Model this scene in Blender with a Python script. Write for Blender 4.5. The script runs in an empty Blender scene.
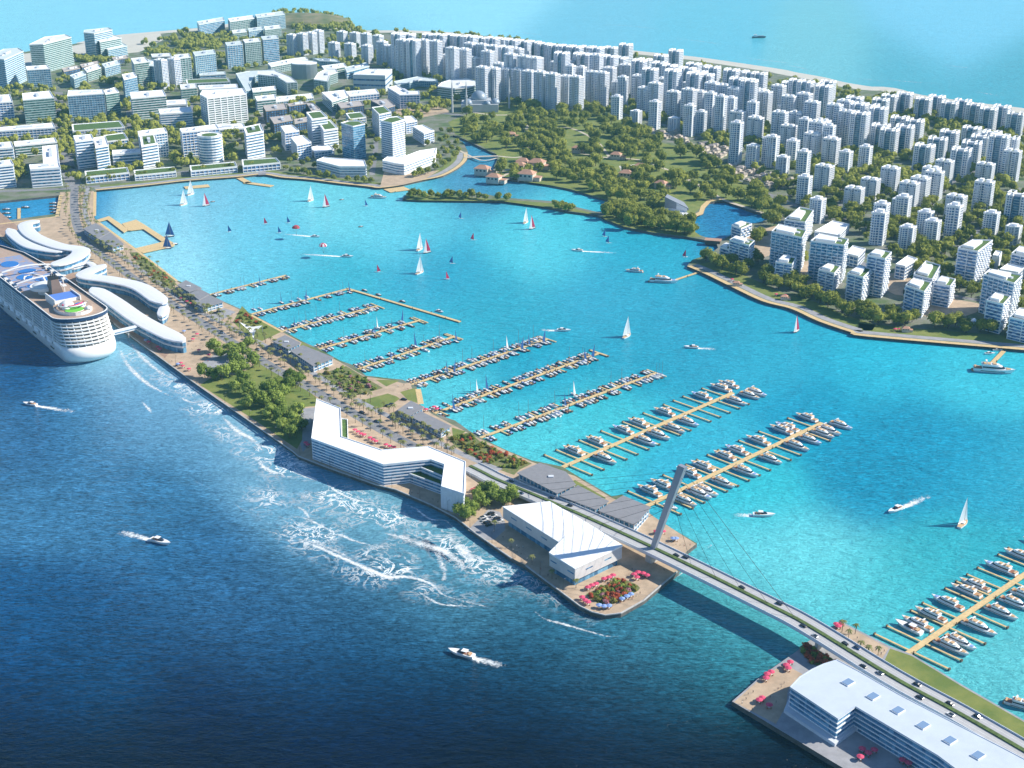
import bpy, math, random
from mathutils import Vector, Matrix, noise as mnoise
from mathutils.geometry import tessellate_polygon
rnd = random.Random(7)
R = math.radians
scn = bpy.context.scene
col = scn.collection

# ------------------------------------------------------------------ camera, sky, sun, exposure
CAM_H, FPX = 450.0, 1328.0
PITCH = math.atan(534.0 / FPX)
CP, SP = math.cos(PITCH), math.sin(PITCH)
cam_d = bpy.data.cameras.new('camera')
cam = bpy.data.objects.new('camera', cam_d)
col.objects.link(cam)
cam.location = (0, 0, CAM_H)
cam.rotation_euler = (math.pi / 2 - PITCH, 0, 0)
cam_d.sensor_width = 36.0
cam_d.lens = 36.0 * FPX / 1024.0
cam_d.clip_start, cam_d.clip_end = 1.0, 60000.0
scn.camera = cam

SUN_EL, SUN_AZ = R(34.5), R(6)          # light comes from +X, turned a little away from the camera
world = bpy.data.worlds.new('World')
scn.world = world
world.use_nodes = True
wn = world.node_tree.nodes
sky = wn.new('ShaderNodeTexSky')
sky.sky_type = 'NISHITA'
sky.sun_disc = False
sky.sun_elevation = SUN_EL
sky.sun_rotation = R(90) - SUN_AZ
sky.altitude = 100
sky.air_density = 1.0
sky.dust_density = 0.2
sky.ozone_density = 6.0
wn['Background'].inputs[1].default_value = 0.1
world.node_tree.links.new(sky.outputs[0], wn['Background'].inputs[0])
sun_d = bpy.data.lights.new('sun', 'SUN')
sun_d.energy = 5.0
sun_d.angle = R(0.6)
sun_d.color = (1.0, 0.94, 0.82)
sun = bpy.data.objects.new('sun', sun_d)
col.objects.link(sun)
sdir = Vector((math.cos(SUN_AZ) * math.cos(SUN_EL), math.sin(SUN_AZ) * math.cos(SUN_EL), math.sin(SUN_EL)))
sun.rotation_euler = sdir.to_track_quat('Z', 'Y').to_euler()
sun.location = (600, 600, 600)
vs = scn.view_settings
vs.view_transform = 'Standard'
vs.look = 'None'
vs.exposure = 0.65
vs.gamma = 1.0
vs.use_curve_mapping = False
scn.cycles.max_bounces = 6
scn.cycles.diffuse_bounces = 3
scn.cycles.glossy_bounces = 3
scn.cycles.transparent_max_bounces = 10
scn.cycles.volume_bounces = 0
scn.cycles.use_denoising = True

# ------------------------------------------------------------------ where things stand
def G(u, v, z=0.0):
    """point at height z that the photograph shows at pixel (u, v)"""
    a, b = (u - 512.0) / FPX, (384.0 - v) / FPX
    t = (z - CAM_H) / (-SP + b * CP)
    return Vector((a * t, (CP + b * SP) * t, z))
def pixel(p):
    x, y, z = p[0], p[1], p[2] - CAM_H
    dep = y * CP - z * SP
    return 512 + FPX * x / dep, 384 - FPX * (y * SP + z * CP) / dep
def scale_at(u, v):
    p = G(u, v)
    return FPX / (p.y * CP + CAM_H * SP)      # pixels per metre
def heading(a, b, z=0.0):
    A, B = G(*a, z), G(*b, z)
    return math.atan2(B.y - A.y, B.x - A.x)
LAND = 3.0
HAZE = 0.00004

# ------------------------------------------------------------------ materials
MATS = {}
def mat(name, rgb, rough=0.6, metal=0.0, var=0.0, vscale=0.2, bump=0.0, bscale=1.0, spec=0.5, rgb2=None, trans=0.0):
    if name in MATS: return MATS[name]
    m = bpy.data.materials.new(name); m.use_nodes = True
    nt = m.node_tree; b = nt.nodes['Principled BSDF']
    b.inputs['Base Color'].default_value = (*rgb, 1)
    b.inputs['Roughness'].default_value = rough
    b.inputs['Metallic'].default_value = metal
    b.inputs['Specular IOR Level'].default_value = spec
    m.diffuse_color = (*rgb, 1)
    geo = None
    if var or bump or rgb2:
        geo = nt.nodes.new('ShaderNodeNewGeometry')
    if var or rgb2:
        n = nt.nodes.new('ShaderNodeTexNoise'); n.inputs['Scale'].default_value = vscale
        n.inputs['Detail'].default_value = 4; n.inputs['Roughness'].default_value = 0.65
        nt.links.new(geo.outputs['Position'], n.inputs['Vector'])
        r = nt.nodes.new('ShaderNodeMapRange')
        r.inputs[1].default_value, r.inputs[2].default_value = 0.36, 0.64
        nt.links.new(n.outputs['Fac'], r.inputs[0])
        mx = nt.nodes.new('ShaderNodeMix'); mx.data_type = 'RGBA'
        c2 = rgb2 or tuple(min(1, c * (1 + var)) for c in rgb)
        c1 = rgb if rgb2 else tuple(c * (1 - var) for c in rgb)
        mx.inputs[6].default_value = (*c1, 1); mx.inputs[7].default_value = (*c2, 1)
        nt.links.new(r.outputs[0], mx.inputs[0]); nt.links.new(mx.outputs[2], b.inputs['Base Color'])
    if bump:
        n2 = nt.nodes.new('ShaderNodeTexNoise'); n2.inputs['Scale'].default_value = bscale
        n2.inputs['Detail'].default_value = 3
        nt.links.new(geo.outputs['Position'], n2.inputs['Vector'])
        bp = nt.nodes.new('ShaderNodeBump'); bp.inputs['Strength'].default_value = bump
        bp.inputs['Distance'].default_value = 0.5
        nt.links.new(n2.outputs['Fac'], bp.inputs['Height']); nt.links.new(bp.outputs[0], b.inputs['Normal'])
    MATS[name] = m
    return m
def glass_mat(name, dark, light, cell=(3.2, 3.2, 3.4), rough=0.12, amount=0.8):
    """window glass: each pane slightly its own tone (blinds, rooms behind)"""
    if name in MATS: return MATS[name]
    m = bpy.data.materials.new(name); m.use_nodes = True
    nt = m.node_tree; b = nt.nodes['Principled BSDF']
    b.inputs['Roughness'].default_value = rough
    tc = nt.nodes.new('ShaderNodeTexCoord')
    oi = nt.nodes.new('ShaderNodeObjectInfo')
    sn = nt.nodes.new('ShaderNodeVectorMath'); sn.operation = 'SNAP'; sn.inputs[1].default_value = cell
    ad = nt.nodes.new('ShaderNodeVectorMath'); ad.operation = 'ADD'
    wnz = nt.nodes.new('ShaderNodeTexWhiteNoise')
    nt.links.new(tc.outputs['Object'], sn.inputs[0]); nt.links.new(sn.outputs[0], ad.inputs[0])
    nt.links.new(oi.outputs['Random'], ad.inputs[1]); nt.links.new(ad.outputs[0], wnz.inputs[0])
    pw = nt.nodes.new('ShaderNodeMath'); pw.operation = 'POWER'; pw.inputs[1].default_value = 1.0 / amount
    nt.links.new(wnz.outputs['Value'], pw.inputs[0])
    mx = nt.nodes.new('ShaderNodeMix'); mx.data_type = 'RGBA'
    mx.inputs[6].default_value = (*dark, 1); mx.inputs[7].default_value = (*light, 1)
    nt.links.new(pw.outputs[0], mx.inputs[0]); nt.links.new(mx.outputs[2], b.inputs['Base Color'])
    MATS[name] = m
    return m
WHITE = mat('white_render', (0.83, 0.84, 0.86), 0.55, var=0.04, vscale=0.15)
WHITE2 = mat('white_panel', (0.62, 0.65, 0.70), 0.45, var=0.05, vscale=0.3)
ROOFW = mat('white_roof_membrane', (0.84, 0.85, 0.86), 0.6, var=0.05, vscale=0.12)
ROOFG = mat('grey_roof_gravel', (0.34, 0.34, 0.35), 0.85, var=0.15, vscale=0.5)
ROOFZ = mat('grey_standing_seam', (0.24, 0.235, 0.245), 0.5, var=0.07, vscale=0.25)
CONC = mat('concrete', (0.45, 0.44, 0.43), 0.8, var=0.12, vscale=0.3)
DARKC = mat('dark_cladding', (0.09, 0.08, 0.08), 0.5, var=0.2, vscale=0.4)
GLASS = glass_mat('tower_glass', (0.03, 0.09, 0.22), (0.13, 0.30, 0.55))
GLASSB = glass_mat('blue_glass', (0.03, 0.12, 0.24), (0.16, 0.36, 0.54), rough=0.08)
GLASSG = glass_mat('green_glass', (0.03, 0.09, 0.09), (0.15, 0.27, 0.27), rough=0.08)
GREEN = mat('lawn', (0.11, 0.16, 0.028), 0.9, rgb2=(0.20, 0.22, 0.05), vscale=0.05, bump=0.3)
GREENR = mat('roof_garden', (0.085, 0.16, 0.03), 0.9, rgb2=(0.05, 0.10, 0.02), vscale=0.2)
WOOD = mat('pier_planks', (0.60, 0.44, 0.22), 0.7, var=0.13, vscale=0.5)
DARKW = mat('dark_timber', (0.10, 0.075, 0.055), 0.8, var=0.2)
PAVE = mat('warm_paving', (0.44, 0.33, 0.23), 0.85, var=0.15, vscale=0.12)
PAVEG = mat('grey_paving', (0.30, 0.30, 0.32), 0.85, var=0.14, vscale=0.15)
ASPH = mat('asphalt', (0.085, 0.085, 0.09), 0.9, var=0.15, vscale=0.2)
PAINT = mat('road_paint', (0.75, 0.75, 0.72), 0.7)
BLACK = mat('black_trim', (0.02, 0.02, 0.025), 0.5)
PINK = mat('pink_canvas', (0.62, 0.06, 0.14), 0.8, var=0.1, vscale=1.0)
BLUEC = mat('blue_canvas', (0.22, 0.33, 0.62), 0.8, var=0.1, vscale=1.0)
METAL = mat('painted_steel', (0.27, 0.29, 0.34), 0.4, var=0.04, vscale=0.2)

# ------------------------------------------------------------------ mesh helpers
class MB:
    def __init__(s): s.v, s.f, s.m = [], [], []
    def add(s, vs, fs, m=0):
        o = len(s.v); s.v += [tuple(v) for v in vs]
        for f in fs: s.f.append(tuple(i + o for i in f)); s.m.append(m)
    def box(s, x0, x1, y0, y1, z0, z1, m=0):
        s.add([(x0,y0,z0),(x1,y0,z0),(x1,y1,z0),(x0,y1,z0),(x0,y0,z1),(x1,y0,z1),(x1,y1,z1),(x0,y1,z1)],
              [(0,3,2,1),(4,5,6,7),(0,1,5,4),(1,2,6,5),(2,3,7,6),(3,0,4,7)], m)
    def obox(s, c, ax, hx, hy, z0, z1, m=0):
        """box centred at c, its long axis along the unit vector ax"""
        nx, ny = -ax[1], ax[0]
        P = [(c[0]+ax[0]*a*hx+nx*b*hy, c[1]+ax[1]*a*hx+ny*b*hy) for a, b in ((-1,-1),(1,-1),(1,1),(-1,1))]
        s.add([(x,y,z0) for x,y in P]+[(x,y,z1) for x,y in P],
              [(0,3,2,1),(4,5,6,7),(0,1,5,4),(1,2,6,5),(2,3,7,6),(3,0,4,7)], m)
    def prism(s, poly, z0, z1, m=0, mtop=None, bottom=True):
        n = len(poly); z1f = z1 if callable(z1) else (lambda x, y: z1)
        vs = [(p[0],p[1],z0) for p in poly]+[(p[0],p[1],z1f(p[0],p[1])) for p in poly]
        s.add(vs, [(i,(i+1)%n,(i+1)%n+n,i+n) for i in range(n)], m)
        o = len(s.v) - 2*n
        if n <= 4:
            tr = [tuple(range(n))]
        else:
            tr = tessellate_polygon([[Vector((p[0],p[1],0)) for p in poly]])
            q = []
            for t in tr:
                a, b, c = (poly[i] for i in t)
                q.append(t if (b[0]-a[0])*(c[1]-a[1])-(b[1]-a[1])*(c[0]-a[0]) > 0 else (t[0],t[2],t[1]))
            tr = q
        for t in tr:
            s.f.append(tuple(i+n+o for i in t)); s.m.append(m if mtop is None else mtop)
            if bottom: s.f.append(tuple(i+o for i in reversed(t))); s.m.append(m)
    def ring(s, po, pi, z0, z1, m=0):
        n = len(po)
        vs = [(p[0],p[1],z0) for p in po]+[(p[0],p[1],z1) for p in po]+[(p[0],p[1],z0) for p in pi]+[(p[0],p[1],z1) for p in pi]
        fs = []
        for i in range(n):
            j = (i+1)%n
            fs += [(i,j,j+n,i+n),(i+n,j+n,j+3*n,i+3*n),(j,i,i+2*n,j+2*n),(j+2*n,i+2*n,i+3*n,j+3*n)]
        s.add(vs, fs, m)
    def tube(s, pts, r, n=6, m=0, caps=True):
        rr = r if isinstance(r, (list,tuple)) else [r]*len(pts)
        pts = [Vector(p) for p in pts]; vs = []
        for i, p in enumerate(pts):
            d = (pts[min(i+1,len(pts)-1)]-pts[max(i-1,0)]).normalized()
            a = d.orthogonal().normalized(); b = d.cross(a)
            vs += [p+(a*math.cos(2*math.pi*k/n)+b*math.sin(2*math.pi*k/n))*rr[i] for k in range(n)]
        fs = [(i*n+k,i*n+(k+1)%n,(i+1)*n+(k+1)%n,(i+1)*n+k) for i in range(len(pts)-1) for k in range(n)]
        if caps: fs += [tuple(reversed(range(n))), tuple((len(pts)-1)*n+k for k in range(n))]
        s.add(vs, fs, m)
    def loft(s, secs, m=0, closed=True, cap0=True, cap1=True):
        n = len(secs[0]); vs = [p for q in secs for p in q]
        fs = [(i*n+k,i*n+(k+1)%n,(i+1)*n+(k+1)%n,(i+1)*n+k) for i in range(len(secs)-1) for k in range(n if closed else n-1)]
        if cap0: fs.append(tuple(reversed(range(n))))
        if cap1: fs.append(tuple((len(secs)-1)*n+k for k in range(n)))
        s.add(vs, fs, m)
    def dome(s, c, r, h, n=12, k=5, m=0):
        secs = []
        for i in range(k+1):
            a = math.pi/2*i/k
            secs.append([(c[0]+r*max(math.cos(a),0.02)*math.cos(2*math.pi*j/n), c[1]+r*max(math.cos(a),0.02)*math.sin(2*math.pi*j/n), c[2]+h*math.sin(a)) for j in range(n)])
        s.loft(secs, m)
    def mesh(s, name, mats, smooth=False):
        me = bpy.data.meshes.new(name); me.from_pydata(s.v, [], s.f)
        for x in (mats if isinstance(mats, (list,tuple)) else [mats]): me.materials.append(x)
        me.polygons.foreach_set('material_index', s.m)
        if smooth: me.polygons.foreach_set('use_smooth', [True]*len(s.f))
        me.update(); return me
    def build(s, name, mats, parent=None, smooth=False):
        o = bpy.data.objects.new(name, s.mesh(name, mats, smooth)); col.objects.link(o)
        if parent is not None: o.parent = parent
        return o
def tag(o, label=None, cat=None, group=None, kind=None):
    for k, v in (('label', label), ('category', cat), ('group', group), ('kind', kind)):
        if v: o[k] = v
    return o
def thing(name, label=None, cat=None, loc=(0,0,0), rz=0.0, group=None):
    o = bpy.data.objects.new(name, None); col.objects.link(o)
    o.location = loc; o.rotation_euler = (0,0,rz); o.empty_display_size = 1
    return tag(o, label, cat, group)
KIDS = {}
def kids(o):
    if o.name not in KIDS: KIDS[o.name] = [(c, [(d) for d in c.children]) for c in o.children]
    return KIDS[o.name]
def dup(root, loc, rz=0.0, sc=1.0, label=None, group=None, cat=None):
    r = root.copy(); col.objects.link(r); r.location = loc; r.rotation_euler = (0,0,rz)
    r.scale = sc if isinstance(sc, tuple) else (sc,sc,sc)
    for k, v in (('label', label), ('group', group), ('category', cat)):
        if v: r[k] = v
    for ch, gr in kids(root):
        c = ch.copy(); col.objects.link(c); c.parent = r
        for g in gr:
            d = g.copy(); col.objects.link(d); d.parent = c
    return r
USED = {}
def put(root, loc, rz=0.0, sc=1.0, label=None, group=None, cat=None):
    """first use places the prototype itself, later ones its copies"""
    if root.name in USED: return dup(root, loc, rz, sc, label, group, cat)
    USED[root.name] = 1; kids(root)
    root.location = loc; root.rotation_euler = (0,0,rz)
    root.scale = sc if isinstance(sc, tuple) else (sc,sc,sc)
    return tag(root, label, cat, group)
ORD = 'first second third fourth fifth sixth seventh eighth ninth tenth eleventh twelfth thirteenth fourteenth fifteenth sixteenth seventeenth eighteenth nineteenth twentieth'.split()
for t in ('twenty', 'thirty'):
    if t != 'twenty': ORD.append('thirtieth')
    ORD += [t + '-' + w for w in ORD[:9]]
ORD.append('fortieth')
def by_place(items, key, per_row=14):
    """items with pixel positions -> [(item, row ordinal, place-in-row ordinal)]; rows counted from the one lowest in view, places from the left"""
    it = sorted(items, key=lambda i: -key(i)[1]); out = []
    n = max(1, math.ceil(len(it)/per_row)); k = math.ceil(len(it)/n)
    for r in range(n):
        row = sorted(it[r*k:(r+1)*k], key=lambda i: key(i)[0])
        out += [(x, ORD[r], ORD[c]) for c, x in enumerate(row)]
    return out
def rowname(r):
    return 'front row' if r == 'first' else r + ' row back'
def xy(pts, z=LAND): return [tuple(G(u, v, z)[:2]) for u, v in pts]
def ccw(poly):
    a = sum(poly[i][0]*poly[(i+1)%len(poly)][1]-poly[(i+1)%len(poly)][0]*poly[i][1] for i in range(len(poly)))
    return poly if a > 0 else poly[::-1]
def offset(poly, d):
    """grow (d > 0) or shrink a counter-clockwise polygon"""
    n = len(poly); out = []
    for i in range(n):
        p0, p1, p2 = poly[i-1], poly[i], poly[(i+1)%n]
        e1 = Vector((p1[0]-p0[0], p1[1]-p0[1])).normalized(); e2 = Vector((p2[0]-p1[0], p2[1]-p1[1])).normalized()
        n1, n2 = Vector((e1.y,-e1.x)), Vector((e2.y,-e2.x))
        b = n1+n2; l = max(b.length_squared, 0.35)
        out.append((p1[0]+b.x*2*d/l, p1[1]+b.y*2*d/l))
    return out
def inside(p, poly):
    c = False; n = len(poly)
    for i in range(n):
        a, b = poly[i], poly[i-1]
        if (a[1] > p[1]) != (b[1] > p[1]) and p[0] < (b[0]-a[0])*(p[1]-a[1])/(b[1]-a[1])+a[0]: c = not c
    return c
def centroid(poly): return (sum(p[0] for p in poly)/len(poly), sum(p[1] for p in poly)/len(poly))
def sheet(name, poly, z, m, kind='structure', thick=0.0, holes=()):
    """flat surface (or low slab) from a polygon in metres"""
    b = MB(); loops = [ccw(list(poly))]+[ccw(list(h))[::-1] for h in holes]
    flat = [p for l in loops for p in l]
    tr = tessellate_polygon([[Vector((p[0],p[1],0)) for p in l] for l in loops])
    fs = []
    for t in tr:
        a, c, d = (flat[i] for i in t)
        fs.append(t if (c[0]-a[0])*(d[1]-a[1])-(c[1]-a[1])*(d[0]-a[0]) > 0 else (t[0],t[2],t[1]))
    b.add([(p[0],p[1],z) for p in flat], fs, 0)
    if thick:
        for l in loops:
            n = len(l)
            b.add([(p[0],p[1],z) for p in l]+[(p[0],p[1],z-thick) for p in l], [(i,i+n,(i+1)%n+n,(i+1)%n) for i in range(n)], 1)
    o = b.build(name, m if isinstance(m, list) else [m, m])
    return tag(o, kind=kind)
def strip_poly(pts, w):
    """polyline in metres -> polygon of width w"""
    L, Rr = [], []
    for i, p in enumerate(pts):
        a, b = pts[max(i-1,0)], pts[min(i+1,len(pts)-1)]
        d = Vector((b[0]-a[0], b[1]-a[1])).normalized()
        L.append((p[0]-d.y*w/2, p[1]+d.x*w/2)); Rr.append((p[0]+d.y*w/2, p[1]-d.x*w/2))
    return L+Rr[::-1]
def smooth_line(pts, k=4):
    out = []
    for i in range(len(pts)-1):
        p0, p1, p2, p3 = pts[max(i-1,0)], pts[i], pts[i+1], pts[min(i+2,len(pts)-1)]
        for j in range(k):
            t = j/k
            out.append(tuple(0.5*((2*p1[c])+(-p0[c]+p2[c])*t+(2*p0[c]-5*p1[c]+4*p2[c]-p3[c])*t*t+(-p0[c]+3*p1[c]-3*p2[c]+p3[c])*t**3) for c in range(len(p1))))
    out.append(tuple(pts[-1])); return out
def band(name, pts, w, z, m, thick=0.0, sm=True, kind='structure'):
    pts = smooth_line(pts) if sm else pts
    b = MB(); P = strip_poly(pts, w); n = len(pts)
    L, Q = P[:n], P[n:][::-1]
    b.add([(p[0],p[1],z) for p in L]+[(p[0],p[1],z) for p in Q], [(i,i+n,i+1+n,i+1) for i in range(n-1)], 0)
    if thick:
        m2 = 1
        for l, s in ((L,1),(Q,-1)):
            b.add([(p[0],p[1],z) for p in l]+[(p[0],p[1],z-thick) for p in l], [((i,i+1,i+1+n,i+n) if s>0 else (i+1,i,i+n,i+1+n)) for i in range(n-1)], m2)
    return tag(b.build(name, m if isinstance(m, list) else [m, m]), kind=kind)
# ------------------------------------------------------------------ water: one sheet; shallow and deep tones, edge vignette and far haze glow painted in
TONE_SHADE_PTS = [  # (u, v, water tone there, vignette and far glow painted in, linear albedo)
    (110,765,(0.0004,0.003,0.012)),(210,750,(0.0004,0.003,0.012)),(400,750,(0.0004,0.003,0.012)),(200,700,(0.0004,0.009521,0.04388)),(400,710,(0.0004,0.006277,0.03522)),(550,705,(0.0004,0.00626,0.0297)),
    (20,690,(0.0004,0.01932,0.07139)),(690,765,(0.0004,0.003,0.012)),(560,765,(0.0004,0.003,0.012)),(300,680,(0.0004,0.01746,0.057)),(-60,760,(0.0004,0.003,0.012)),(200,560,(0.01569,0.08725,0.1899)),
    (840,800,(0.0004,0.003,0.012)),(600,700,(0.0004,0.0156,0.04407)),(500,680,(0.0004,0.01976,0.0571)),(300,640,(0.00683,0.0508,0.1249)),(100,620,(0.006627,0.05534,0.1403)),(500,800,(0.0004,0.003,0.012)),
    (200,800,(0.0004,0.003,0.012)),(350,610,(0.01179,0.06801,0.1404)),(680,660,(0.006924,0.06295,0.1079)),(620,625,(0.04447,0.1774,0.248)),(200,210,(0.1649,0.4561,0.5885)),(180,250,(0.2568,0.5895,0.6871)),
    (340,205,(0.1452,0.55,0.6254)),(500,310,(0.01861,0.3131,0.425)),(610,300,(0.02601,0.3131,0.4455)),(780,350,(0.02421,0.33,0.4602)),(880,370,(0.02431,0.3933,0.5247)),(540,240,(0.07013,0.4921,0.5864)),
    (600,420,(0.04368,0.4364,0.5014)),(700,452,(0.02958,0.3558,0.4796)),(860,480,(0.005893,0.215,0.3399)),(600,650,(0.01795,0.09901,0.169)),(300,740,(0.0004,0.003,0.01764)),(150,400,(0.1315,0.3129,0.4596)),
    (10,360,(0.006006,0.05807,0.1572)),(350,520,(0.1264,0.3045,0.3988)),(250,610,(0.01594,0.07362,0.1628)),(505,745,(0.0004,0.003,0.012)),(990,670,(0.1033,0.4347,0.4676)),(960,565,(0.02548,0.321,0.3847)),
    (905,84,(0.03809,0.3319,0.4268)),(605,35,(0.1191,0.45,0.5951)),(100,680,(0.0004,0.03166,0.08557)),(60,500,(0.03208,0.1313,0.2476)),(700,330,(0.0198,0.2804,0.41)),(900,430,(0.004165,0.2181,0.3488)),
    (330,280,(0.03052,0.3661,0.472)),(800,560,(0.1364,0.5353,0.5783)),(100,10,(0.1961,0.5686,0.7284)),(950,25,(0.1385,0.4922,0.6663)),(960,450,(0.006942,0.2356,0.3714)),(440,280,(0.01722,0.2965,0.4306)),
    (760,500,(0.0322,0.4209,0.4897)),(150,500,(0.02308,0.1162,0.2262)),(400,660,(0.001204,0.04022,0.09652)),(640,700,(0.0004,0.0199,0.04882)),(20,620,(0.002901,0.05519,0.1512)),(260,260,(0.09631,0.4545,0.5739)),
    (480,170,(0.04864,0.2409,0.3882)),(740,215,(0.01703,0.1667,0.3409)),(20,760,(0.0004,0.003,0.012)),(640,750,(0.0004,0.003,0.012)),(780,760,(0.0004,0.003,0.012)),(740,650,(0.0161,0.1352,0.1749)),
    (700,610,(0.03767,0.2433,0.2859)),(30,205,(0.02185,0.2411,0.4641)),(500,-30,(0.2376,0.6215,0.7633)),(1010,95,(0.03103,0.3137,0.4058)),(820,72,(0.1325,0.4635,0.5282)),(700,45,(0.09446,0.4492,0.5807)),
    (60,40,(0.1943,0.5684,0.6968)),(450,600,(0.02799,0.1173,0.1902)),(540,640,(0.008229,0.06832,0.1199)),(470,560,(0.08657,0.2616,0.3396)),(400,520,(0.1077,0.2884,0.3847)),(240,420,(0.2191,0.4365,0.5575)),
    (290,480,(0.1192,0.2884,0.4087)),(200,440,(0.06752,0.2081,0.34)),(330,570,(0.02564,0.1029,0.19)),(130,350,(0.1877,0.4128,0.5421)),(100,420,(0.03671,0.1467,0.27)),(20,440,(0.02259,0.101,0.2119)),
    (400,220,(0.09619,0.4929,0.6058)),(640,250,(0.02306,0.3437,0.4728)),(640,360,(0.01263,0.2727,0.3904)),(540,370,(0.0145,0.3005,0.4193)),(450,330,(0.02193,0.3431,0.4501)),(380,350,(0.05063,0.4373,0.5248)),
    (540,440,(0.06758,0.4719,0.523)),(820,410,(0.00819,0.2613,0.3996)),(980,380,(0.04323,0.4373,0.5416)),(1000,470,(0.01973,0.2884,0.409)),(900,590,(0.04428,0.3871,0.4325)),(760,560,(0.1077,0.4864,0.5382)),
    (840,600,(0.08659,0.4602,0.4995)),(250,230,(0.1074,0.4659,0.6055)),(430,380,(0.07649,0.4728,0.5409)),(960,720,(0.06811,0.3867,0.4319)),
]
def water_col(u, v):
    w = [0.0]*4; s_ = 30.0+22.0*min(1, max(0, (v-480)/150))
    for a, b, c in TONE_SHADE_PTS:
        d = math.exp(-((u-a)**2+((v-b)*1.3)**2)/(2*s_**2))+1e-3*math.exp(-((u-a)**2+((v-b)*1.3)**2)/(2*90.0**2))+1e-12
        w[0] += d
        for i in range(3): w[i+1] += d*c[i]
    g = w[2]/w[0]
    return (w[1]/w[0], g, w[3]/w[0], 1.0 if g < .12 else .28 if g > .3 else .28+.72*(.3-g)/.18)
def make_sea():
    xs = list(range(-420, 1445, 12)); ys = []
    v = -140.0
    while v < 900: ys.append(v); v += 4 if v < 0 else 9
    rows = [[G(u, v) for u in xs] for v in ys]
    vs, fs, cs = [], [], []
    for v, r in zip(ys, rows):
        for u, p in zip(xs, r):
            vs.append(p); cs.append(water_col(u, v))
    n = len(xs)
    for i in range(len(ys)-1):
        for j in range(n-1): fs.append((i*n+j, (i+1)*n+j, (i+1)*n+j+1, i*n+j+1))
    # skirt to the horizon and behind the camera
    def ext(pts, dirv, c):
        o = len(vs)
        for i in pts:
            p = vs[i]; vs.append(Vector((p[0]+dirv[0], p[1]+dirv[1], 0))); cs.append(cs[i])
        for k in range(len(pts)-1): fs.append((pts[k], o+k, o+k+1, pts[k+1]))
    me = bpy.data.meshes.new('sea'); me.from_pydata([tuple(p) for p in vs], [], fs)
    at = me.color_attributes.new('water_tone_shade', 'FLOAT_COLOR', 'POINT')
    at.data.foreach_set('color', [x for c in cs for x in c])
    o = bpy.data.objects.new('sea', me); col.objects.link(o); tag(o, kind='structure')
    m = bpy.data.materials.new('sea_water'); m.use_nodes = True
    nt = m.node_tree; b = nt.nodes['Principled BSDF']; L = nt.links.new
    b.inputs['Roughness'].default_value = 0.2; b.inputs['IOR'].default_value = 1.33; b.inputs['Specular IOR Level'].default_value = 0.2
    va = nt.nodes.new('ShaderNodeVertexColor'); va.layer_name = 'water_tone_shade'
    geo = nt.nodes.new('ShaderNodeNewGeometry')
    def noise(scale, detail, sx=1, sy=1, rot=0.0, dist=0.0):
        mp = nt.nodes.new('ShaderNodeMapping'); mp.inputs['Scale'].default_value = (sx, sy, 1); mp.inputs['Rotation'].default_value = (0,0,rot)
        L(geo.outputs['Position'], mp.inputs[0])
        n = nt.nodes.new('ShaderNodeTexNoise'); n.inputs['Scale'].default_value = scale; n.inputs['Detail'].default_value = detail
        n.inputs['Distortion'].default_value = dist; n.inputs['Roughness'].default_value = 0.6
        L(mp.outputs[0], n.inputs['Vector']); return n.outputs['Fac']
    def rng(x, a, b_, c, d):
        r = nt.nodes.new('ShaderNodeMapRange'); 
        for i, q in enumerate((a,b_,c,d)): r.inputs[i+1].default_value = q
        L(x, r.inputs[0]); return r.outputs[0]
    def math_(op, x, y):
        q = nt.nodes.new('ShaderNodeMath'); q.operation = op
        for i, z in enumerate((x, y)):
            if isinstance(z, float): q.inputs[i].default_value = z
            else: L(z, q.inputs[i])
        return q.outputs[0]
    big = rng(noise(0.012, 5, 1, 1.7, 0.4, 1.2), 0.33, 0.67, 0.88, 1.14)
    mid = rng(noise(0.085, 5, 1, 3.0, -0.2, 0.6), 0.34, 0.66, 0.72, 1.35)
    fine = rng(noise(0.22, 4, 1, 3.0, 0.15, 0.3), 0.34, 0.66, 0.55, 1.6)  # ripple light and dark painted into the colour, besides the bump
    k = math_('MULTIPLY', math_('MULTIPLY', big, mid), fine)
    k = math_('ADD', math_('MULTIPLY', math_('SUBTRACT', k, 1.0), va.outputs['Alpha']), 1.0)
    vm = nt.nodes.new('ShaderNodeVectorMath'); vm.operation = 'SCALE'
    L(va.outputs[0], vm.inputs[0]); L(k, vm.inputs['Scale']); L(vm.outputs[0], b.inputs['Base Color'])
    h = math_('ADD', math_('MULTIPLY', noise(0.055, 4, 1, 2.2, 0.3, 0.5), 3.0), noise(0.30, 3, 1, 2.2, 0.12, 0.4))
    bp = nt.nodes.new('ShaderNodeBump'); bp.inputs['Strength'].default_value = 0.9; bp.inputs['Distance'].default_value = 1.0
    L(h, bp.inputs['Height']); L(bp.outputs[0], b.inputs['Normal'])
    me.materials.append(m)
    return m
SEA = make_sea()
# open water to the horizon and all round, a hand's breadth lower
_b = MB(); _b.add([(-30000,-30000,-0.6),(30000,-30000,-0.6),(30000,40000,-0.6),(-30000,40000,-0.6)], [(0,1,2,3)])
tag(_b.build('open_sea', mat('open_sea_water', (.045,.28,.40), 0.2, var=0.15, vscale=0.01, bump=0.4, bscale=0.08)), kind='structure')

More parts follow.
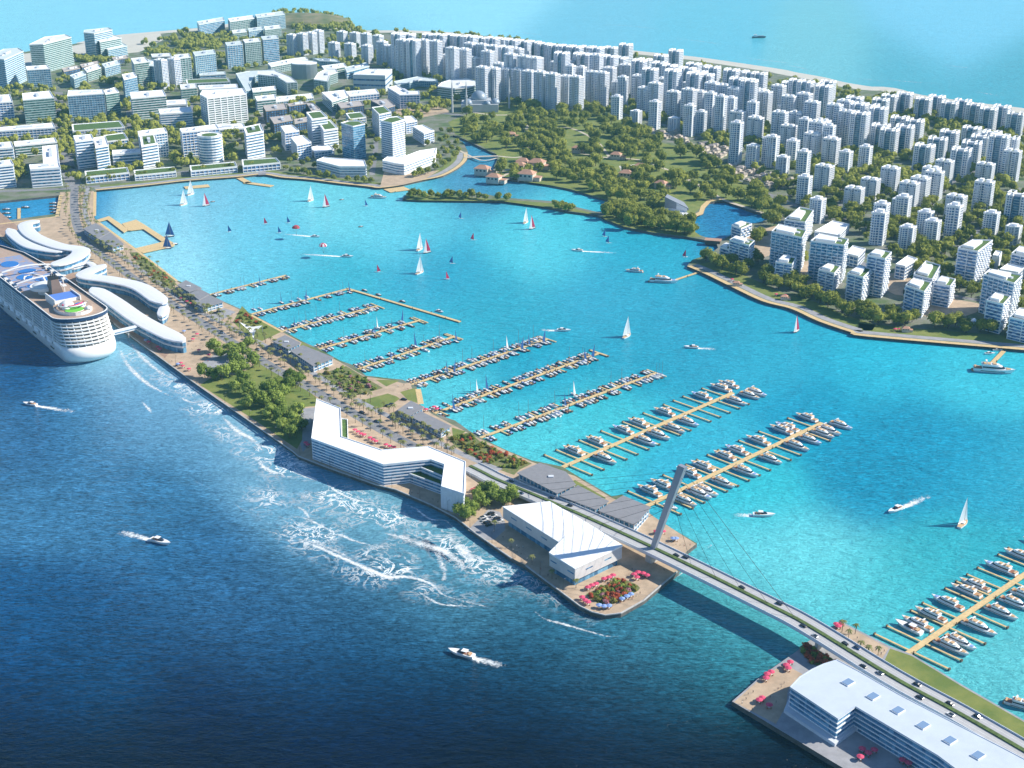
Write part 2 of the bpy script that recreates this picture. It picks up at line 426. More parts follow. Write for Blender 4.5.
# ------------------------------------------------------------------ land
STRIP_OUT = [(-60,165),(0,237),(40,266),(70,290),(112,322),(197,384),(256,425),(293.5,451.5),(298.5,456.5),(331,469),(376,485),(396,490),(431,505),(456,518),(476,534),(512,559),(525,566),(566,596),
             (580,607),(592.5,613),(605,616),(621,614),(644,601)]
STRIP_IN = [(678.7,572),(687,552),(697,544),(660,522),(645,510),(622,495),(612,497),(575,475),(562,467),(532,461),(507,451),(479,437.5),(467.5,430),(455,421),(432,413),(420,405),(416.5,387),(411,384.5),
            (402.5,380),(391,379),(366,376),(353,365.5),(340,361),(318.6,349),(302,341.6),(283,331),(251,314),(224,302),(209,294.5),(177,280.5),(135,248),(98.5,221.5),(94.5,218)]
BAY_N = [(96,191),(143,186.5),(186,181.5),(238,177.5),(262,175),(281,178),(302,179.6),(316,181),(339,184),(358,186),(371,187.5),(380,188.5),(400,186),(422,181),(443,176.5),(459,168),(467,160),(468,152.6),(463,143),(452,137.5),
         (453,136),(464,140),(491,153),(498,155.5),(497,161),(493,169.5),(495,177),(520,182),(541,183),(549,186),(570,190),(587,195),(607,201),(617,203),(604,210),(603,213.5),(597,213),(576,208),(551,202),(500,198.5),(490,196),(450,195),
         (407,194),(402.5,200),(422,201),(464,201.5),(502,202),(523,203.2),(549.5,208.5),(569.5,212.5),(597,216),(624.5,228),(652,233.5),(687,238),(704,241),(716,243.5)]
BAY_E = [(718,249),(714,252),(701,258),(692,261),(687,267),(704.5,274.5),(732,288),(762,302),(790.5,309.5),(818,322),(850.5,333),(868,337.5),(893,339.5),(943,343),(993,347.5),(1024,351),(1150,362),(1500,380)]
COAST = [(1500,170),(1250,148),(1100,122),(1024,110.5),(978,105),(914,96),(887,89),(867,88),(836,83),(816,78),(788,73),(774,70),(728,63),(685,57),(635,52),(604,48),(579,47),(535,42.6),(520,41),(478,38),(456,33.5),(405,31),(391,31),(361,31),(345,29),
         (325,23),(275,18),(215,27),(160,32),(118,36),(84,43),(72,45),(30,52),(0,56),(-150,72),(-400,90)]
def noisy(pts, k=1): return pts
OUT_W = xy([(-60,100)]+STRIP_OUT, 2.5)
MAIN = xy([(-400,140),(-60,165)], 2.5) + xy(STRIP_OUT[1:]+STRIP_IN, 2.5) + xy(BAY_N+BAY_E, 1.5) + xy(COAST, 1.0)
MAIN = ccw(MAIN)
BASIN = xy([(-60,207),(0,202),(59,196),(56,214.5),(0,222),(-60,228)], 2)
POND = xy(smooth_line([(725.6,201.7),(720,201.7),(709,203),(704.5,209),(703,213),(696,216),(690,218),(692,228.5),(700,236),(718,240.5),(731,236),(738,229),(750,225),(766,221),(770.6,217),(752,211.6),(734,204.5)],2), 2)
LANDM = mat('city_ground', (0.20, 0.195, 0.17), 0.9, rgb2=(0.07, 0.12, 0.03), vscale=0.03, bump=0.2, bscale=0.5)
QUAY = mat('quay_wall', (0.10, 0.095, 0.09), 0.8, var=0.3, vscale=0.15)
sheet('land', MAIN, LAND, [LANDM, QUAY], thick=4.5, holes=[BASIN, POND])
ISLE = xy([(732,702),(762,676),(795,653),(808,642),(833,627),(839,622),(845,624),(890,647),(912,655),(963,686),(1024,721),(1130,790),(1250,950),(1000,950),(845,770)], 2.5)
sheet('island_ground', ISLE, LAND, [PAVEG, QUAY], thick=4.5)
# ------------------------------------------------------------------ surfaces of the long pier island (each about 4 mm or more above the one below)
def px_sheet(name, pts, m, z, smooth=0, kind='structure'):
    return sheet(name, xy(smooth_line(pts+[pts[0]], smooth)[:-1] if smooth else pts, LAND), LAND+z, m, kind)
FLOWER = mat('flower_bed', (0.09, 0.15, 0.03), 0.9, rgb2=(0.20, 0.17, 0.08), vscale=0.35)
px_sheet('promenade_paving', [(-55,168),(1,238),(40,266),(70,290),(112,322),(197,384),(256,425),(293.5,451),(299,456),(331,468),(376,484),(396,489),(431,504),(456,517),(476,533),(512,558),(525,565),(566,595),
    (580,606),(592.5,612),(605,615),(621,613),(643,600),(677,571.5),(686,552),(696,544),(645,511),(612,498),(575,476),(532,462),(479,438.5),(432,414),(419,405),(411,385.5),(391,380),(366,377),(340,362),(302,342.6),(251,315),(209,295.5),(177,281.5),(135,249),(98,222),(94,218),(94,191),(60,192),(60,216),(0,224)], PAVE, 0.01)
px_sheet('ship_quay_apron', [(-50,172),(4,238),(43,266),(73,290),(114,322),(165,358),(172,350),(120,312),(96,290),(60,262),(30,236),(0,212)], mat('quay_apron',(0.33,0.22,0.16),0.85,var=0.15,vscale=0.2), 0.02)
px_sheet('car_park', [(196,368),(214,355),(238,353),(249,362),(238,372),(214,374)], PAVEG, 0.02, 2)
px_sheet('car_park', [(296,409),(320,407),(316,421),(313,440),(303,452),(299,440),(305,423),(298,417)], PAVEG, 0.024)
px_sheet('car_park', [(468,530),(489,509),(500,512),(505,522),(505,530),(494,540),(486,540)], PAVEG, 0.024)
px_sheet('car_park', [(207,316),(224,308),(236,312),(226,318),(212,322)], PAVEG, 0.024)
px_sheet('lawn', [(200,385),(214,376),(240,374),(258,362),(268,362),(290,376),(318,399),(317,406),(296,407.5),(294,415),(303,422),(302,440),(297,449),(256,421)], GREEN, 0.03)
px_sheet('lawn', [(359,401),(388,393.5),(401,398),(391,405),(376,409)], GREEN, 0.03)
px_sheet('lawn', [(374,379.5),(400,380.5),(386,386.5)], GREEN, 0.03)
px_sheet('lawn', [(400,392),(415,388),(417.5,403),(408,400)], GREEN, 0.03)
px_sheet('lawn', [(452,427.5),(466,431.5),(453,439)], GREEN, 0.03)
px_sheet('lawn', [(302,342),(318,350.5),(313,355),(300,346)], GREEN, 0.03)
px_sheet('lawn', [(233,322),(242,306),(252,316),(282,331.5),(262,341),(248,337)], GREEN, 0.03)
px_sheet('flower_garden', [(320,374),(346,366),(366,378),(383,388),(356,400),(343,396)], FLOWER, 0.03)
px_sheet('flower_garden', [(129,252.5),(137,252),(176,281),(171,290),(153,283)], FLOWER, 0.03)
px_sheet('flower_garden', [(447,437),(469,432.5),(479,440.5),(507,454),(532,463.5),(519,470),(514,475),(492,467),(470,456),(455,446)], FLOWER, 0.03)
px_sheet('flower_garden', [(586,594),(600,588),(620,579.5),(633,583),(640,588),(634,593),(616,603),(600,605)], FLOWER, 0.03, 2)
px_sheet('lawn', [(560,487),(575,480),(606,498),(600,503)], GREEN, 0.03)
ROADL = [(75,187),(74,200),(76,222),(86,243),(106,258),(136,280),(166,300),(204,324),(238,346),(274,368),(310,388),(346,409),(386,432),(425,452),(462,468)]
band('road', [tuple(G(u,v,LAND)[:2]) for u,v in ROADL], 11, LAND+0.04, mat('grey_road',(0.22,0.22,0.235),0.9,var=0.13,vscale=0.15))
band('footpath', [tuple(G(u,v,LAND)[:2]) for u,v in [(88,188),(85,212),(98,238),(124,258),(158,282),(186,304),(228,326),(262,344),(292,361),(318,376),(352,397),(392,418),(434,440),(466,456),(500,470)]], 6, LAND+0.035, PAVEG)
band('footpath', [tuple(G(u,v,LAND)[:2]) for u,v in [(345,400),(372,393),(398,386),(411,384)]], 7, LAND+0.05, PAVE, sm=False)
band('footpath', [tuple(G(u,v,LAND)[:2]) for u,v in [(372,379),(388,389),(404,400)]], 3.5, LAND+0.055, PAVE, sm=False)
band('boardwalk_edge', [tuple(G(u,v,LAND)[:2]) for u,v in [(99,222.5),(135,249),(177,281)]], 3, LAND+0.06, WOOD, sm=False)
band('boardwalk_edge', [tuple(G(u,v,LAND)[:2]) for u,v in [(251,315),(283,332)]], 3, LAND+0.06, WOOD, sm=False)
band('boardwalk_edge', [tuple(G(u,v,LAND)[:2]) for u,v in [(95,192),(94.5,216)]], 4, LAND+0.06, WOOD, sm=False)
band('boardwalk_edge', [tuple(G(u,v,LAND)[:2]) for u,v in [(418,389),(421,404)]], 5, LAND+0.06, WOOD, sm=False)
band('boardwalk_edge', [tuple(G(u,v,LAND)[:2]) for u,v in [(0,224),(57,216.5),(61,195)]], 5, LAND+0.06, WOOD, sm=False)

# low edge wall all along the outer seawall
def kerb_wall(name, pts, label):
    o = band(name, [tuple(G(u,v,LAND)[:2]) for u,v in pts], 0.8, LAND+0.7, [CONC, CONC], 0.75, sm=False, kind=None)
    return tag(o, label, 'wall')
kerb_wall('parapet_wall', [(114,324),(197,385),(256,426),(293.5,452),(298.5,456.5),(331,469),(376,485),(396,490),(431,505),(456,518),(476,534),(512,559)], 'low concrete parapet running along the seaward edge of the long pier')
kerb_wall('parapet_wall', [(526,566),(566,596),(580,606.5),(592.5,612.5),(605,615.5),(621,613.5),(644,600.5),(677,572)], 'low parapet curving round the garden tip of the long pier')

# floating swimming deck beside the long pier
def deck_thing(name, label, cat, polys, holes=(), z=1.6, group=None):
    t = thing(name, label, cat, group=group)
    for i, p in enumerate(polys):
        P = ccw(p)
        b = MB(); b.prism(P, z-0.5, z, 0, 0); b.build('deck', WOOD, t)
    return t
deck_thing('bathing_deck', 'angular timber deck framing a rectangular pool beside the long pier', 'deck',
    [xy([(96,220),(109,216),(122,224.5),(128,230),(124,232.5),(107,219.5),(99,221.5)],1.6), xy([(122,223.5),(136,219.5),(147,226),(143,229),(131,230.5),(128,230.4)],1.6),
     xy([(143.2,229),(147,226.2),(167,239),(162.5,242)],1.6), xy([(134,248.5),(162,241.8),(167,239),(175,243.5),(174,246),(143,253)],1.6)])

# ------------------------------------------------------------------ buildings: glazed core, floor bands and piers over it, roof
def bands(poly, z0, h, fh, out, bh, bay, pw, pd=None, m=0, skip=(), railing=False):
    """floor bands of height bh standing 'out' proud, and piers every 'bay' metres"""
    b = MB(); n = max(1, round(h/fh)); f = h/n
    po, pi = offset(poly, out), offset(poly, -0.6)
    b.ring(po, pi, z0, z0+bh*0.6, m)
    for k in range(1, n+1):
        z = z0+k*f
        b.ring(po, pi, z-bh, z, m)
    if bay:
        L = len(poly); pd = out if pd is None else pd
        for i in range(L):
            if i in skip: continue
            p, q = Vector(poly[i]), Vector(poly[(i+1)%L]); d = q-p; l = d.length
            if l < 2.5: continue
            d /= l; nn = Vector((d.y,-d.x)); k = max(1, round(l/bay))
            for j in range(k+1):
                c = p+d*(l*j/k)+nn*(pd/2-0.15)
                b.obox(c, d, pw/2, pd/2+0.3, z0, z0+h-0.01, m)
    return b
def add_building(name, label, cat, poly, h, z0=LAND, fh=3.6, out=0.35, bh=1.3, bay=4.0, pw=0.7, pd=None, glass=None, wall=None, roof=None,
                 green=0.0, plant=0.35, stag=0.0, group=None, skip=(), parapet=1.1, solid=()):
    poly = ccw(list(poly)); cx, cy = centroid(poly)
    P = [(x-cx, y-cy) for x, y in poly]
    t = thing(name, label, cat, (cx,cy,z0), 0, group)
    g = MB(); g.prism(offset(P, -0.3), 0, h-0.3); g.build('glazing', glass or GLASS, t)
    w = bands(P, 0, h, fh, out, bh, bay, pw, pd, skip=skip)
    for i in solid:                                   # blank walls
        a, c = Vector(P[i]), Vector(P[(i+1)%len(P)]); d = (c-a); l = d.length; d /= l; nn = Vector((d.y,-d.x))
        w.obox((a+c)/2+nn*(out/2), d, l/2+out, out/2+0.25, 0, h, 0)
    if stag:                                          # balconies staggered from floor to floor
        n = max(1, round(h/fh)); f = h/n
        for i in range(len(P)):
            a, c = Vector(P[i]), Vector(P[(i+1)%len(P)]); d = c-a; l = d.length; d /= l; nn = Vector((d.y,-d.x)); k = max(2, round(l/4.2))
            for q in range(1, n):
                for j in range(k):
                    if (j+q) % 2: w.obox(a+d*(l*(j+.5)/k)+nn*(stag/2), d, l/k*.46, stag/2+.2, q*f-.25, q*f+.85)
    w.build('wall', wall or WHITE, t)
    r = MB(); ro = offset(P, out+0.05); r.prism(ro, h, h+0.35); r.ring(ro, offset(P, out-0.45), h+0.35, h+0.35+parapet)
    ro_ = r.build('roof', roof or ROOFW, t)
    if green:
        q = MB(); q.prism(offset(P, -green), h+0.36, h+0.7); q.build('roof_garden', GREENR, t)
    if plant:
        q = MB(); c = centroid(P)
        e = max(range(len(P)), key=lambda i: (Vector(P[i])-Vector(P[(i+1)%len(P)])).length)
        d = (Vector(P[(e+1)%len(P)])-Vector(P[e])); l = d.length; d /= l
        if inside(c, P):
            q.obox(c, d, l*0.14, 2.4, h+0.3, h+3.4); q.obox(Vector(c)+d*l*0.27, d, l*0.06, 1.6, h+0.3, h+2.2)
            q.build('plant_room', WHITE2, ro_)
    return t

# the zigzag hotel
ZP = xy([(317,399),(340,408),(341,436.5),(382,450),(428.5,446.5),(465,461.5),(463.5,493),(442,486),(445,464),(431,459),(383.5,464),(312,438)], 21)
t = add_building('zigzag_building', 'long white flat roofed zigzag building with banded blue facades facing the sea', 'building', ZP, 17.2, fh=2.45, out=0.5, bh=0.85, bay=0, glass=GLASSB, plant=0, parapet=0.6)
zp = ccw(list(ZP)); zc = centroid(zp)
for pts, zt in (([(409,473),(442,485),(441,478),(445,472),(420,463),(409,466)], 8), ([(421,467),(443,476),(444,466),(432,461)], 12.5)):
    P = ccw([(x-zc[0], y-zc[1]) for x, y in xy(pts, LAND+zt)])
    b = bands(P, 0, zt, 2.6, 0.4, 1.0, 0, 0); b.prism(offset(P, -0.2), 0, zt-0.1, 1, 2); b.build('terrace_wing', [WHITE2, GLASSB, GREENR], t)
P = ccw([(x-zc[0], y-zc[1]) for x, y in xy([(341.5,419),(347.5,420),(348,440),(383,452.5),(381,454),(342,440)], 9)])
b = MB(); b.prism(P, 0, 6.0, 0, 1); b.ring(offset(P,0.2), offset(P,-0.3), 6, 6.9); b.build('podium_terrace', [WHITE, GREENR], t)
b = MB(); a = [(x-zc[0], y-zc[1]) for x, y in xy([(463.5,493),(442,486)], 21)]
d = (Vector(a[1])-Vector(a[0])); l = d.length; d.normalize(); nn = Vector((-d.y, d.x)); c = (Vector(a[0])+Vector(a[1]))/2
if nn.y > 0: nn = -nn
b.obox(c+nn*0.45, d, l/2+0.6, 0.5, 0, 17.6)
for k in range(7): b.obox(c+nn*1.0+d*(l*(k/7-0.43)), d, 0.12, 0.14, 0.4, 17.2)
b.build('end_wall', WHITE2, t)

# the faceted white hall
WP = ccw(xy([(503,507),(549.5,503),(588,524),(622,546.7),(575,569),(549.5,554),(564,545.5)], 17))
wc = centroid(WP); WL = [(x-wc[0], y-wc[1]) for x, y in WP]
t = thing('faceted_hall', 'faceted white roofed hall with grey panel walls beside the bridge pylon', 'building', (*wc, LAND))
b = MB(); b.prism(WL, 5.2, 14.0); wl = b.build('wall', mat('grey_white_panels', (0.58,0.57,0.57), 0.5, var=0.06, vscale=0.25), t)
for i in range(len(WL)):
    a, c = Vector(WL[i]), Vector(WL[(i+1)%len(WL)]); d = c-a; l = d.length; d /= l; nn = Vector((d.y,-d.x))
    n = max(1, round(l/9))
    for k in range(n):
        if (i+k)%2:
            b = MB(); b.obox(a+d*(l*(k+0.5)/n)+nn*0.05, d, l/n*0.36, 0.06, 9.4, 10.3); b.build('window_slot', GLASSB, wl)
b = MB(); b.prism(offset(WL, -2.2), 0, 5.2); b.build('glazed_ground_floor', GLASSB, t)
b = MB(); cpt = (4, 2)
ro = offset(WL, 0.3); n = len(ro)
b.add([(x,y,14.0) for x,y in ro]+[(x,y,14.4+(0.9 if i%2 else 0.0)) for i,(x,y) in enumerate(ro)]+[(cpt[0],cpt[1],15.6)], [(i,(i+1)%n,(i+1)%n+n,i+n) for i in range(n)]+[(i+n,(i+1)%n+n,2*n) for i in range(n)])
rf = b.build('roof', ROOFW, t)
b = MB()
for i in (0,1,2,3,4): pass
b.build('roof_edge', ROOFW, rf) if b.v else None

# harbour building on the second island
BP = ccw(xy([(837,660),(860,672),(900,695),(958,725),(1003,748),(1060,778),(1040,800),(985,790),(938,755),(855.5,706),(838,718.5),(790.5,687),(800,677),(812,669.5),(824,664)], 18))
t = add_building('harbour_terminal', 'large flat white building with curved corner and six skylights on the second island', 'building', BP, 14.6, fh=2.9, out=0.3, bh=0.55, bay=0, glass=GLASSB, plant=0, parapet=0.25, roof=mat('cool_white_roof',(0.52,0.58,0.66),0.5,var=0.04,vscale=0.1))
bc = centroid(BP)
rf = [c for c in t.children if c.name.startswith('roof')][0]
for u, v in [(848,682),(873,696),(898,710),(923,725),(950,740),(978,755)]:
    p = G(u, v, 18.4); b = MB(); a = R(-52)+math.pi/2
    b.obox((0,0), (math.cos(a),math.sin(a)), 3.3, 2.5, 0, 0.6, 0); b.obox((0,0), (math.cos(a),math.sin(a)), 3.0, 2.2, 0.6, 0.75, 1)
    o = b.build('skylight', [WHITE, mat('skylight_glass',(0.20,0.30,0.46),0.2)], rf); o.location = (p.x-bc[0], p.y-bc[1], 14.95)
SK = ccw(xy([(784,709),(835,743),(857,727),(930,768),(1010,815),(1030,800),(940,752),(856,704),(838,718),(792,690)], 5.5))
b = MB(); b.prism([(x-bc[0],y-bc[1]) for x,y in SK], 0, 2.0); b.build('podium', WHITE2, t)
px_sheet('lawn', [(890,648.5),(912,656),(963,687),(1024,722),(1120,780),(1100,800),(1010,738),(884,662)], GREEN, 0.03)
px_sheet('flower_garden', [(800,652),(808,644),(836,662),(850,672),(838,674),(812,664)], FLOWER, 0.03)
px_sheet('promenade_paving', [(836,625),(845,625),(889,648),(880,662),(833,634)], PAVE, 0.03)
px_sheet('promenade_paving', [(734,702),(762,677),(784,664),(806,676),(788,690),(786,706),(776,724)], PAVE, 0.03)

# grey roofed waterside pavilions
def pavilion(label, roofs, zt=7.5):
    C = centroid(xy(roofs[0], LAND+zt)); t = thing('waterside_pavilion', label, 'pavilion', (*C, LAND), group='pavilions along the long pier')
    for k, r in enumerate(roofs):
        h = zt-0.5*k
        P = ccw([(x-C[0], y-C[1]) for x, y in xy(r, LAND+h)])
        b = MB(); b.prism(offset(P, -1.6), 0, h-0.5); b.build('glazing', GLASSB, t)
        w = bands(offset(P, -1.4), 0, h-0.5, 3.5, 0.25, 0.9, 4.5, 0.5); w.build('wall', WHITE2, t)
        b = MB(); b.prism(P, h-0.5, h); o = b.build('roof', ROOFZ, t)
        if k == 0:
            b = MB(); c = centroid(P); b.box(c[0]-2, c[0]+2, c[1]-1.5, c[1]+1.5, h, h+0.8); b.build('roof_light', WHITE2, o)
    return t
pavilion('long grey roofed pavilion beside the timber bathing deck', [[(83,228.5),(95.7,223),(110,232),(98,238.5)], [(98.2,238.6),(110.2,232.1),(124,244),(112,247)]])
pavilion('grey roofed pavilion group nearest the small first boat pier', [[(177,285),(186,280),(202,288),(189,292)], [(190,293),(200,289),(210,294),(199,300)], [(193,301.5),(209.5,295),(224,301.5),(203,307.5)]])
pavilion('grey roofed pavilion pair beside the white sail canopy', [[(272,341),(285,335),(301,343),(288,349)], [(290,350.5),(303,345),(334,357.5),(313,366)]])
pavilion('grey roofed pavilion pair opposite the zigzag building', [[(397,410),(411,400.6),(424,407.6),(410,415.5)], [(410.5,416.5),(420.5,411),(451.5,426),(441,432.5)]], 6.5)
pavilion('largest grey roofed pavilions tucked beside the bridge deck', [[(517,472.7),(539.5,462.7),(566,471.5),(576,484.5),(557,493.5)], [(559,495.5),(578,485),(609,501),(596,509.5)], [(598,510.5),(623,495.3),(651,507),(635,525)]], 9)

# ------------------------------------------------------------------ the cable bridge
W = 17.0
CL = [(470,466,3.6),(484,473,4.4),(498,480,5.2),(538,496.5,8),(588,518,11),(642,542.5,12.5),(700,570.5,13),(768,604.5,13),(808,625.5,13),(893,677.5,13),(958,713,12.5),(1024,751,12),(1090,790,11.5),(1150,826,11)]
CLW = smooth_line([tuple(G(*c)) for c in CL], 5)
bt = thing('cable_bridge', 'grey cable stayed road bridge with planted median and one leaning pylon', 'bridge', tuple(CLW[15]))
b0 = Vector(CLW[15])
def off_line(pts, d, dz=0.0):
    out = []
    for i, p in enumerate(pts):
        a, q = Vector(pts[max(i-1,0)]), Vector(pts[min(i+1,len(pts)-1)])
        t_ = (q-a); t_.z = 0; t_.normalize()
        out.append(Vector((p[0]+t_.y*d, p[1]-t_.x*d, p[2]+dz))-b0)
    return out
def rail(name, d0, d1, z0, z1, m, parent=bt):
    A, B_ = off_line(CLW, d0), off_line(CLW, d1); b = MB()
    b.loft([[(a.x,a.y,a.z+z0),(a.x,a.y,a.z+z1),(c.x,c.y,c.z+z1),(c.x,c.y,c.z+z0)] for a, c in zip(A, B_)])
    return b.build(name, m, parent)
rail('deck', -W/2, W/2, -1.6, 0.0, mat('bridge_concrete', (0.50,0.50,0.52), 0.7, var=0.05, vscale=0.2))
LANE = mat('bridge_lane', (0.40,0.40,0.415), 0.85, var=0.06, vscale=0.3)
rail('carriageway', -W/2+0.9, -1.6, 0.002, 0.05, LANE); rail('carriageway', 1.6, W/2-0.9, 0.002, 0.05, LANE)
rail('median_planting', -1.3, 1.3, 0.002, 0.7, mat('median_hedge', (0.075,0.12,0.03), 0.9, var=0.35, vscale=0.4))
for s in (-1, 1): rail('parapet', s*(W/2-0.15), s*(W/2+0.15), -1.2, 0.95, mat('bridge_parapet',(0.66,0.69,0.74),0.5))
rail('lane_marking', -4.7, -4.55, 0.052, 0.06, PAINT); rail('lane_marking', 4.55, 4.7, 0.052, 0.06, PAINT)
PB = Vector(G(648,549,12.5)); PB_i = min(range(len(CLW)), key=lambda i: (Vector(CLW[i])-PB).length); PB = Vector(CLW[PB_i])
dr = (Vector(CLW[PB_i+1])-Vector(CLW[PB_i-1])); dr.z = 0; dr.normalize(); nr = Vector((dr.y,-dr.x,0))
TOP = PB + dr*22 + Vector((0,0,69))
b = MB()
secs = []
for k in range(5):
    s = k/4; c = PB.lerp(TOP, s)-b0 - (Vector((0,0,1.0)) if k == 0 else Vector((0,0,0)))
    wx, wy = 1.9+0.9*s, 1.3+0.3*s
    secs.append([c+dr*wx+nr*wy, c-dr*wx+nr*wy, c-dr*wx-nr*wy, c+dr*wx-nr*wy])
b.loft(secs); b.build('pylon', METAL, bt)
b = MB(); c = PB-b0; c.z = LAND-b0.z
b.obox(c, dr, 2.6, 4.5, LAND-0.5-b0.z, PB.z-1.6-b0.z); b.build('pier_leg', CONC, bt)
for i in (PB_i-12, PB_i-8, PB_i+15, PB_i+20, PB_i+25):
    q = Vector(CLW[i]); b = MB(); d2 = (Vector(CLW[i+1])-q); d2.z = 0; d2.normalize()
    b.obox(q-b0, d2, 1.2, 4.0, -3-b0.z, q.z-1.6-b0.z); b.build('pier_leg', CONC, bt)
def along(dist):
    """point on the median 'dist' metres from the pylon, positive towards the second island"""
    i = PB_i; s = 1 if dist > 0 else -1; rem = abs(dist)
    while 0 < i+s < len(CLW)-1:
        a, q = Vector(CLW[i]), Vector(CLW[i+s]); l = (q-a).length
        if rem <= l: return a.lerp(q, rem/l)
        rem -= l; i += s
    return Vector(CLW[i])
for k in range(8):
    b = MB(); b.tube([PB.lerp(TOP, 0.50+0.062*k)-b0, along(-32-15.5*k)-b0+Vector((0,0,0.6))], 0.13, 4); b.build('stay_cable', BLACK, bt)
for k in range(5):
    b = MB(); b.tube([PB.lerp(TOP, 0.64+0.085*k)-b0, along(34+21*k)-b0+Vector((0,0,0.6))], 0.13, 4); b.build('stay_cable', BLACK, bt)

# ------------------------------------------------------------------ cruise terminal: low sinuous white halls
SHELL = mat('white_shell_roof', (0.70,0.71,0.74), 0.4, var=0.02, vscale=0.05)
def hall(label, ribbons):
    C = G(*ribbons[0][0][len(ribbons[0][0])//2], 10)
    t = thing('terminal_hall', label, 'terminal', (C.x, C.y, LAND), group='cruise terminal halls')
    for pts, zt, w0, w1 in ribbons:
        L = smooth_line([tuple(G(u, v, LAND+zt)) for u, v in pts], 6); n = len(L)
        top, mid, low = [], [], []
        for i, p in enumerate(L):
            a, q = Vector(L[max(i-1,0)]), Vector(L[min(i+1,n-1)]); d = (q-a); d.z = 0; d.normalize(); nn = Vector((d.y,-d.x,0))
            s = i/(n-1); e = min(s, 1-s)*n/3.0; w = (w0+(w1-w0)*s)/2*(min(1, math.sin(min(1,e+0.12)*math.pi/2)))
            c = Vector((p[0]-C.x, p[1]-C.y, 0))
            sec = [(-1,zt-1.9),(-1.06,zt-1.0),(-0.95,zt-0.35),(-0.3,zt),(0.3,zt),(0.95,zt-0.35),(1.06,zt-1.0),(1,zt-1.9)]
            top.append([c+nn*w*x+Vector((0,0,z)) for x, z in sec])
            mid.append([c+nn*w*x+Vector((0,0,z)) for x, z in ((-0.84,0),(-0.88,zt-1.7),(0.88,zt-1.7),(0.84,0))])
            low.append([c+nn*w*x+Vector((0,0,z)) for x, z in ((-0.98,zt*0.42),(-1.04,zt*0.42+1.7),(1.04,zt*0.42+1.7),(0.98,zt*0.42))])
        b = MB(); b.loft(top); b.build('roof', SHELL, t, smooth=False)
        b = MB(); b.loft(mid); b.build('glazing', GLASSB, t)
        b = MB(); b.loft(low); b.build('gallery', SHELL, t)
    return t
hall('sinuous white terminal hall with forked arms beside the ship pool deck', [([(8,228),(27,243),(46,248),(66,250)], 11, 17, 19), ([(39,220),(25,224),(33,235),(58,245),(80,249),(74,257),(52,265)], 13, 16, 22)])
hall('long sinuous white terminal hall ending by the covered gangway', [([(105,264),(84,274),(112,279),(140,286),(164,303)], 12, 18, 20), ([(92,287),(113,300),(142,320),(184,341)], 12, 18, 20), ([(165,304),(161,316)], 9, 11, 11), ([(70,266),(88,262),(98,270)], 8, 8, 8)])
t = thing('gangway', 'straight white covered gangway between cruise ship stern and terminal hall', 'gangway', tuple(G(128,328,12)))
b = MB(); a, q = Vector(G(113,333,12)), Vector(G(146,325,12)); c0 = Vector(G(128,328,12)); d = (q-a); l = d.length; d.normalize()
b.obox((a+q)/2-c0, d, l/2, 2.6, -1.6, 1.6); b.build('walkway', SHELL, t)
b = MB(); b.obox((a+q)/2-c0, d, l/2-0.5, 2.65, -0.5, 0.5); b.build('window', GLASSB, t)
for s in (0.45, 0.9):
    b = MB(); p = a.lerp(q, s)-c0; b.obox(p, d, 0.6, 0.6, LAND-12, -1.6); b.build('leg', CONC, t)

# white sail canopy
t = thing('sail_canopy', 'white three pointed sail canopy standing on the lawn by the road', 'canopy', tuple(G(252,334,LAND)))
o_ = G(252,334,LAND)
pA, pB, pC = [Vector(G(u,v,z))-o_ for u,v,z in ((239.5,322,11),(262,325.5,10),(253.6,338,6))]; pm = (pA+pB+pC)/3+Vector((0,0,-2.5))
b = MB(); n = 6
def edge_(a, c): return [a.lerp(c, k/n).lerp(pm, 0.42*math.sin(math.pi*k/n)) for k in range(n+1)]
E_ = edge_(pA,pB)[:-1]+edge_(pB,pC)[:-1]+edge_(pC,pA)[:-1]
b.add(E_+[pm]+[e-Vector((0,0,0.25)) for e in E_], [(i,(i+1)%len(E_),len(E_)) for i in range(len(E_))]+[(i,i+len(E_)+1,(i+1)%len(E_)+len(E_)+1,(i+1)%len(E_)) for i in range(len(E_))])
b.build('membrane', ROOFW, t)
for p in (pA,pB,pC):
    b = MB(); b.tube([(p.x,p.y,0),(p.x*1.02,p.y*1.02,p.z)], 0.3, 6); b.build('mast', METAL, t)
# ------------------------------------------------------------------ boats
HULLN = mat('navy_hull', (0.03,0.045,0.09), 0.3); HULLW = mat('white_gelcoat', (0.80,0.80,0.80), 0.25)
DECKW = mat('cream_deck', (0.62,0.60,0.55), 0.6); TEAK = mat('teak_deck', (0.40,0.22,0.10), 0.6); TAN = mat('tan_cushion', (0.55,0.36,0.20), 0.8)
WSCR = mat('tinted_windscreen', (0.02,0.03,0.05), 0.08)
def cloth(name, rgb):
    m = mat(name, rgb, 0.7); nt = m.node_tree; tl = nt.nodes.new('ShaderNodeBsdfTranslucent'); tl.inputs[0].default_value = (*rgb,1); ms = nt.nodes.new('ShaderNodeMixShader'); ms.inputs[0].default_value = .5
    nt.links.new(nt.nodes['Principled BSDF'].outputs[0], ms.inputs[1]); nt.links.new(tl.outputs[0], ms.inputs[2]); nt.links.new(ms.outputs[0], nt.nodes['Material Output'].inputs[0]); return m
SAILW = cloth('white_sail', (0.95,0.94,0.92)); SAILR = cloth('crimson_sail', (0.70,0.05,0.12)); SAILB = cloth('blue_sail', (0.05,0.13,0.35))
ALU = mat('mast_alloy', (0.25,0.26,0.28), 0.35, 0.5); BROWN = mat('brown_deckwork', (0.25,0.10,0.05), 0.6)
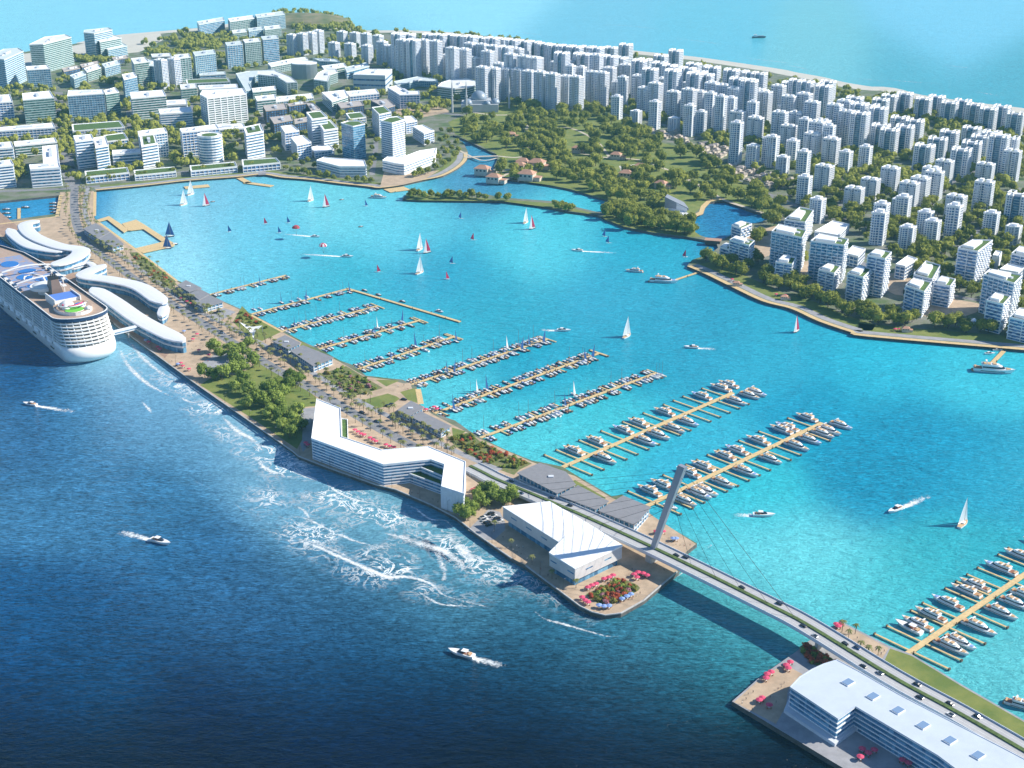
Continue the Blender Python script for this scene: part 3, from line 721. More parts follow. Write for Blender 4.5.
def hull_secs(L, Wd, zb, zt, n=9, stern=0.85, rake=0.12):
    """bow towards +X"""
    out = []
    for i in range(n):
        s = i/(n-1); w = Wd/2*(stern+(1-stern)*math.sin(min(1,s/0.45)*math.pi/2))*(1-max(0,(s-0.5)/0.5)**2.2)+0.02
        x = -L/2+L*s*(1-rake*0.0); sh = 0.18*(zt-zb)*s*s
        xb = x-rake*L*s**3
        out.append([(xb,-w*0.55,zb),(xb*0.5+x*0.5,-w*0.92,(zb+zt)/2),(x,-w,zt+sh),(x,w,zt+sh),(xb*0.5+x*0.5,w*0.92,(zb+zt)/2),(xb,w*0.55,zb)])
    return out
def deck_of(secs, dz=0.03, inset=0.12, s0=0, s1=None):
    b = MB(); ss = secs[s0:s1]
    b.loft([[(q[2][0]-(0.25 if i==len(ss)-1 else 0),min(q[2][1]+inset,-0.01),q[2][2]+dz),(q[3][0]-(0.25 if i==len(ss)-1 else 0),max(q[3][1]-inset,0.01),q[3][2]+dz)] for i, q in enumerate(ss)], closed=False, cap0=False, cap1=False)
    for i, f in enumerate(b.f): b.f[i] = tuple(reversed(f))
    return b
def small_boat(hull, deck, cover):
    t = thing('small_boat', cat='boat')
    S = hull_secs(9.2, 3.0, -0.3, 1.1, 7); b = MB(); b.loft(S); b.build('hull', hull, t)
    deck_of(S).build('deck', deck, t)
    b = MB(); b.prism([(-1.2,-0.95),(1.9,-0.8),(2.6,0),(1.9,0.8),(-1.2,0.95)], 1.1, 2.0); b.build('cabin', HULLW, t)
    b = MB(); b.box(-1.4,-1.15,-1,1,1.2,2.5); b.build('windscreen', WSCR, t)
    b = MB(); b.box(-3.9,-1.9,-1.0,1.0,1.15,1.55); b.build('seat', cover, t)
    b = MB(); b.box(-5.1,-4.5,-0.35,0.35,0.3,1.7); b.build('outboard', BLACK, t)
    return t
SB = [small_boat(HULLN, DECKW, TAN), small_boat(HULLN, HULLW, BLUEC), small_boat(BLACK, DECKW, BROWN), small_boat(HULLW, DECKW, TAN)]
SBD = ['navy day boat with tan seat', 'navy day boat with blue seat cover', 'black day boat with brown seat', 'white day boat with tan seat']
def tri_sail(pts, m, name, parent, belly=(0,0.5,0)):
    A, B_, C = [Vector(p) for p in pts]; b = MB(); n = 5; vs = []; idx = {}
    for i in range(n+1):
        for j in range(n+1-i):
            s, q = i/n, j/n; r = 1-s-q
            idx[i,j] = len(vs); vs.append(A*r+B_*s+C*q+Vector(belly)*(27*r*s*q*0.7+2.0*s*q))
    fs = []
    for i in range(n):
        for j in range(n-i):
            fs.append((idx[i,j],idx[i+1,j],idx[i,j+1]))
            if i+j < n-1: fs.append((idx[i+1,j],idx[i+1,j+1],idx[i,j+1]))
    b.add(vs, fs); return b.build(name, m, parent, smooth=True)
def sailing_boat(name, L, hull, main, jib, mast=None, deck=DECKW):
    t = thing(name, cat='sailing boat'); mh = mast or L*1.35
    S = hull_secs(L, L*0.29, -0.4, 1.2, 8, 0.7); b = MB(); b.loft(S); b.build('hull', hull, t)
    deck_of(S).build('deck', deck, t)
    b = MB(); b.prism([(-L*0.08,-L*0.08),(L*0.17,-L*0.06),(L*0.22,0),(L*0.17,L*0.06),(-L*0.08,L*0.08)], 1.15, 1.8); b.build('cabin', HULLW, t)
    b = MB(); b.tube([(L*0.1,0,1.0),(L*0.1,0,mh)], [0.16,0.10], 6); b.build('mast', ALU, t)
    b = MB(); b.tube([(L*0.09,0,2.4),(-L*0.38,0.0 if not main else L*0.1,2.3)], 0.14 if main else 0.3, 6); b.build('boom', ALU if main else BLUEC, t)
    if main: tri_sail([(L*0.08,0,2.6),(-L*0.38,L*0.1,2.6),(L*0.09,0,mh-0.3)], main, 'mainsail', t, (0,0.25*L/8,0))
    if jib: tri_sail([(L*0.47,0,1.7),(L*0.08,L*0.08,2.2),(L*0.11,0,mh*0.9)], jib, 'jib', t, (0,0.25*L/8,0))
    return t
MOOR = sailing_boat('moored_sailboat', 10.5, HULLW, None, None, 15)
MOORB = sailing_boat('moored_sailboat', 10.5, HULLN, SAILB, None, 16)
MOORW = sailing_boat('moored_sailboat', 11.0, HULLW, SAILW, None, 17)
def yacht(style):
    t = thing('motor_yacht', cat='yacht'); L = 24.0
    S = hull_secs(L, 6.2, -0.5, 2.3, 11, 0.86, 0.10); b = MB(); b.loft(S); b.build('hull', HULLW, t)
    b = MB()
    for s in (-1,1):
        b.loft([[(x,s*y,1.15),(x,s*(y+0.03),1.5)] for x, y in ((-8,2.95),(-3,3.06),(3,3.05),(6,2.6))], closed=False, cap0=False, cap1=False)
    b.build('hull_window', WSCR, t)
    deck_of(S, 0.03, 0.25).build('deck', HULLW if style else DECKW, t)
    b = MB(); b.box(-12.9,-11.6,-2.4,2.4,0.3,0.75); b.build('swim_platform', TEAK, t)
    b = MB(); b.box(-11.7,-7.2,-2.3,2.3,2.35,2.55); ck = b.build('cockpit', BROWN if style != 1 else TEAK, t)
    b = MB(); b.box(-11.4,-10.3,-1.9,1.9,2.55,3.1); b.build('seat', TAN, ck)
    b = MB(); b.loft([[(x,-w,2.3),(x+dx,-w*0.9,4.4),(x+dx,w*0.9,4.4),(x,w,2.3)] for x, w, dx in ((-7.2,2.45,0.3),(0.5,2.5,0),(4.2,2.0,-1.4),(6.6,1.0,-2.6))]); b.build('cabin', HULLW, t)
    b = MB(); b.loft([[(x,-w,3.0),(x+dx,-w*0.965,3.9),(x+dx,w*0.965,3.9),(x,w,3.0)] for x, w, dx in ((-6.9,2.47,0.1),(0.5,2.5,0),(4.05,2.02,-0.6),(6.0,1.15,-1.2))]); b.build('windscreen', WSCR, t)
    b = MB(); b.loft([[(x,-w,4.4),(x,-w*1.02,5.1),(x,w*1.02,5.1),(x,w,4.4)] for x, w in ((-7.6,2.0),(-1,2.15),(1.9,1.7),(2.9,0.9))]); fb = b.build('flybridge', HULLW, t)
    b = MB(); b.box(-6.6,-2.4,-1.6,1.6,5.1,5.5); b.build('seat', TAN, fb)
    b = MB(); b.box(-1.2,0.9,-1.3,1.3,5.1,5.6); b.build('helm_seat', TAN, fb)
    b = MB(); b.loft([[(-4.6+q,-2.0*(1-abs(q)*0),5.1),(-4.1+q,-2.0,5.1),(-4.9+q,-1.7,6.9),(-5.4+q,-1.7,6.9)] for q in (0,0.01)]); b.box(-5.5,-4.5,-1.75,1.75,6.8,7.05)
    b.loft([[(-4.6+q,2.0,5.1),(-4.1+q,2.0,5.1),(-4.9+q,1.7,6.9),(-5.4+q,1.7,6.9)] for q in (0,0.01)]); b.build('radar_arch', HULLW, t)
    b = MB(); b.prism([(6.8,-1.5),(9.3,-0.9),(9.3,0.9),(6.8,1.5)], 2.6, 2.95); b.build('sun_pad', TAN if style != 2 else BLUEC, t)
    return t
YT = [yacht(0), yacht(1), yacht(2)]
def speed_boat():
    t = thing('speedboat', cat='speedboat'); S = hull_secs(13, 3.8, -0.1, 1.6, 9, 0.85, 0.14)
    b = MB(); b.loft(S); b.build('hull', HULLW, t); deck_of(S).build('deck', HULLW, t)
    b = MB(); b.box(-5.2,-0.6,-1.2,1.2,1.62,1.75); ck = b.build('cockpit', BROWN, t)
    b = MB(); b.box(-4.9,-3.9,-1.1,1.1,1.75,2.2); b.build('seat', TAN, ck)
    b = MB(); b.loft([[(-0.8,-1.3,1.65),(-0.9,-1.1,2.6),(-0.9,1.1,2.6),(-0.8,1.3,1.65)],[(1.8,-0.9,1.75),(0.9,-0.7,2.5),(0.9,0.7,2.5),(1.8,0.9,1.75)]]); b.build('windscreen', WSCR, t)
    b = MB(); b.box(-3.4,-0.6,-1.25,1.25,2.95,3.08); b.tube([(-3.2,-1.15,1.7),(-3.2,-1.15,2.95)],0.06,4); b.tube([(-3.2,1.15,1.7),(-3.2,1.15,2.95)],0.06,4); b.build('hard_top', HULLW, t)
    return t
SPD = speed_boat()

# ------------------------------------------------------------------ piers
PIER_NAMES = {}
def ord_n(i): return ORD[min(i, len(ORD)-1)]
def pier(label, root, tip, w, fl, fstep, sides, boats=None, tee=True, z=1.1, skip_f=()):
    a, q = G(*root, z), G(*tip, z); d = (q-a); L = d.length; d.normalize(); nn = Vector((-d.y, d.x, 0))   # nn: far side (away from camera, up-left)
    t = thing('pier', label, 'pier', (a.x, a.y, 0), math.atan2(d.y, d.x), 'marina piers')
    b = MB(); b.box(-2, L, -w/2, w/2, z-0.55, z, 0); b.build('deck', WOOD, t)
    b = MB(); b.box(-2, L, -w/2-0.12, w/2+0.12, z-0.8, z-0.56, 0); b.build('float', DARKW, t)
    me = None
    x = fstep*0.5 if fl else L+9
    while x < L-1:
        for s in sides:
            if any(abs(x-bx) < 3.4 and s == bs for bx, bs in skip_f): continue
            if me is None:
                m_ = MB(); m_.box(-0.75, 0.75, 0, fl, z-0.5, z-0.01, 0); m_.box(-0.95, 0.95, fl-0.6, fl+0.3, z-0.9, z+0.5, 1); me = m_.mesh('finger', [WOOD, DARKW])
            o = bpy.data.objects.new('finger', me); col.objects.link(o); o.parent = t
            o.location = (x, s*w/2, 0); o.rotation_euler = (0,0,0 if s > 0 else math.pi)
        x += fstep
    if tee:
        for s in (1,-1):
            m_ = MB(); m_.box(L-1.6, L, s*w/2 if s > 0 else -w/2-fl, w/2+fl if s > 0 else -w/2, z-0.5, z-0.02); m_.build('finger', WOOD, t)
    me2 = None
    for k in range(int(L/24)+1):
        if me2 is None:
            m_ = MB(); m_.tube([(0,0,-3),(0,0,z+1.2)], 0.32, 6); me2 = m_.mesh('mooring_pile', DARKW)
        o = bpy.data.objects.new('mooring_pile', me2); col.objects.link(o); o.parent = t; o.location = (min(k*24+6, L-1), (w/2+0.3)*(1 if k%2 else -1), 0)
    return a, d, nn, L
SIDE = {1: 'far', -1: 'near'}
SMALL = [('first','small boat pier nearest the bathing deck, shortest of all', (209,294.5),(286,275),(-1,)),
 ('second','small boat pier joined to the long breakwater walkway', (251,314),(348,288.5),(-1,)),
 ('third','small boat pier starting beside the sail canopy lawn', (282,331),(378,305.5),(-1,1)),
 ('fourth','small boat pier starting beside the roof terrace pavilion', (318,349),(421,319.5),(-1,1)),
 ('fifth','small boat pier starting beside the flower garden', (356,369.5),(455,336),(-1,1)),
 ('sixth','small boat pier starting at the crossing footpaths', (411,384.5),(548,338.5),(-1,1)),
 ('seventh','small boat pier starting behind the pavilion with pink parasol', (433,413.5),(600,352.5),(-1,1)),
 ('eighth','small boat pier starting at the wild flower garden', (480,437.5),(657,372.5),(-1,1))]
nb = 0
for pn, lab, r0, r1, sides in SMALL:
    w, fl = 3.0, 10.5
    a, d, nn, L = pier(lab, r0, r1, w, fl, 14.6, sides, tee=pn not in ('first','second'))
    hd = math.atan2(nn.y, nn.x); cnt = {1:0,-1:0}
    for s in sides:
        x = 14.6
        while x < L+2:
            for off in (3.3, 7.3, 11.3):
                if rnd.random() < (0.80 if pn not in ('first','second') else 0.72):
                    xx = x-14.6+off+rnd.uniform(-0.4,0.4); p = a+d*xx+nn*(s*(w/2+5.3+rnd.uniform(-.3,.5))); cnt[s] += 1
                    rz = hd+(0 if s > 0 else math.pi)+rnd.uniform(-0.04,0.04)+(math.pi if rnd.random()<0.25 else 0)
                    q = rnd.random(); where = '%s from shore, %s side of %s pier' % (ord_n(cnt[s]-1), SIDE[s], pn)
                    if q < 0.13: put(MOOR, (p.x,p.y,0), rz, rnd.uniform(0.85,1.1), 'white bare masted yacht, '+where, 'sailboats moored at the piers', 'sailing boat')
                    elif q < 0.155: put(MOORB, (p.x,p.y,0), rz, 1, 'blue sailed boat, '+where, 'sailboats moored at the piers', 'sailing boat')
                    else:
                        k = rnd.choice((0,0,1,1,2,3)); put(SB[k], (p.x,p.y,0), rz, rnd.uniform(0.88,1.08), SBD[k].replace(' with',' with')+', '+where, 'small boats moored at the piers', 'boat')
            x += 14.6
for (u, v, m, lb) in [(260,283,MOORB,'blue sailed boat moored halfway along the shortest pier'),(281.5,301,MOORB,'blue sailed boat alone between the shortest pier and the breakwater pier'),(254,308,MOOR,'bare masted white sailboat at the root of the second pier, seaward one'),
    (260,307,MOOR,'bare masted white sailboat at the root of the second pier, landward one'),(292,300,MOOR,'bare masted sailboat on the far side of the second pier, beside the blue sail'),(299,297.5,MOOR,'bare masted sailboat on the far side of the second pier, middle of three'),(307,295,MOOR,'bare masted sailboat on the far side of the second pier, outermost of three'),
    (349.5,291,MOORB,'blue sailed boat where the breakwater meets the second pier'),(377.5,327,MOORW,'white sailed boat moored on the fourth pier'),(295,325,MOORB,'blue sailed boat near the root of the third pier'),
    (375,332,MOORB,'blue sailed boat on the near side of the fourth pier'),(456,340,MOORB,'blue sailed boat at the end of the fifth pier'),(391,358,MOORB,'blue sailed boat on the fifth pier near its middle'),(447,371.5,MOORB,'blue sailed boat crossing the sixth pier deck'),
    (507,346.5,MOORW,'white sailed boat far along the sixth pier'),(529,344,MOORB,'blue sailed boat near the tip of the sixth pier'),(477,391,MOORW,'white sailed boat on the far side of the seventh pier'),(585,358.5,MOORB,'blue sailed boat near the tip of the seventh pier'),
    (574,393,MOORW,'white sailed boat on the far side of the eighth pier'),(565,405,MOORB,'blue sailed boat on the eighth pier beside the white sail')]:
    p = G(u, v+2, 0); put(m, (p.x,p.y,0), R(130)+rnd.uniform(-.1,.1), 0.8, lb, 'sailboats moored at the piers', 'sailing boat')
# breakwater walkway
a, d, nn, L = pier('long plain breakwater walkway closing the small boat harbour', (348,288.5),(460,321.5), 3.6, 0, 99, (), tee=False)
for k, (u, v) in enumerate([(365,291),(379,295.5),(403,302)]):
    p = G(u, v); put(SB[2], (p.x,p.y,0), R(-41), 0.9, 'dark small boat lying outside the breakwater, %s from its corner' % ORD[k], 'small boats moored at the piers', 'boat')
p = G(440,312); put(SPD, (p.x,p.y,0), R(-41), 0.8, 'white speedboat moored outside the far end of the breakwater', 'speedboats', 'speedboat')
# ---- yacht piers
def yacht_pier(pn, lab, r0, r1, ups, downs):
    z = 1.1; a, q = G(*r0, z), G(*r1, z); d = (q-a).normalized(); nn = Vector((-d.y,d.x,0)); spots = []
    for s, lst in ((1,ups),(-1,downs)):
        for u, v in lst:
            p = G(u, v, 1.5)-a; spots.append((p.dot(d), s))
    w, fl = 3.8, 24.0
    for s in (1,-1):                                  # boats side by side need at least their own beam
        xs = sorted([x for x in spots if x[1] == s]);
        for i in range(1, len(xs)):
            if xs[i][0]-xs[i-1][0] < 6.9: xs[i] = (xs[i-1][0]+6.9, s)
        spots = [x for x in spots if x[1] != s]+xs
    a, d, nn, L = pier(lab, r0, r1, w, fl, 13.5, (1,-1), z=1.2, tee=False, skip_f=[(x, s) for x, s in spots])
    hd = math.atan2(nn.y, nn.x)
    for s in (1,-1):
        for k, (x, _) in enumerate(sorted([q for q in spots if q[1] == s])):
            p = a+d*x+nn*(s*(w/2+12.6+rnd.uniform(0,1.0))); y = YT[(k*2+(s>0))%3]
            put(y, (p.x,p.y,0), hd+(0 if s > 0 else math.pi)+rnd.uniform(-.02,.02), rnd.uniform(0.9,1.0), 'white motor yacht, %s from shore, %s side, %s' % (ord_n(k), SIDE[s], pn), 'motor yachts moored at the piers', 'yacht')
yacht_pier('yacht pier next the small boats', 'pier of motor yachts next to the small boat piers', (562,467),(733,392.5),
    [(572.3,450),(596,441),(624,430),(637,422),(665,412),(702,396),(720,387.5),(728,384)], [(604,458.5),(643,440),(656,434),(672,427.6),(685.5,421),(736,401),(749,395),(755,392)])
yacht_pier('yacht pier beside the pylon', 'pier of motor yachts running out beside the bridge pylon', (648,505),(822,422.5),
    [(805,416.7),(787,427),(780,429),(757,440),(737,450),(723.5,455),(702,465.6),(689.6,473),(661,484),(648,490)], [(838,424),(828,430),(821.6,433),(808,439),(794,445),(768,458),(742,470),(721,481.6),(704,490),(698,493),(682,499.6)])
yacht_pier('yacht pier of the second island', 'pier of motor yachts running out from the grassed second island', (905,655),(1050,557),
    [(914.8,622),(929.6,613.8),(946.8,602),(964,589.5),(971.8,583.3),(998.4,567),(1014,553),(1024,538)], [(946.8,645),(956,640),(976,626),(996,610),(1008,600),(1018,592)])
p = G(1024,708); put(YT[0], (p.x,p.y,0), R(-30), 0.9, 'white motor yacht off the grass bank, cut by the picture edge', 'motor yachts moored at the piers', 'yacht')
p = G(908,629); put(SPD, (p.x,p.y,0), R(130), 1.5, 'long sleek white speedboat, innermost berth of the second island pier', 'speedboats', 'speedboat')
p = G(671,508); put(SPD, (p.x,p.y,0), R(-45), 1.0, 'small white speedboat at the foot of the pylon side yacht pier', 'speedboats', 'speedboat')
# a few single jetties
pier('short timber jetty with a large yacht below the residential promenade', (1003,351.5),(991,364), 4, 0, 99, (), tee=False)
pier('short timber jetty on the bay corner with a dark yacht', (703,270.5),(671,281), 3, 0, 99, (), tee=False)
p = G(994,371,1); put(YT[1], (p.x,p.y,0), R(-14), 1.55, 'large white motor yacht at the jetty below the apartment blocks', 'yachts in the bay', 'yacht')
p = G(664,281.5,1); put(YT[2], (p.x,p.y,0), R(-12), 1.35, 'large motor yacht beside the jetty at the bay corner', 'yachts in the bay', 'yacht')
p = G(634,271,1); put(YT[0], (p.x,p.y,0), R(165), 0.85, 'motor yacht under way towards the bay corner jetty', 'yachts in the bay', 'yacht')
p = G(379,197.5,1); put(YT[0], (p.x,p.y,0), R(-15), 1.0, 'motor yacht passing below the timber platform by the channel', 'yachts in the bay', 'yacht')
for k,(u,v) in enumerate([(990,354),(998,350.5)]):
    p = G(u,v); put(SPD, (p.x,p.y,0), R(5), 0.8, ['white launch tucked inside the jetty below the apartments','white launch under the promenade wall by the jetty'][k], 'speedboats', 'speedboat')
pier('timber landing stage on the city quay, plain rectangle', (186,187.5),(209,185.5), 16, 0, 99, (), tee=False)
pier('angled timber landing stage on the city quay', (240,178),(249,183), 10, 0, 99, (), tee=False)
pier('timber landing stage stretching along the city quay', (246,182.5),(272,186), 10, 0, 99, (), tee=False)
pier('timber landing stage at the channel mouth', (388,190.5),(407,188), 22, 0, 99, (), tee=False)
for k, (a0, a1) in enumerate([((18,197),(21,212)),]):
    pier('small timber pier inside the quayside basin', (19,222),(19,208), 4, 0, 99, (), tee=False)
for k, (u, v) in enumerate([(7,210),(7,214),(8,218),(26,208),(54,204),(54,207),(54,210),(55,213)]):
    p = G(u, v); put(SB[2], (p.x,p.y,0), R(4), 1.2, 'dark launch in the quayside basin, %s from the ship side' % ORD[k], 'launches in the basin', 'boat')

# ------------------------------------------------------------------ boats under way, sails, boards
FOAM = bpy.data.materials.new('foam_water'); FOAM.use_nodes = True
_nt = FOAM.node_tree; _b = _nt.nodes['Principled BSDF']; _b.inputs['Base Color'].default_value = (.85,.9,.92,1); _b.inputs['Roughness'].default_value = .8
_g = _nt.nodes.new('ShaderNodeNewGeometry'); _n = _nt.nodes.new('ShaderNodeTexNoise'); _n.inputs['Scale'].default_value = .22; _n.inputs['Detail'].default_value = 7; _n.inputs['Roughness'].default_value = .68; _n.inputs['Distortion'].default_value = 1.4
_nt.links.new(_g.outputs['Position'], _n.inputs['Vector'])
_v = _nt.nodes.new('ShaderNodeVertexColor'); _v.layer_name = 'froth'
_m = _nt.nodes.new('ShaderNodeMath'); _m.operation = 'MULTIPLY_ADD'; _m.inputs[1].default_value = 2.6; _nt.links.new(_n.outputs['Fac'], _m.inputs[0])
_s = _nt.nodes.new('ShaderNodeSeparateColor'); _nt.links.new(_v.outputs[0], _s.inputs[0])
_q = _nt.nodes.new('ShaderNodeMath'); _q.operation = 'MULTIPLY_ADD'; _q.inputs[1].default_value = 1.9; _q.inputs[2].default_value = -2.25; _nt.links.new(_s.outputs[0], _q.inputs[0])
_nt.links.new(_q.outputs[0], _m.inputs[2]); _m.use_clamp = True
_nt.links.new(_m.outputs[0], _b.inputs['Alpha'])
def froth(name, pts, w, dens, z=0.06, feather=True):
    """patch of white water along a line in metres; dens(s) is how thick the foam is from start to end"""
    L = smooth_line(pts, 5); n = len(L); b = MB(); cs = []
    K = 6
    rows = []
    for i, p in enumerate(L):
        a, q = L[max(i-1,0)], L[min(i+1,n-1)]; d = Vector((q[0]-a[0], q[1]-a[1])).normalized(); s = i/(n-1)
        ww = w(s) if callable(w) else w
        row = []
        for k in range(K+1):
            e = k/K*2-1; row.append((p[0]-d.y*ww*e, p[1]+d.x*ww*e, z)); cs.append(dens(s)*(1-abs(e)**1.5))
        rows.append(row)
    b.loft(rows, closed=False, cap0=False, cap1=False)
    me = b.mesh(name, FOAM); at = me.color_attributes.new('froth', 'FLOAT_COLOR', 'POINT')
    at.data.foreach_set('color', [x for c in cs for x in (c,c,c,1)])
    o = bpy.data.objects.new(name, me); col.objects.link(o); return tag(o, kind='stuff')
def wake(boat_px, end_px, w=5.0):
    a, q = G(*boat_px), G(*end_px)
    froth('boat_wake', [tuple(a[:2]), tuple(a.lerp(q,.5)[:2]), tuple(q[:2])], lambda s: 2.0+1.5*w*s, lambda s: 1.3-0.8*s)
for u, v, e, ln, lb, sc in [(30,405,(75,412),0,'white speedboat heading out beside the cruise ship, on the open side',1.1),(161,543,(118,531),0,'white speedboat on the dark open water, heading towards the bridge',1.35),(461,655,(505,667),0,'white speedboat furthest down on the dark open water',1.35),
    (577,251,(617,253),0,'white speedboat near the dyke heading for the city quay',1.1),(564,331,(541,330),0,'white speedboat off the tips of the fifth and sixth piers',1.1),(691,348,(716,349),0,'white speedboat crossing the middle of the bay',1.1),
    (764,516,(733,515),0,'white speedboat passing the bridge side yacht pier',1.25),(895,511,(930,496),0,'white speedboat with the longest wake, beside the sailing yacht',1.25),(348,257,(300,254),0,'white speedboat towing the parachute',1.1),(316,237,(284,234),0,'white speedboat towing near the first parachute',0.9)]:
    p, q = G(u, v), G(*e); put(SPD, (p.x,p.y,0), math.atan2(p.y-q.y, p.x-q.x), sc, lb, 'speedboats under way', 'speedboat'); d = (q-p).normalized()*4; wake((u,v), e)
SW = sailing_boat('sailing_yacht', 13, HULLW, SAILW, SAILW, 19, TAN)
SR = sailing_boat('sailing_yacht', 13, HULLN, SAILR, SAILW, 20)
SBL = sailing_boat('sailing_yacht', 11, HULLN, SAILB, SAILB, 17)
for u, v, m, rz, lb, sc in [(963,525,SW,50,'tall white sailed yacht alone off the second island yacht pier',1.15),(627,337,SW,55,'white sailed yacht alone in the middle of the bay',1.15),(420,250,SW,65,'white sailed yacht, farther of the pair beside a crimson sail',1.15),(427,253,SR,225,'crimson sailed yacht behind two white sails in mid bay',0.95),
    (420,273.5,SW,55,'white sailed yacht just below the crimson sail in mid bay',1.1),(184,205,SW,60,'white sailed yacht nearest the city quay landing stages, pale hull',1.15),(191,195,SW,60,'white sailed yacht right at the city quay landing stage',1.15),(206,206,SR,230,'crimson sailed yacht near the city quay towards the bathing deck',0.95),
    (311,201,SW,65,'white sailed yacht below the waterfront trees towards the channel',1.15),(326,207,SR,225,'crimson sailed yacht below the waterfront trees towards the channel',0.95),(526,223,SW,65,'white sailed yacht beside the dyke',1.1),(532,229,SR,230,'crimson sailed yacht beside the dyke',0.95),
    (796,332,SR,235,'crimson sailed yacht beside the residential promenade',0.95),(169.5,237,SBL,15,'blue sailed boat off the bathing deck, farther one',1.2),(167,249,SBL,15,'blue sailed boat tied to the near edge of the bathing deck',1.1),(174,245,SB[0],20,'small dark boat at the pointed corner of the bathing deck',1.2)]:
    p = G(u, v); put(m, (p.x,p.y,0), R(rz), sc, lb, 'sailing yachts in the bay', 'sailing boat')
def windsurfer(m):
    t = thing('windsurfer', cat='windsurfer')
    S = hull_secs(5.5, 1.1, -0.05, 0.22, 7, 0.7, 0.02); b = MB(); b.loft(S); b.build('board', HULLW, t)
    tri_sail([(0.3,0,0.6),(-3.4,0.8,1.5),(0.1,0.3,8.0)], m, 'sail', t, (0,0.3,0))
    b = MB(); b.tube([(0.4,0,0.2),(0.1,0.3,8.1)], 0.07, 5); b.build('mast', ALU, t)
    b = MB(); b.tube([(-0.5,-0.7,0.25),(-0.5,-0.62,1.0),(-0.55,-0.8,1.6),(-0.5,-0.75,1.85)], [0.2,0.17,0.24,0.12], 6); b.dome((-0.5,-0.75,1.8),0.15,0.3,6,3); b.tube([(-0.52,-0.75,1.5),(-0.5,-0.2,1.45)],0.07,5); b.build('rider', BLACK, t)
    return t
WR, WG = windsurfer(SAILR), windsurfer(SAILB)
for k, (u, v, m, lb) in enumerate([(228.5,232,WG,'windsurfer with dark sail alone off the bathing deck'),(264.5,224,WR,'windsurfer with crimson sail farther up the bay, nearest the quay sails'),(287.5,223,WG,'windsurfer with dark sail beside the striped parachute'),(278.5,233,WG,'windsurfer with dark sail at the end of a towing wake'),
    (377.5,272,WR,'windsurfer with crimson sail above the breakwater'),(446.5,279,WR,'windsurfer with crimson sail, lower of two beside the white yacht'),(452.5,263.5,WG,'windsurfer with dark sail, upper of two beside the white yacht'),(473.5,240,WR,'windsurfer with crimson sail off the tree lined island'),
    (365.5,206,WG,'windsurfer with dark sail near the timber platform'),(605,236.5,WG,'windsurfer with dark sail under the dyke, outer one'),(685.5,257,WR,'windsurfer with crimson sail off the bay corner'),(461,218.5,WG,'windsurfer with dark sail close to the island shore'),(608.5,243,WG,'windsurfer with dark sail under the dyke, inner one')]):
    p = G(u, v); put(m, (p.x,p.y,0), R(rnd.choice((0,180))+rnd.uniform(-20,20)), 1.15, lb, 'windsurfers in the bay', 'windsurfer')
    froth('boat_wake', [(p.x-1,p.y),(p.x+4,p.y+.5),(p.x+9,p.y+1)], lambda s: 1.0+s, lambda s: 1.0-0.7*s)
def parachute(u, v, z, lb):
    c = G(u, v, z); t = thing('parachute', lb, 'parachute', tuple(c))
    b = MB(); n = 12; k = 4
    for i in range(k+1):
        pass
    secs = [[(5*math.cos(math.pi/2*i/k)*math.cos(2*math.pi*j/n), 5*math.cos(math.pi/2*i/k)*math.sin(2*math.pi*j/n), 3.6*math.sin(math.pi/2*i/k)) for j in range(n)] for i in range(k)]
    b.loft(secs, cap0=False)
    for i, f in enumerate(b.f):
        b.m[i] = (i % n) % 2
    b.build('canopy', [SAILR, BROWN if 'first' in lb else SAILW], t)
    b = MB()
    for j in range(0, n, 3): b.tube([(5*math.cos(2*math.pi*j/n),5*math.sin(2*math.pi*j/n),0),(0,0,-7)], 0.07, 3)
    b.build('lines', ALU, t)
    b = MB(); b.tube([(0,0,-8.8),(0,0,-8),(0,0,-7.3)], [.22,.26,.16], 6); b.dome((0,0,-7.3),.16,.3,6,3); b.build('rider', BLACK, t)
parachute(323,246,14,'red and white striped parachute towed above the bay')
parachute(296,228,14,'red and brown parachute, the first and smaller one, above the bay')
for u, v, lb in [(213,202,'tiny dark rowing boat beside the crimson sail near the quay'),(342,200,'tiny dark rowing boat near the waterfront trees'),(361,227,'tiny dark rowing boat alone in the upper bay')]:
    p = G(u, v); put(SB[2], (p.x,p.y,0), R(20), 0.7, lb, 'small boats moored at the piers', 'boat')
# ship far out at sea
c = G(759,38); t = thing('cargo_ship', 'small grey ship far out on the open sea', 'ship', tuple(c), R(4)); 
S = hull_secs(36, 7, -1, 4, 8, 0.9, 0.05); b = MB(); b.loft(S); b.build('hull', mat('grey_hull',(0.07,0.10,0.12),0.5), t)
b = MB(); b.box(-14,-6,-3,3,4,9); b.build('bridge_house', HULLW, t)
b = MB(); b.box(-4,12,-2.5,2.5,4,6); b.build('cargo_hold', METAL, t)

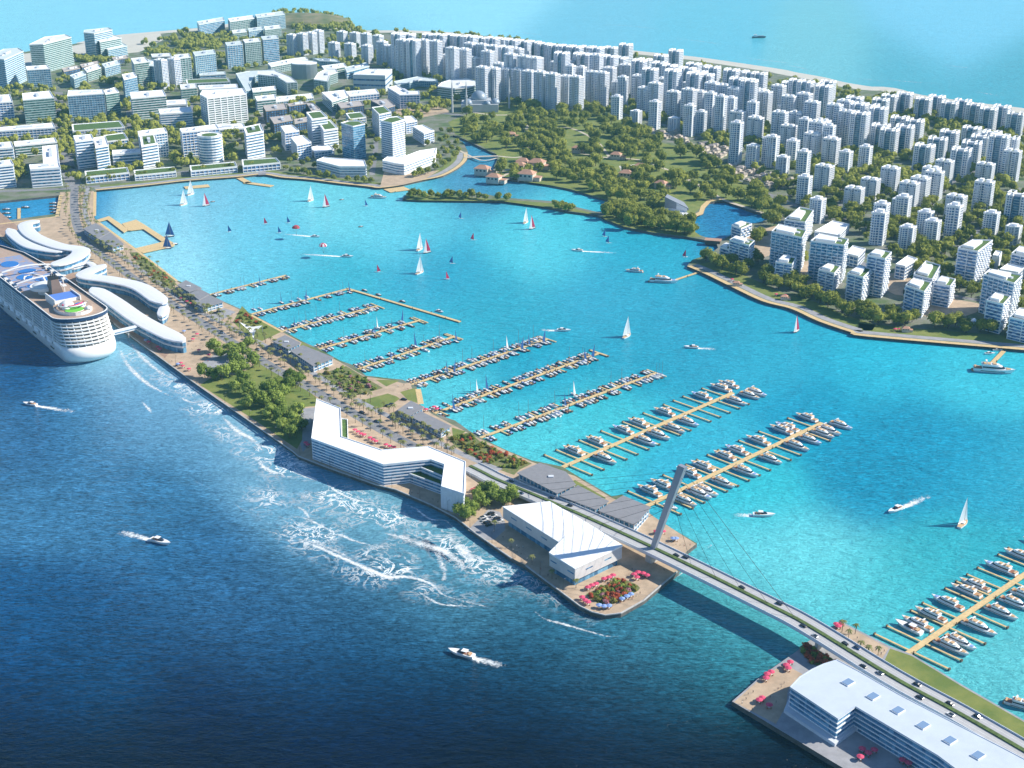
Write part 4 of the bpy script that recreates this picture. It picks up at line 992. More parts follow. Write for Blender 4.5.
# ------------------------------------------------------------------ surf along the seaward wall
def pxl(pts): return [tuple(G(u, v)[:2]) for u, v in pts]
SURF = [([(274,539),(295,541),(313,545),(338,556),(368,569),(388,577),(408,577),(431,584),(446,596),(488,607)],3.4,1.0),([(255,528),(290,537),(320,545),(345,556),(368,568),(400,574)],3.0,.75),([(378,532),(400,537),(425,545),(446,552),(462,566),(470,580)],6,.9),
 ([(320,470),(332,488),(350,498),(366,502),(388,505)],2.2,.9),([(291,462),(302,474),(312,478),(322,482)],4,.95),([(256,459),(268,470),(284,474)],4,.9),([(222,416),(236,430),(250,438),(262,447)],4.5,.95),([(242,436),(256,444),(270,448),(282,452)],3,.9),
 ([(285,519),(300,517),(318,524),(330,530),(350,534)],2.4,.8),([(326,535),(340,535),(352,540),(380,548)],3,.85),([(400,504),(414,508),(430,519),(446,521),(458,534)],2.2,.9),([(448,536),(460,548),(470,558),(468,570)],7,.9),([(425,540),(440,560),(445,575),(438,590)],5,.7),
 ([(532,609),(545,619),(560,623),(580,629),(606,636),(622,636)],2.4,.8),([(118,345),(126,362),(140,378),(158,390),(176,398)],4.5,.85),([(125,335),(140,355),(160,372),(184,384)],4.5,.8),([(140,400),(148,408),(152,414)],3,.85),([(162,350),(170,364),(190,386)],3,.6),
 ([(178,396),(190,402),(206,402)],3,.85),([(205,400),(216,404),(228,408)],2.5,.7),([(640,602),(648,598),(668,584)],1.4,.95),([(677,577),(690,567)],1.2,.9),([(700,552),(712,545),(700,548)],1.0,.7),
 ([(295,505),(305,512),(312,524)],2.6,.8),([(222,440),(236,444),(250,446)],1.6,.7),([(190,478),(200,484),(214,490)],1.0,.6),([(410,586),(425,596),(440,604),(462,606),(480,607)],2.0,.8),([(400,548),(415,556),(425,566)],4,.6),([(255,516),(240,508),(228,498)],1.3,.6),
 ([(480,520),(500,524)],0.1,.0),([(486,590),(500,592),(512,600)],1.5,.55)]
for pts, w, dn in SURF:
    if dn: froth('surf_foam', pxl(pts), (lambda s, w=w: w*.8*(0.55+0.9*math.sin(math.pi*min(.95,s+.05)))), lambda s, dn=dn: dn*(0.55+0.45*math.sin(math.pi*s)))
LACE = FOAM.copy(); LACE.name = 'lace_foam'
nt = LACE.node_tree
for n in list(nt.nodes):
    if n.type == 'TEX_NOISE': nz = n
mlast = [l for l in nt.links if l.to_socket.name == 'Alpha'][0].from_node
nz.inputs['Scale'].default_value = 0.055; nz.inputs['Detail'].default_value = 6; nz.inputs['Distortion'].default_value = 2.2; nz.inputs['Roughness'].default_value = .62
a1 = nt.nodes.new('ShaderNodeMath'); a1.operation = 'SUBTRACT'; a1.inputs[1].default_value = .5; nt.links.new(nz.outputs['Fac'], a1.inputs[0])
a2 = nt.nodes.new('ShaderNodeMath'); a2.operation = 'ABSOLUTE'; nt.links.new(a1.outputs[0], a2.inputs[0])
a3 = nt.nodes.new('ShaderNodeMath'); a3.operation = 'MULTIPLY_ADD'; a3.inputs[1].default_value = -23.0; a3.inputs[2].default_value = 1.0; a3.use_clamp = True; nt.links.new(a2.outputs[0], a3.inputs[0])
vc = [n for n in nt.nodes if n.type == 'SEPARATE_COLOR'][0]
n3 = nt.nodes.new('ShaderNodeTexNoise'); n3.inputs['Scale'].default_value = .02; n3.inputs['Detail'].default_value = 3
g3 = [n for n in nt.nodes if n.type == 'NEW_GEOMETRY'][0]; nt.links.new(g3.outputs['Position'], n3.inputs['Vector'])
r3 = nt.nodes.new('ShaderNodeMapRange'); r3.inputs[1].default_value, r3.inputs[2].default_value = .42, .60; nt.links.new(n3.outputs['Fac'], r3.inputs[0])
a4 = nt.nodes.new('ShaderNodeMath'); a4.operation = 'MULTIPLY'; nt.links.new(a3.outputs[0], a4.inputs[0]); nt.links.new(r3.outputs[0], a4.inputs[1])
a5 = nt.nodes.new('ShaderNodeMath'); a5.operation = 'MULTIPLY'; a5.use_clamp = True; nt.links.new(a4.outputs[0], a5.inputs[0]); nt.links.new(vc.outputs[0], a5.inputs[1])
nt.links.new(a5.outputs[0], nt.nodes['Principled BSDF'].inputs['Alpha'])
for pts, w in [([(116,336),(150,372),(200,402),(250,438),(290,470),(350,505),(420,535),(480,566),(540,590),(600,622)],26),([(240,470),(300,515),(360,548),(430,580),(500,602)],34)]:
    o = froth('surf_foam', pxl(pts), (lambda s, w=w: w*(0.45+math.sin(math.pi*s)*.75)), lambda s: 1.5*math.sin(math.pi*min(.97,s+.03))**.6, 0.045); o.data.materials[0] = LACE
# soft churned veil under the streaks
for pts, w in [([(120,340),(160,378),(210,405),(250,440)],16),([(260,455),(320,495),(390,520),(470,560)],22),([(420,530),(450,560),(470,585),(540,600)],26)]:
    froth('surf_foam', pxl(pts), (lambda s, w=w: w*(0.5+math.sin(math.pi*s)*.7)), lambda s: 0.42*math.sin(math.pi*s), 0.03)
for k, (u0, v0, u1, v1) in enumerate([(700,54,840,70),(860,76,960,84),(500,30,560,38),(770,62,830,76),(640,35,760,50),(930,62,990,70),(960,88,1020,97),(840,78,900,84),(560,22,700,34),(220,8,320,16),(140,24,200,22)]):
    froth('surf_foam', pxl([(u0,v0),((u0+u1)/2,(v0+v1)/2+rnd.uniform(-2,2)),(u1,v1)]), lambda s: 12, lambda s: 0.62*math.sin(math.pi*s))
# ------------------------------------------------------------------ cruise ship, stern towards the gangway
SH = thing('cruise_ship', 'huge white cruise ship with blue rim, pool decks and rounded stern at the quay', 'cruise ship')
sa = R(180-53.5); stern = G(96,363,0); sd = Vector((math.cos(sa), math.sin(sa), 0))
SH.location = (stern.x, stern.y, 0); SH.rotation_euler = (0,0,sa)
BW = 52.0   # beam; x runs from the stern (0) to the bow (+), y to port (towards the open sea)
SHIPW = mat('ship_white', (0.80,0.79,0.77), 0.35, var=0.02, vscale=0.1); NAVY = mat('ship_navy_rim', (0.02,0.05,0.12), 0.3); SHDECK = mat('ship_deck', (0.40,0.29,0.22), 0.7, var=0.1, vscale=0.6)
POOL = mat('pool_water', (0.02,0.16,0.50), 0.1); SHBLUE = mat('ship_blue_court', (0.10,0.22,0.60), 0.6); SHGREEN = mat('ship_green_turf', (0.15,0.50,0.05), 0.8); BALC = glass_mat('balcony_shade', (0.10,0.12,0.14), (0.42,0.40,0.36), (2.6,2.6,2.9), 0.4)
def outline(w, x0, r, L=330, n=14):
    """rounded stern at x0, long straight sides, pointed bow"""
    pts = []
    for i in range(n+1):
        a = math.pi/2+math.pi*i/n
        pts.append((x0+r+r*math.cos(a), w/2*math.sin(a)))
    pts += [(L*0.62,-w/2),(L*0.80,-w*0.42),(L*0.93,-w*0.2),(L,0),(L*0.93,w*0.2),(L*0.80,w*0.42),(L*0.62,w/2)]
    return ccw(pts)
lv = [(-2,44,10,14),(2,46,3,15),(6,49,-2,16),(10,51,-3,17),(13,52,-2,18),(17,52,0,18)]
secs = [[(x,y,z) for x,y in outline(w,x0,r)] for z,w,x0,r in lv]
b = MB(); b.loft(secs); b.build('hull', SHIPW, SH, True)
for i, z in enumerate((7.5, 11.5)):
    for j in range(9):
        b = MB(); b.box(40+j*26, 40+j*26+9, 25.2-(.3 if i==0 else 0), 26.0-(.3 if i==0 else 0), z, z+1.1); b.build('porthole_strip', BLACK, SH) if j%2==i%2 else None
nf = 8; f = 2.9; z0 = 17.0
for k in range(nf):
    z = z0+k*f; x0 = 0.5+k*1.75; w = 52-0.1*k
    b = MB(); b.prism(outline(w-3.2, x0+2.2, 18), z, z+f); b.build('cabin_row', BALC, SH)
    b = MB(); b.ring(outline(w+0.2, x0, 18), outline(w-4, x0+2.4, 17), z+f-0.35, z+f+0.75 if k < nf-1 else z+f+0.6); b.build('balcony_rail', SHIPW, SH)
for sgn in (-1, 1):
    for x in (34, 60, 92, 120, 152, 184, 214):
        b = MB(); b.box(x, x+3.4, sgn*25.6-0.7, sgn*25.6+0.7, 17, z0+nf*f); b.build('stair_fin', SHIPW, SH)
# stern balconies framed in white
for j in range(-4, 5):
    a = math.pi+j*0.26
    b = MB(); b.tube([(1.0+18+18*math.cos(a),26*math.sin(a),16.5),(1.0+18+12.4+18*math.cos(a),25.3*math.sin(a),z0+nf*f)], 0.5, 5); b.build('stern_rib', SHIPW, SH)
ZT = z0+nf*f
b = MB(); b.prism(outline(51, 12.6, 18), ZT, ZT+0.8); b.build('promenade_deck', SHDECK, SH)
b = MB(); b.ring(outline(53.6, 11.6, 19), outline(52.2, 12.2, 18.5), ZT-0.9, ZT+2.4); b.build('rim', NAVY, SH)
b = MB(); b.ring(outline(53.8, 11.4, 19), outline(52.0, 12.3, 18.5), ZT+2.4, ZT+2.9); b.build('rim_rail', SHIPW, SH)
# aft amphitheatre: stacked ovals
def oval(cx, cy, rx, ry, n=20): return [(cx+rx*math.cos(2*math.pi*i/n), cy+ry*math.sin(2*math.pi*i/n)) for i in range(n)]
zz = ZT+0.8
def part(name, poly, z, h, m, mt=None, parent=SH):
    b = MB(); b.prism(poly, z, z+h, 0, 1); return b.build(name, [m, mt or m], parent)
part('aft_lounge', oval(48,0,24,17), zz, 3.2, SHIPW, SHDECK)
part('sports_court', oval(34,3,8,9), zz+3.2, 0.5, SHIPW, SHGREEN)
part('splash_pool', oval(44,-6,6,5), zz+3.2, 1.4, SHIPW, POOL)
b = MB(); b.dome((52,4,zz+3.2), 6.5, 5, 14, 5); b.build('white_dome', SHIPW, SH, True)
b = MB(); b.dome((42,8,zz+3.2), 4.2, 4, 12, 4); b.build('white_dome', SHIPW, SH, True)
b = MB(); b.dome((30,-9,zz+3.2), 3.4, 3, 12, 4); b.build('white_dome', SHIPW, SH, True)
for r in (9, 12.5):
    b = MB(); b.tube([(46+r*math.cos(a*0.35), r*1.1*math.sin(a*0.35), zz+4.6+0.25*a) for a in range(13)], 0.7, 6); b.build('water_slide', SHIPW if r > 10 else PINK, SH, True)
part('court_house', [(62,-12),(84,-12),(84,12),(62,12)], zz, 6.5, SHIPW, SHBLUE)
for s in (-12.4, 12.4):
    b = MB(); b.box(60,88,s-0.5,s+0.5,zz,zz+8); b.build('screen_wall', SHIPW, SH)
# funnel
b = MB(); b.loft([[(88,-6,zz),(104,-7,zz),(104,7,zz),(88,6,zz)],[(90,-5,zz+9),(103,-5.5,zz+9),(103,5.5,zz+9),(90,5,zz+9)],[(94,-3.4,zz+19),(102,-3.8,zz+19),(102,3.8,zz+19),(94,3.4,zz+19)]]); fn = b.build('funnel', mat('funnel_bronze',(0.16,0.11,0.09),0.35), SH)
b = MB(); b.box(93.5,102.5,-4.2,4.2,zz+17.6,zz+20); b.build('funnel_cap', BLACK, fn)
for y in (-2,0,2):
    b = MB(); b.tube([(98,y,zz+20),(98,y,zz+22.5)],0.6,6); b.build('exhaust_pipe', BLACK, fn)
b = MB(); b.prism(oval(112,4,14,15), zz+5.5, zz+8.5); b.tube([(112,4,zz),(112,4,zz+6)], 8, 10); b.build('oval_lounge', SHIPW, SH)
b = MB(); b.dome((112,4,zz+8.5), 13, 2.2, 18, 3); b.build('lounge_roof', SHIPW, SH, True)
# pool deck
part('pool_surround', [(130,-21),(208,-21),(208,21),(130,21)], zz, 0.3, SHIPW, mat('pool_deck_blue',(0.16,0.30,0.55),0.6,rgb2=(0.45,0.30,0.22),vscale=0.15))
for x, y, rx, ry in ((142,6,7,9),(158,-7,8,7),(176,5,10,8),(196,-4,8,9)):
    part('pool', oval(x,y,rx,ry), zz+0.3, 0.5, SHIPW, POOL)
for k, x in enumerate((136,150,166,184,202)):
    b = MB(); b.loft([[(x,-25,zz+9),(x+2.2,-25,zz+9),(x+2.2,-25,zz+9.8),(x,-25,zz+9.8)] if 0 else [(x,y,zz+6.5+3*math.cos(y/25*math.pi/2)),(x+2.4,y,zz+6.5+3*math.cos(y/25*math.pi/2)),(x+2.4,y,zz+7.2+3*math.cos(y/25*math.pi/2)),(x,y,zz+7.2+3*math.cos(y/25*math.pi/2))] for y in range(-25,26,5)])
    if k in (0,3): b.build('arched_beam', SHIPW, SH)
for s in (-1, 1):
    for j in range(9):
        b = MB(); b.box(132+j*8.6, 137+j*8.6, s*23.6-1.6, s*23.6+1.6, zz, zz+2.6); b.build('deck_cabana', SHIPW if j%2 else NAVY, SH)
b = MB(); b.tube([(148,14,zz+7),(160,10,zz+6),(166,0,zz+5),(158,-8,zz+3.5),(146,-6,zz+2)], 1.0, 6); b.build('water_slide', SHIPW, SH, True)
b = MB(); b.tube([(96,-9,zz),(96,-9,zz+14)], [0.6,0.3], 6); b.box(94,98,-11,-7,zz+9,zz+10); b.build('mast', SHIPW, SH)
part('pool_surround', [(209,-20),(262,-17),(262,17),(209,20)], zz, 0.3, SHIPW, mat('pool_deck_blue',(0.16,0.30,0.55),0.6))
part('pool', oval(232,3,12,9), zz+0.3, 0.5, SHIPW, POOL)
# lifeboats along the side
for s in (1,-1):
    for j in range(10):
        b = MB(); b.loft([[(x,y,z) for x,y,z in q] for q in [[(44+j*19+xx, s*27.0+yy*wf, 14.4+zz_) for yy, zz_ in ((-1.6,0.9),(-1.2,-0.6),(1.2,-0.6),(1.6,0.9),(0,2.3))] for xx, wf in ((-5.5,.3),(-3,1),(3,1),(5.5,.3))]]); b.build('lifeboat', SHIPW, SH)
# ------------------------------------------------------------------ parasols, cars, people, lamps
def parasol(m, kind):
    t = thing('parasol', cat='parasol')
    b = MB(); b.tube([(0,0,0),(0,0,2.9)], 0.06, 5); b.build('pole', ALU, t)
    b = MB(); n = 8; r = 2.1
    ring = [(r*math.cos(2*math.pi*i/n), r*math.sin(2*math.pi*i/n), 2.35) for i in range(n)]
    b.add(ring+[(0,0,3.15)]+[(x*.98,y*.98,z-.2) for x,y,z in ring], [(i,(i+1)%n,n) for i in range(n)]+[((i+1)%n,i,i+n+1,(i+1)%n+n+1) for i in range(n)])
    b.build('canopy', m, t)
    b = MB(); b.tube([(0.0,0,0.7),(0.0,0,0.76)], 0.75, 10); b.build('table', HULLW, t)
    b = MB(); 
    for a in (0.6, 2.7, 4.6):
        c, s = 1.25*math.cos(a), 1.25*math.sin(a)
        b = MB(); b.box(c-.25,c+.25,s-.25,s+.25,0,0.45); b.obox((c*1.2,s*1.2),(-math.sin(a),math.cos(a)),.25,.05,.45,.9); b.build('chair', BROWN, t)
    return t
PP, PBL = parasol(PINK, 'pink'), parasol(BLUEC, 'blue')
CLUST = [('by the sail canopy car park', [(214,349,0),(209,357,0),(199,352,0)],0),('beside the gangway hall point', [(193,341,0),(197,336,0),(184,333,1)],0),('outside the first pavilion group', [(181,300,0),(187,303,0),(191,305,0)],0),('on the seaward quay before the big lawn', [(189,371,0),(181,365,0),(178,366,1),(183,368,0)],0),
 ('on the dark quay under the terminal hall', [(149,344,0),(158,349,0),(146,342,1),(160,351,0)],0),('behind the zigzag building terrace, upper row', [(355,432,0),(358,434,0),(361,436,0),(364,437,0)],0),('behind the zigzag building terrace, middle row', [(370,440,0),(373,442,0),(376,443.5,0)],0),('behind the zigzag building terrace, lower row', [(386,447,0),(390,448.5,0),(394,449.5,0)],0),
 ('at the east end of the zigzag building', [(473,492,0),(476,490.5,0),(474,495,0)],0),('outside the pavilion opposite the zigzag building', [(422,410,0),(426,411.5,0)],0),('on the hall forecourt by its corner', [(604,581.5,0),(609,580,0),(613,578,0)],0),('on the hall forecourt nearer the wall', [(588,590,0),(592,588,0),(596,586.5,0)],0),
 ('on the garden tip facing the open water', [(582,600,0),(585,603,0),(588,605,0)],0),('blue ones at the garden tip', [(599,608,1),(604,609,1),(609,608.5,1),(622,601.5,1),(627,599,1),(631,597,1)],0),('beyond the pylon on the platform', [(656,534,0),(660,533,0),(663,534,0)],0),('on the platform corner beside the water', [(673,541,1),(676,541,1)],0),
 ('in the bridge shade', [(634,577,0),(638,575,0),(643,576,0),(647,578,0),(637,580,0)],0),('on the second island corner, upper pair', [(786,668,0),(790,665,0),(788,671,0)],0),('on the second island corner, middle group', [(767,677,0),(771,675,0),(766,681,0)],0),('on the second island corner, lower group', [(759,703,0),(762,701,0),(769,708,0)],0),
 ('in shade below the harbour building', [(862,752,0),(868,756,0),(874,753,0),(860,760,0)],0),('on the second island platform past the bridge', [(838,629,0),(841,627,0),(836,627,0)],0),('below the harbour building podium', [(902,763,0),(908,766,0)],0),('beside the bay pavilions', [(276,343.5,0),(281,352,0),(285,351,0)],0),
 ('on the residential promenade', [(895,331,0),(899,331,0),(732,281,0),(785,297,0),(776,296,0)],0),('by the flower garden boat pier', [(434,409,0),(437,411,0)],0),('on the zigzag building seaward terrace', [(394,476,0),(399,477,0),(404,479,0),(308,447,0),(306,445,0)],0)]
for where, lst, _ in CLUST:
    lst = sorted(lst, key=lambda q: q[0])
    for k, (u, v, c) in enumerate(lst):
        p = G(u, v, LAND); colr = 'blue' if c else 'pink'
        put(PBL if c else PP, (p.x,p.y,LAND+0.07), rnd.random()*6, 1.0, '%s table parasol, %s from left %s' % (colr, ORD[k], where), 'parasols over terrace tables', 'parasol')
def car(m, nm):
    t = thing('parked_car', cat='car')
    b = MB(); b.loft([[(x,-w,.35),(x,-w,z),(x,w,z),(x,w,.35)] for x, w, z in ((-2.3,.8,.8),(-2.1,.88,.95),(1.0,.9,.92),(2.1,.85,.75),(2.3,.75,.6))]); b.build('body', m, t)
    b = MB(); b.loft([[(x,-w,z0),(x+dx,-w*.8,z1),(x+dx,w*.8,z1),(x,w,z0)] for x, w, z0, z1, dx in ((-1.9,.82,.93,1.42,.5),(1.1,.84,.9,1.42,-.7))]); b.build('cabin', WSCR, t)
    b = MB(); b.tube([(-1.4,-.95,.34),(-1.4,.95,.34)],.34,8); b.build('wheel', BLACK, t); b = MB(); b.tube([(1.4,-.95,.34),(1.4,.95,.34)],.34,8); b.build('wheel', BLACK, t)
    return t
CARS = [(car(mat('car_white',(.75,.75,.75),.25),'w'),'white'),(car(mat('car_black',(.015,.015,.02),.2),'k'),'black'),(car(mat('car_silver',(.4,.42,.45),.25,.4),'s'),'silver'),(car(mat('car_blue',(.04,.08,.2),.25),'b'),'dark blue')]
def place_car(u, v, rz, k, lb, z=LAND+0.06, sc=1.25):
    p = G(u, v, z); put(CARS[k][0], (p.x,p.y,z), rz, sc, CARS[k][1]+' car '+lb, 'cars on the bridge and roads', 'car')
for k, (dist, off, cc) in enumerate([(-150,-5,1),(-128,5,3),(-105,-5,1),(-86,-5,1),(18,-3.2,1),(24,-5.6,1),(74,-3.2,1),(102,-5.6,1),(128,3.0,1),(140,5.8,2),(156,-3.2,1),(163,-5.8,3),(178,5.8,1),(188,3.2,2),(208,-5,1),(216,4.5,1),(230,-3.4,1),(236,5,0),(246,-5.2,1)]):
    p = along(dist); i = min(range(len(CLW)), key=lambda j: (Vector(CLW[j])-p).length); i = min(i, len(CLW)-2)
    d = (Vector(CLW[i+1])-Vector(CLW[i])); sl = math.atan2(d.z, math.hypot(d.x,d.y)); d.z = 0; d.normalize()
    q = p+Vector((d.y,-d.x,0))*off
    put(CARS[cc][0], (q.x,q.y,q.z+0.03+math.tan(sl)*0), math.atan2(d.y,d.x)+(math.pi if off > 0 else 0), 1.0, '%s car on the bridge, %s from the zigzag building, %s carriageway' % (CARS[cc][1], ORD[k], 'bay side' if off < 0 else 'open water side'), 'cars on the bridge and roads', 'car')
for k, (u, v) in enumerate([(483,518),(485,520.5),(487,523),(489,525.5),(491,514),(494,516.5),(497,519),(500,521.5)]):
    place_car(u, v, R(35), (0,0,1,1,1,0,1,0)[k], 'parked behind the faceted hall, %s in the double line' % ORD[k])
for k, (u, v, r, c, lb) in enumerate([(298,409,-20,1,'alone on the paved patch behind the big lawn'),(404,400,-20,1,'parked by the footpath crossing'),(388,406.5,-20,1,'parked nearer the zigzag building than the footpath crossing'),(392,405,-20,2,'parked next to a black one by the footpath'),(377,422,-40,3,'on the road behind the zigzag building'),(362,413,-40,1,'further up the road behind the zigzag building'),
    (215,313.5,10,1,'parked below the first pavilion group'),(219,312,10,1,'parked nearer the water below the first pavilion group'),(258,350,-40,2,'driving past the sail canopy'),(288,372,-40,1,'driving past the big lawn'),(222,333,-40,0,'on the road beside the car park trees'),(178,308,-40,3,'on the road beside the first pavilion group'),(130,277,-40,2,'on the road behind the terminal halls')]):
    place_car(u, v, R(r), c, lb)

bpy_person = None
def person_mesh(name, sh, tr, lean=0.0, stride=0.28):
    me = bpy.data.meshes.new(name)
    V = [(0,0,.95),(0,0,1.2),(0,0,1.42),(0,0,1.52),(0,0.01,1.68),(0,.17,1.42),(.04,.24,1.15),(.10,.25,.9),(0,-.17,1.42),(-.04,-.24,1.15),(-.08,-.25,.9),
         (0,.1,.9),(stride*.6,.1,.5),(stride,.1,.06),(stride+.14,.1,.03),(0,-.1,.9),(-stride*.4,-.1,.5),(-stride,-.1,.08),(-stride+.13,-.1,.03)]
    E_ = [(0,1),(1,2),(2,3),(3,4),(2,5),(5,6),(6,7),(2,8),(8,9),(9,10),(0,11),(11,12),(12,13),(13,14),(0,15),(15,16),(16,17),(17,18)]
    rad = [.15,.14,.16,.06,.11,.07,.05,.04,.07,.05,.04,.1,.075,.05,.04,.1,.075,.05,.04]
    me.from_pydata(V, E_, []); o = bpy.data.objects.new('tmp', me); col.objects.link(o)
    md = o.modifiers.new('skin', 'SKIN'); 
    for i, r in enumerate(rad): me.skin_vertices[0].data[i].radius = (r, r)
    me.skin_vertices[0].data[0].use_root = True
    md2 = o.modifiers.new('sub', 'SUBSURF'); md2.levels = md2.render_levels = 1
    dg = bpy.context.evaluated_depsgraph_get(); out = bpy.data.meshes.new_from_object(o.evaluated_get(dg), depsgraph=dg); out.name = name
    bpy.data.objects.remove(o)
    out.materials.clear()
    for m in (mat('skin',(.45,.28,.2),.6), sh, tr, mat('dark_hair',(.03,.02,.02),.7)): out.materials.append(m)
    for p in out.polygons:
        z = p.center.z; p.material_index = 3 if z > 1.72 else 0 if z > 1.50 or (abs(p.center.y) > .2 and z < 1.0) else 1 if z > .92 else 2
        p.use_smooth = True
    return out
PM = [(person_mesh('person', mat('shirt_a',(.6,.6,.58),.8), mat('trousers_a',(.05,.06,.12),.8)),'in a pale shirt'),(person_mesh('person', mat('shirt_b',(.03,.03,.05),.8), mat('trousers_b',(.04,.04,.05),.8), stride=.12),'all in black'),
      (person_mesh('person', mat('shirt_c',(.4,.06,.06),.8), mat('trousers_c',(.08,.08,.1),.8), stride=.2),'in a red shirt')]
def people(where, pts):
    pts = sorted(pts)
    for k, (u, v) in enumerate(pts):
        p = G(u, v, LAND); i = rnd.choice((0,1,1,2)); me, ds = PM[i]
        o = bpy.data.objects.new('person', me); col.objects.link(o); o.location = (p.x,p.y,LAND+.07); o.rotation_euler = (0,0,rnd.random()*6.28); o.scale = (1.1,1.1,1.1)
        tag(o, 'person %s, %s from left %s' % (ds, ORD[k], where), 'person', 'people strolling on the quays')
people('on the quay below the faceted hall', [(498,543),(503,538),(508,549),(513,551),(517,553),(521,555),(523,548),(527,560),(532,565),(541,570),(548,576),(556,580),(519,549),(511,545)])
people('along the edge of the garden tip', [(612,607),(616,605),(620,603.5),(625,601),(632,600),(636,597),(640,594),(597,611),(603,612)])
people('on the open plaza under the bridge', [(632,570),(636,571),(640,572),(629,575),(657,566),(664,571)])
people('on the platform behind the pylon', [(676,545),(680,546),(684,547),(671,538),(690,546),(668,543)])
people('on the second island corner', [(742,704),(746,700),(748,695),(753,693),(778,690),(781,688),(784,684),(776,703),(770,698),(752,710)])
people('on the second island platform', [(850,634),(857,639),(864,644),(871,648),(884,652),(881,655),(876,650)])
people('on the quay below the zigzag building', [(322,463),(336,467),(350,471),(412,493),(418,495),(425,489),(433,500),(438,503),(446,508),(404,487),(390,484),(372,479)])
people('on the quay below the long terminal hall', [(123,328),(134,338),(141,342),(165,358),(172,362),(176,357),(185,372),(192,378)])
people('on the paving beside the car park trees', [(205,340),(212,343),(188,345),(192,350),(203,347),(208,362)])
people('by the long terminal hall end', [(186,350),(190,354),(196,347),(201,344),(180,345),(172,346),(205,353),(210,346),(199,338),(206,333),(212,330)])
people('around the zigzag terrace', [(350,428),(366,435),(380,441),(398,451),(408,446),(414,440),(400,436),(390,430)])
people('by the lower pavilions', [(216,320),(226,316),(232,315),(330,368),(338,364),(344,370),(350,380),(360,392),(398,387),(404,386),(408,390)])
def lamp():
    t = thing('street_lamp', cat='street lamp'); b = MB(); b.tube([(0,0,0),(0,0,6),(0,0,9)], [.14,.1,.08], 6); b.build('post', BLACK, t)
    b = MB(); b.tube([(0,0,8.9),(0.7,0,9.3),(1.5,0,9.3)], .06, 5); b.build('arm', BLACK, t); b = MB(); b.box(1.2,2.0,-.15,.15,9.2,9.35); b.build('lamp_head', METAL, t); return t
LP = lamp()
for k, (u, v) in enumerate([(128,331),(152,349),(176,367),(200,385),(225,403),(250,421),(275,438),(300,455),(330,467),(360,478),(392,487.5),(420,499),(448,512),(470,529),(492,543),(515,558),(540,575),(563,592)]):
    p = G(u, v, LAND); put(LP, (p.x,p.y,LAND), R(45), 1, 'black street lamp, %s from the gangway along the seaward parapet' % ORD[k], 'street lamps along the parapet', 'street lamp')
# ------------------------------------------------------------------ town: roads, promenades, lawns
def px_band(name, pts, w, m, z, thick=0, sm=True): return band(name, [tuple(G(u,v,LAND)[:2]) for u,v in pts], w, LAND+z, m, thick, sm)
def inset_line(pts, d):
    """shore line moved d metres inland (land lies behind it as seen from the water)"""
    P = [Vector(G(u,v,2)[:2]) for u,v in pts]; out = []
    for i, p in enumerate(P):
        a, q = P[max(i-1,0)], P[min(i+1,len(P)-1)]; t = (q-a).normalized(); out.append((p.x-t.y*d, p.y+t.x*d))
    return out
QN = [(96,191),(143,186.5),(186,181.5),(238,177.5),(262,175),(281,178),(302,179.6),(316,181),(339,184),(358,186),(371,187.5),(380,188.5),(400,186),(422,181),(443,176.5),(459,168),(467,160),(467.5,153)]
QE = BAY_E[4:12]+[(1024,351),(1100,357)]
for nm, Q in (('quay', QN), ('promenade', QE)):
    band(nm+'_boardwalk', inset_line(Q, 3.2), 6.0, LAND+0.03, WOOD)
    band(nm+'_path', inset_line(Q, 12), 9.0, LAND+0.045, PAVEG)
    band('verge_lawn', inset_line(Q, 27 if nm == 'promenade' else 22), 22 if nm == 'promenade' else 10, LAND+0.02, GREEN)
px_sheet('plaza', [(380,187),(384,172),(400,171),(420,174),(440,170),(425,179),(402,185)], PAVE, 0.06)
PARK = [(448,122),(470,113),(520,101),(560,99),(598,110),(625,121),(655,141),(700,152),(728,175),(770,196),(786,210),(770,216),(735,203),(725,200),(712,200),(700,208),(690,218),(690,228),(702,237),(687,236.5),(652,232),(625,227),(601,217.5),(618,203),(607,200),(587,194),(570,189),(549,185),(520,181),(497,176),(495,170),(500,158),(494,152),(466,139),(455,134)]
px_sheet('park_lawn', PARK, GREEN, 0.05)
px_sheet('island_lawn', [(406,199.5),(408,195),(450,196),(499,199.3),(551,203),(576,209),(596,214),(590,214),(549.5,207.5),(502,201.2),(464,200.8),(422,200.3)], GREEN, 0.05)
PATH = mat('sand_path', (0.50,0.44,0.35), 0.9, var=0.08, vscale=0.2)
for pts, w in [([(498,156),(515,157.5),(530,155),(545,153),(575,153),(610,158),(640,160),(668,170)],6),([(500,178),(520,165),(528,150),(525,135),(530,120)],5),([(470,112),(495,115),(520,114),(560,110)],7),([(668,170),(700,186),(722,199),(745,207),(775,217)],7),([(610,158),(595,140),(570,128),(545,128)],5),([(455,148),(480,160),(497,158)],4)]:
    px_band('park_path', pts, w, PATH, 0.07)
px_sheet('park_court', [(619,166),(637,164),(637,170),(621,171)], mat('pale_court',(0.62,0.60,0.56),0.8), 0.08)
px_sheet('pond_edge', [(690,219),(703,214),(705,208),(711,201.5),(722,199.5),(722,197),(708,199.5),(701,206),(699,212),(690,216)], WOOD, 0.08)
AS2 = mat('street', (0.20,0.20,0.215), 0.9, var=0.12, vscale=0.1)
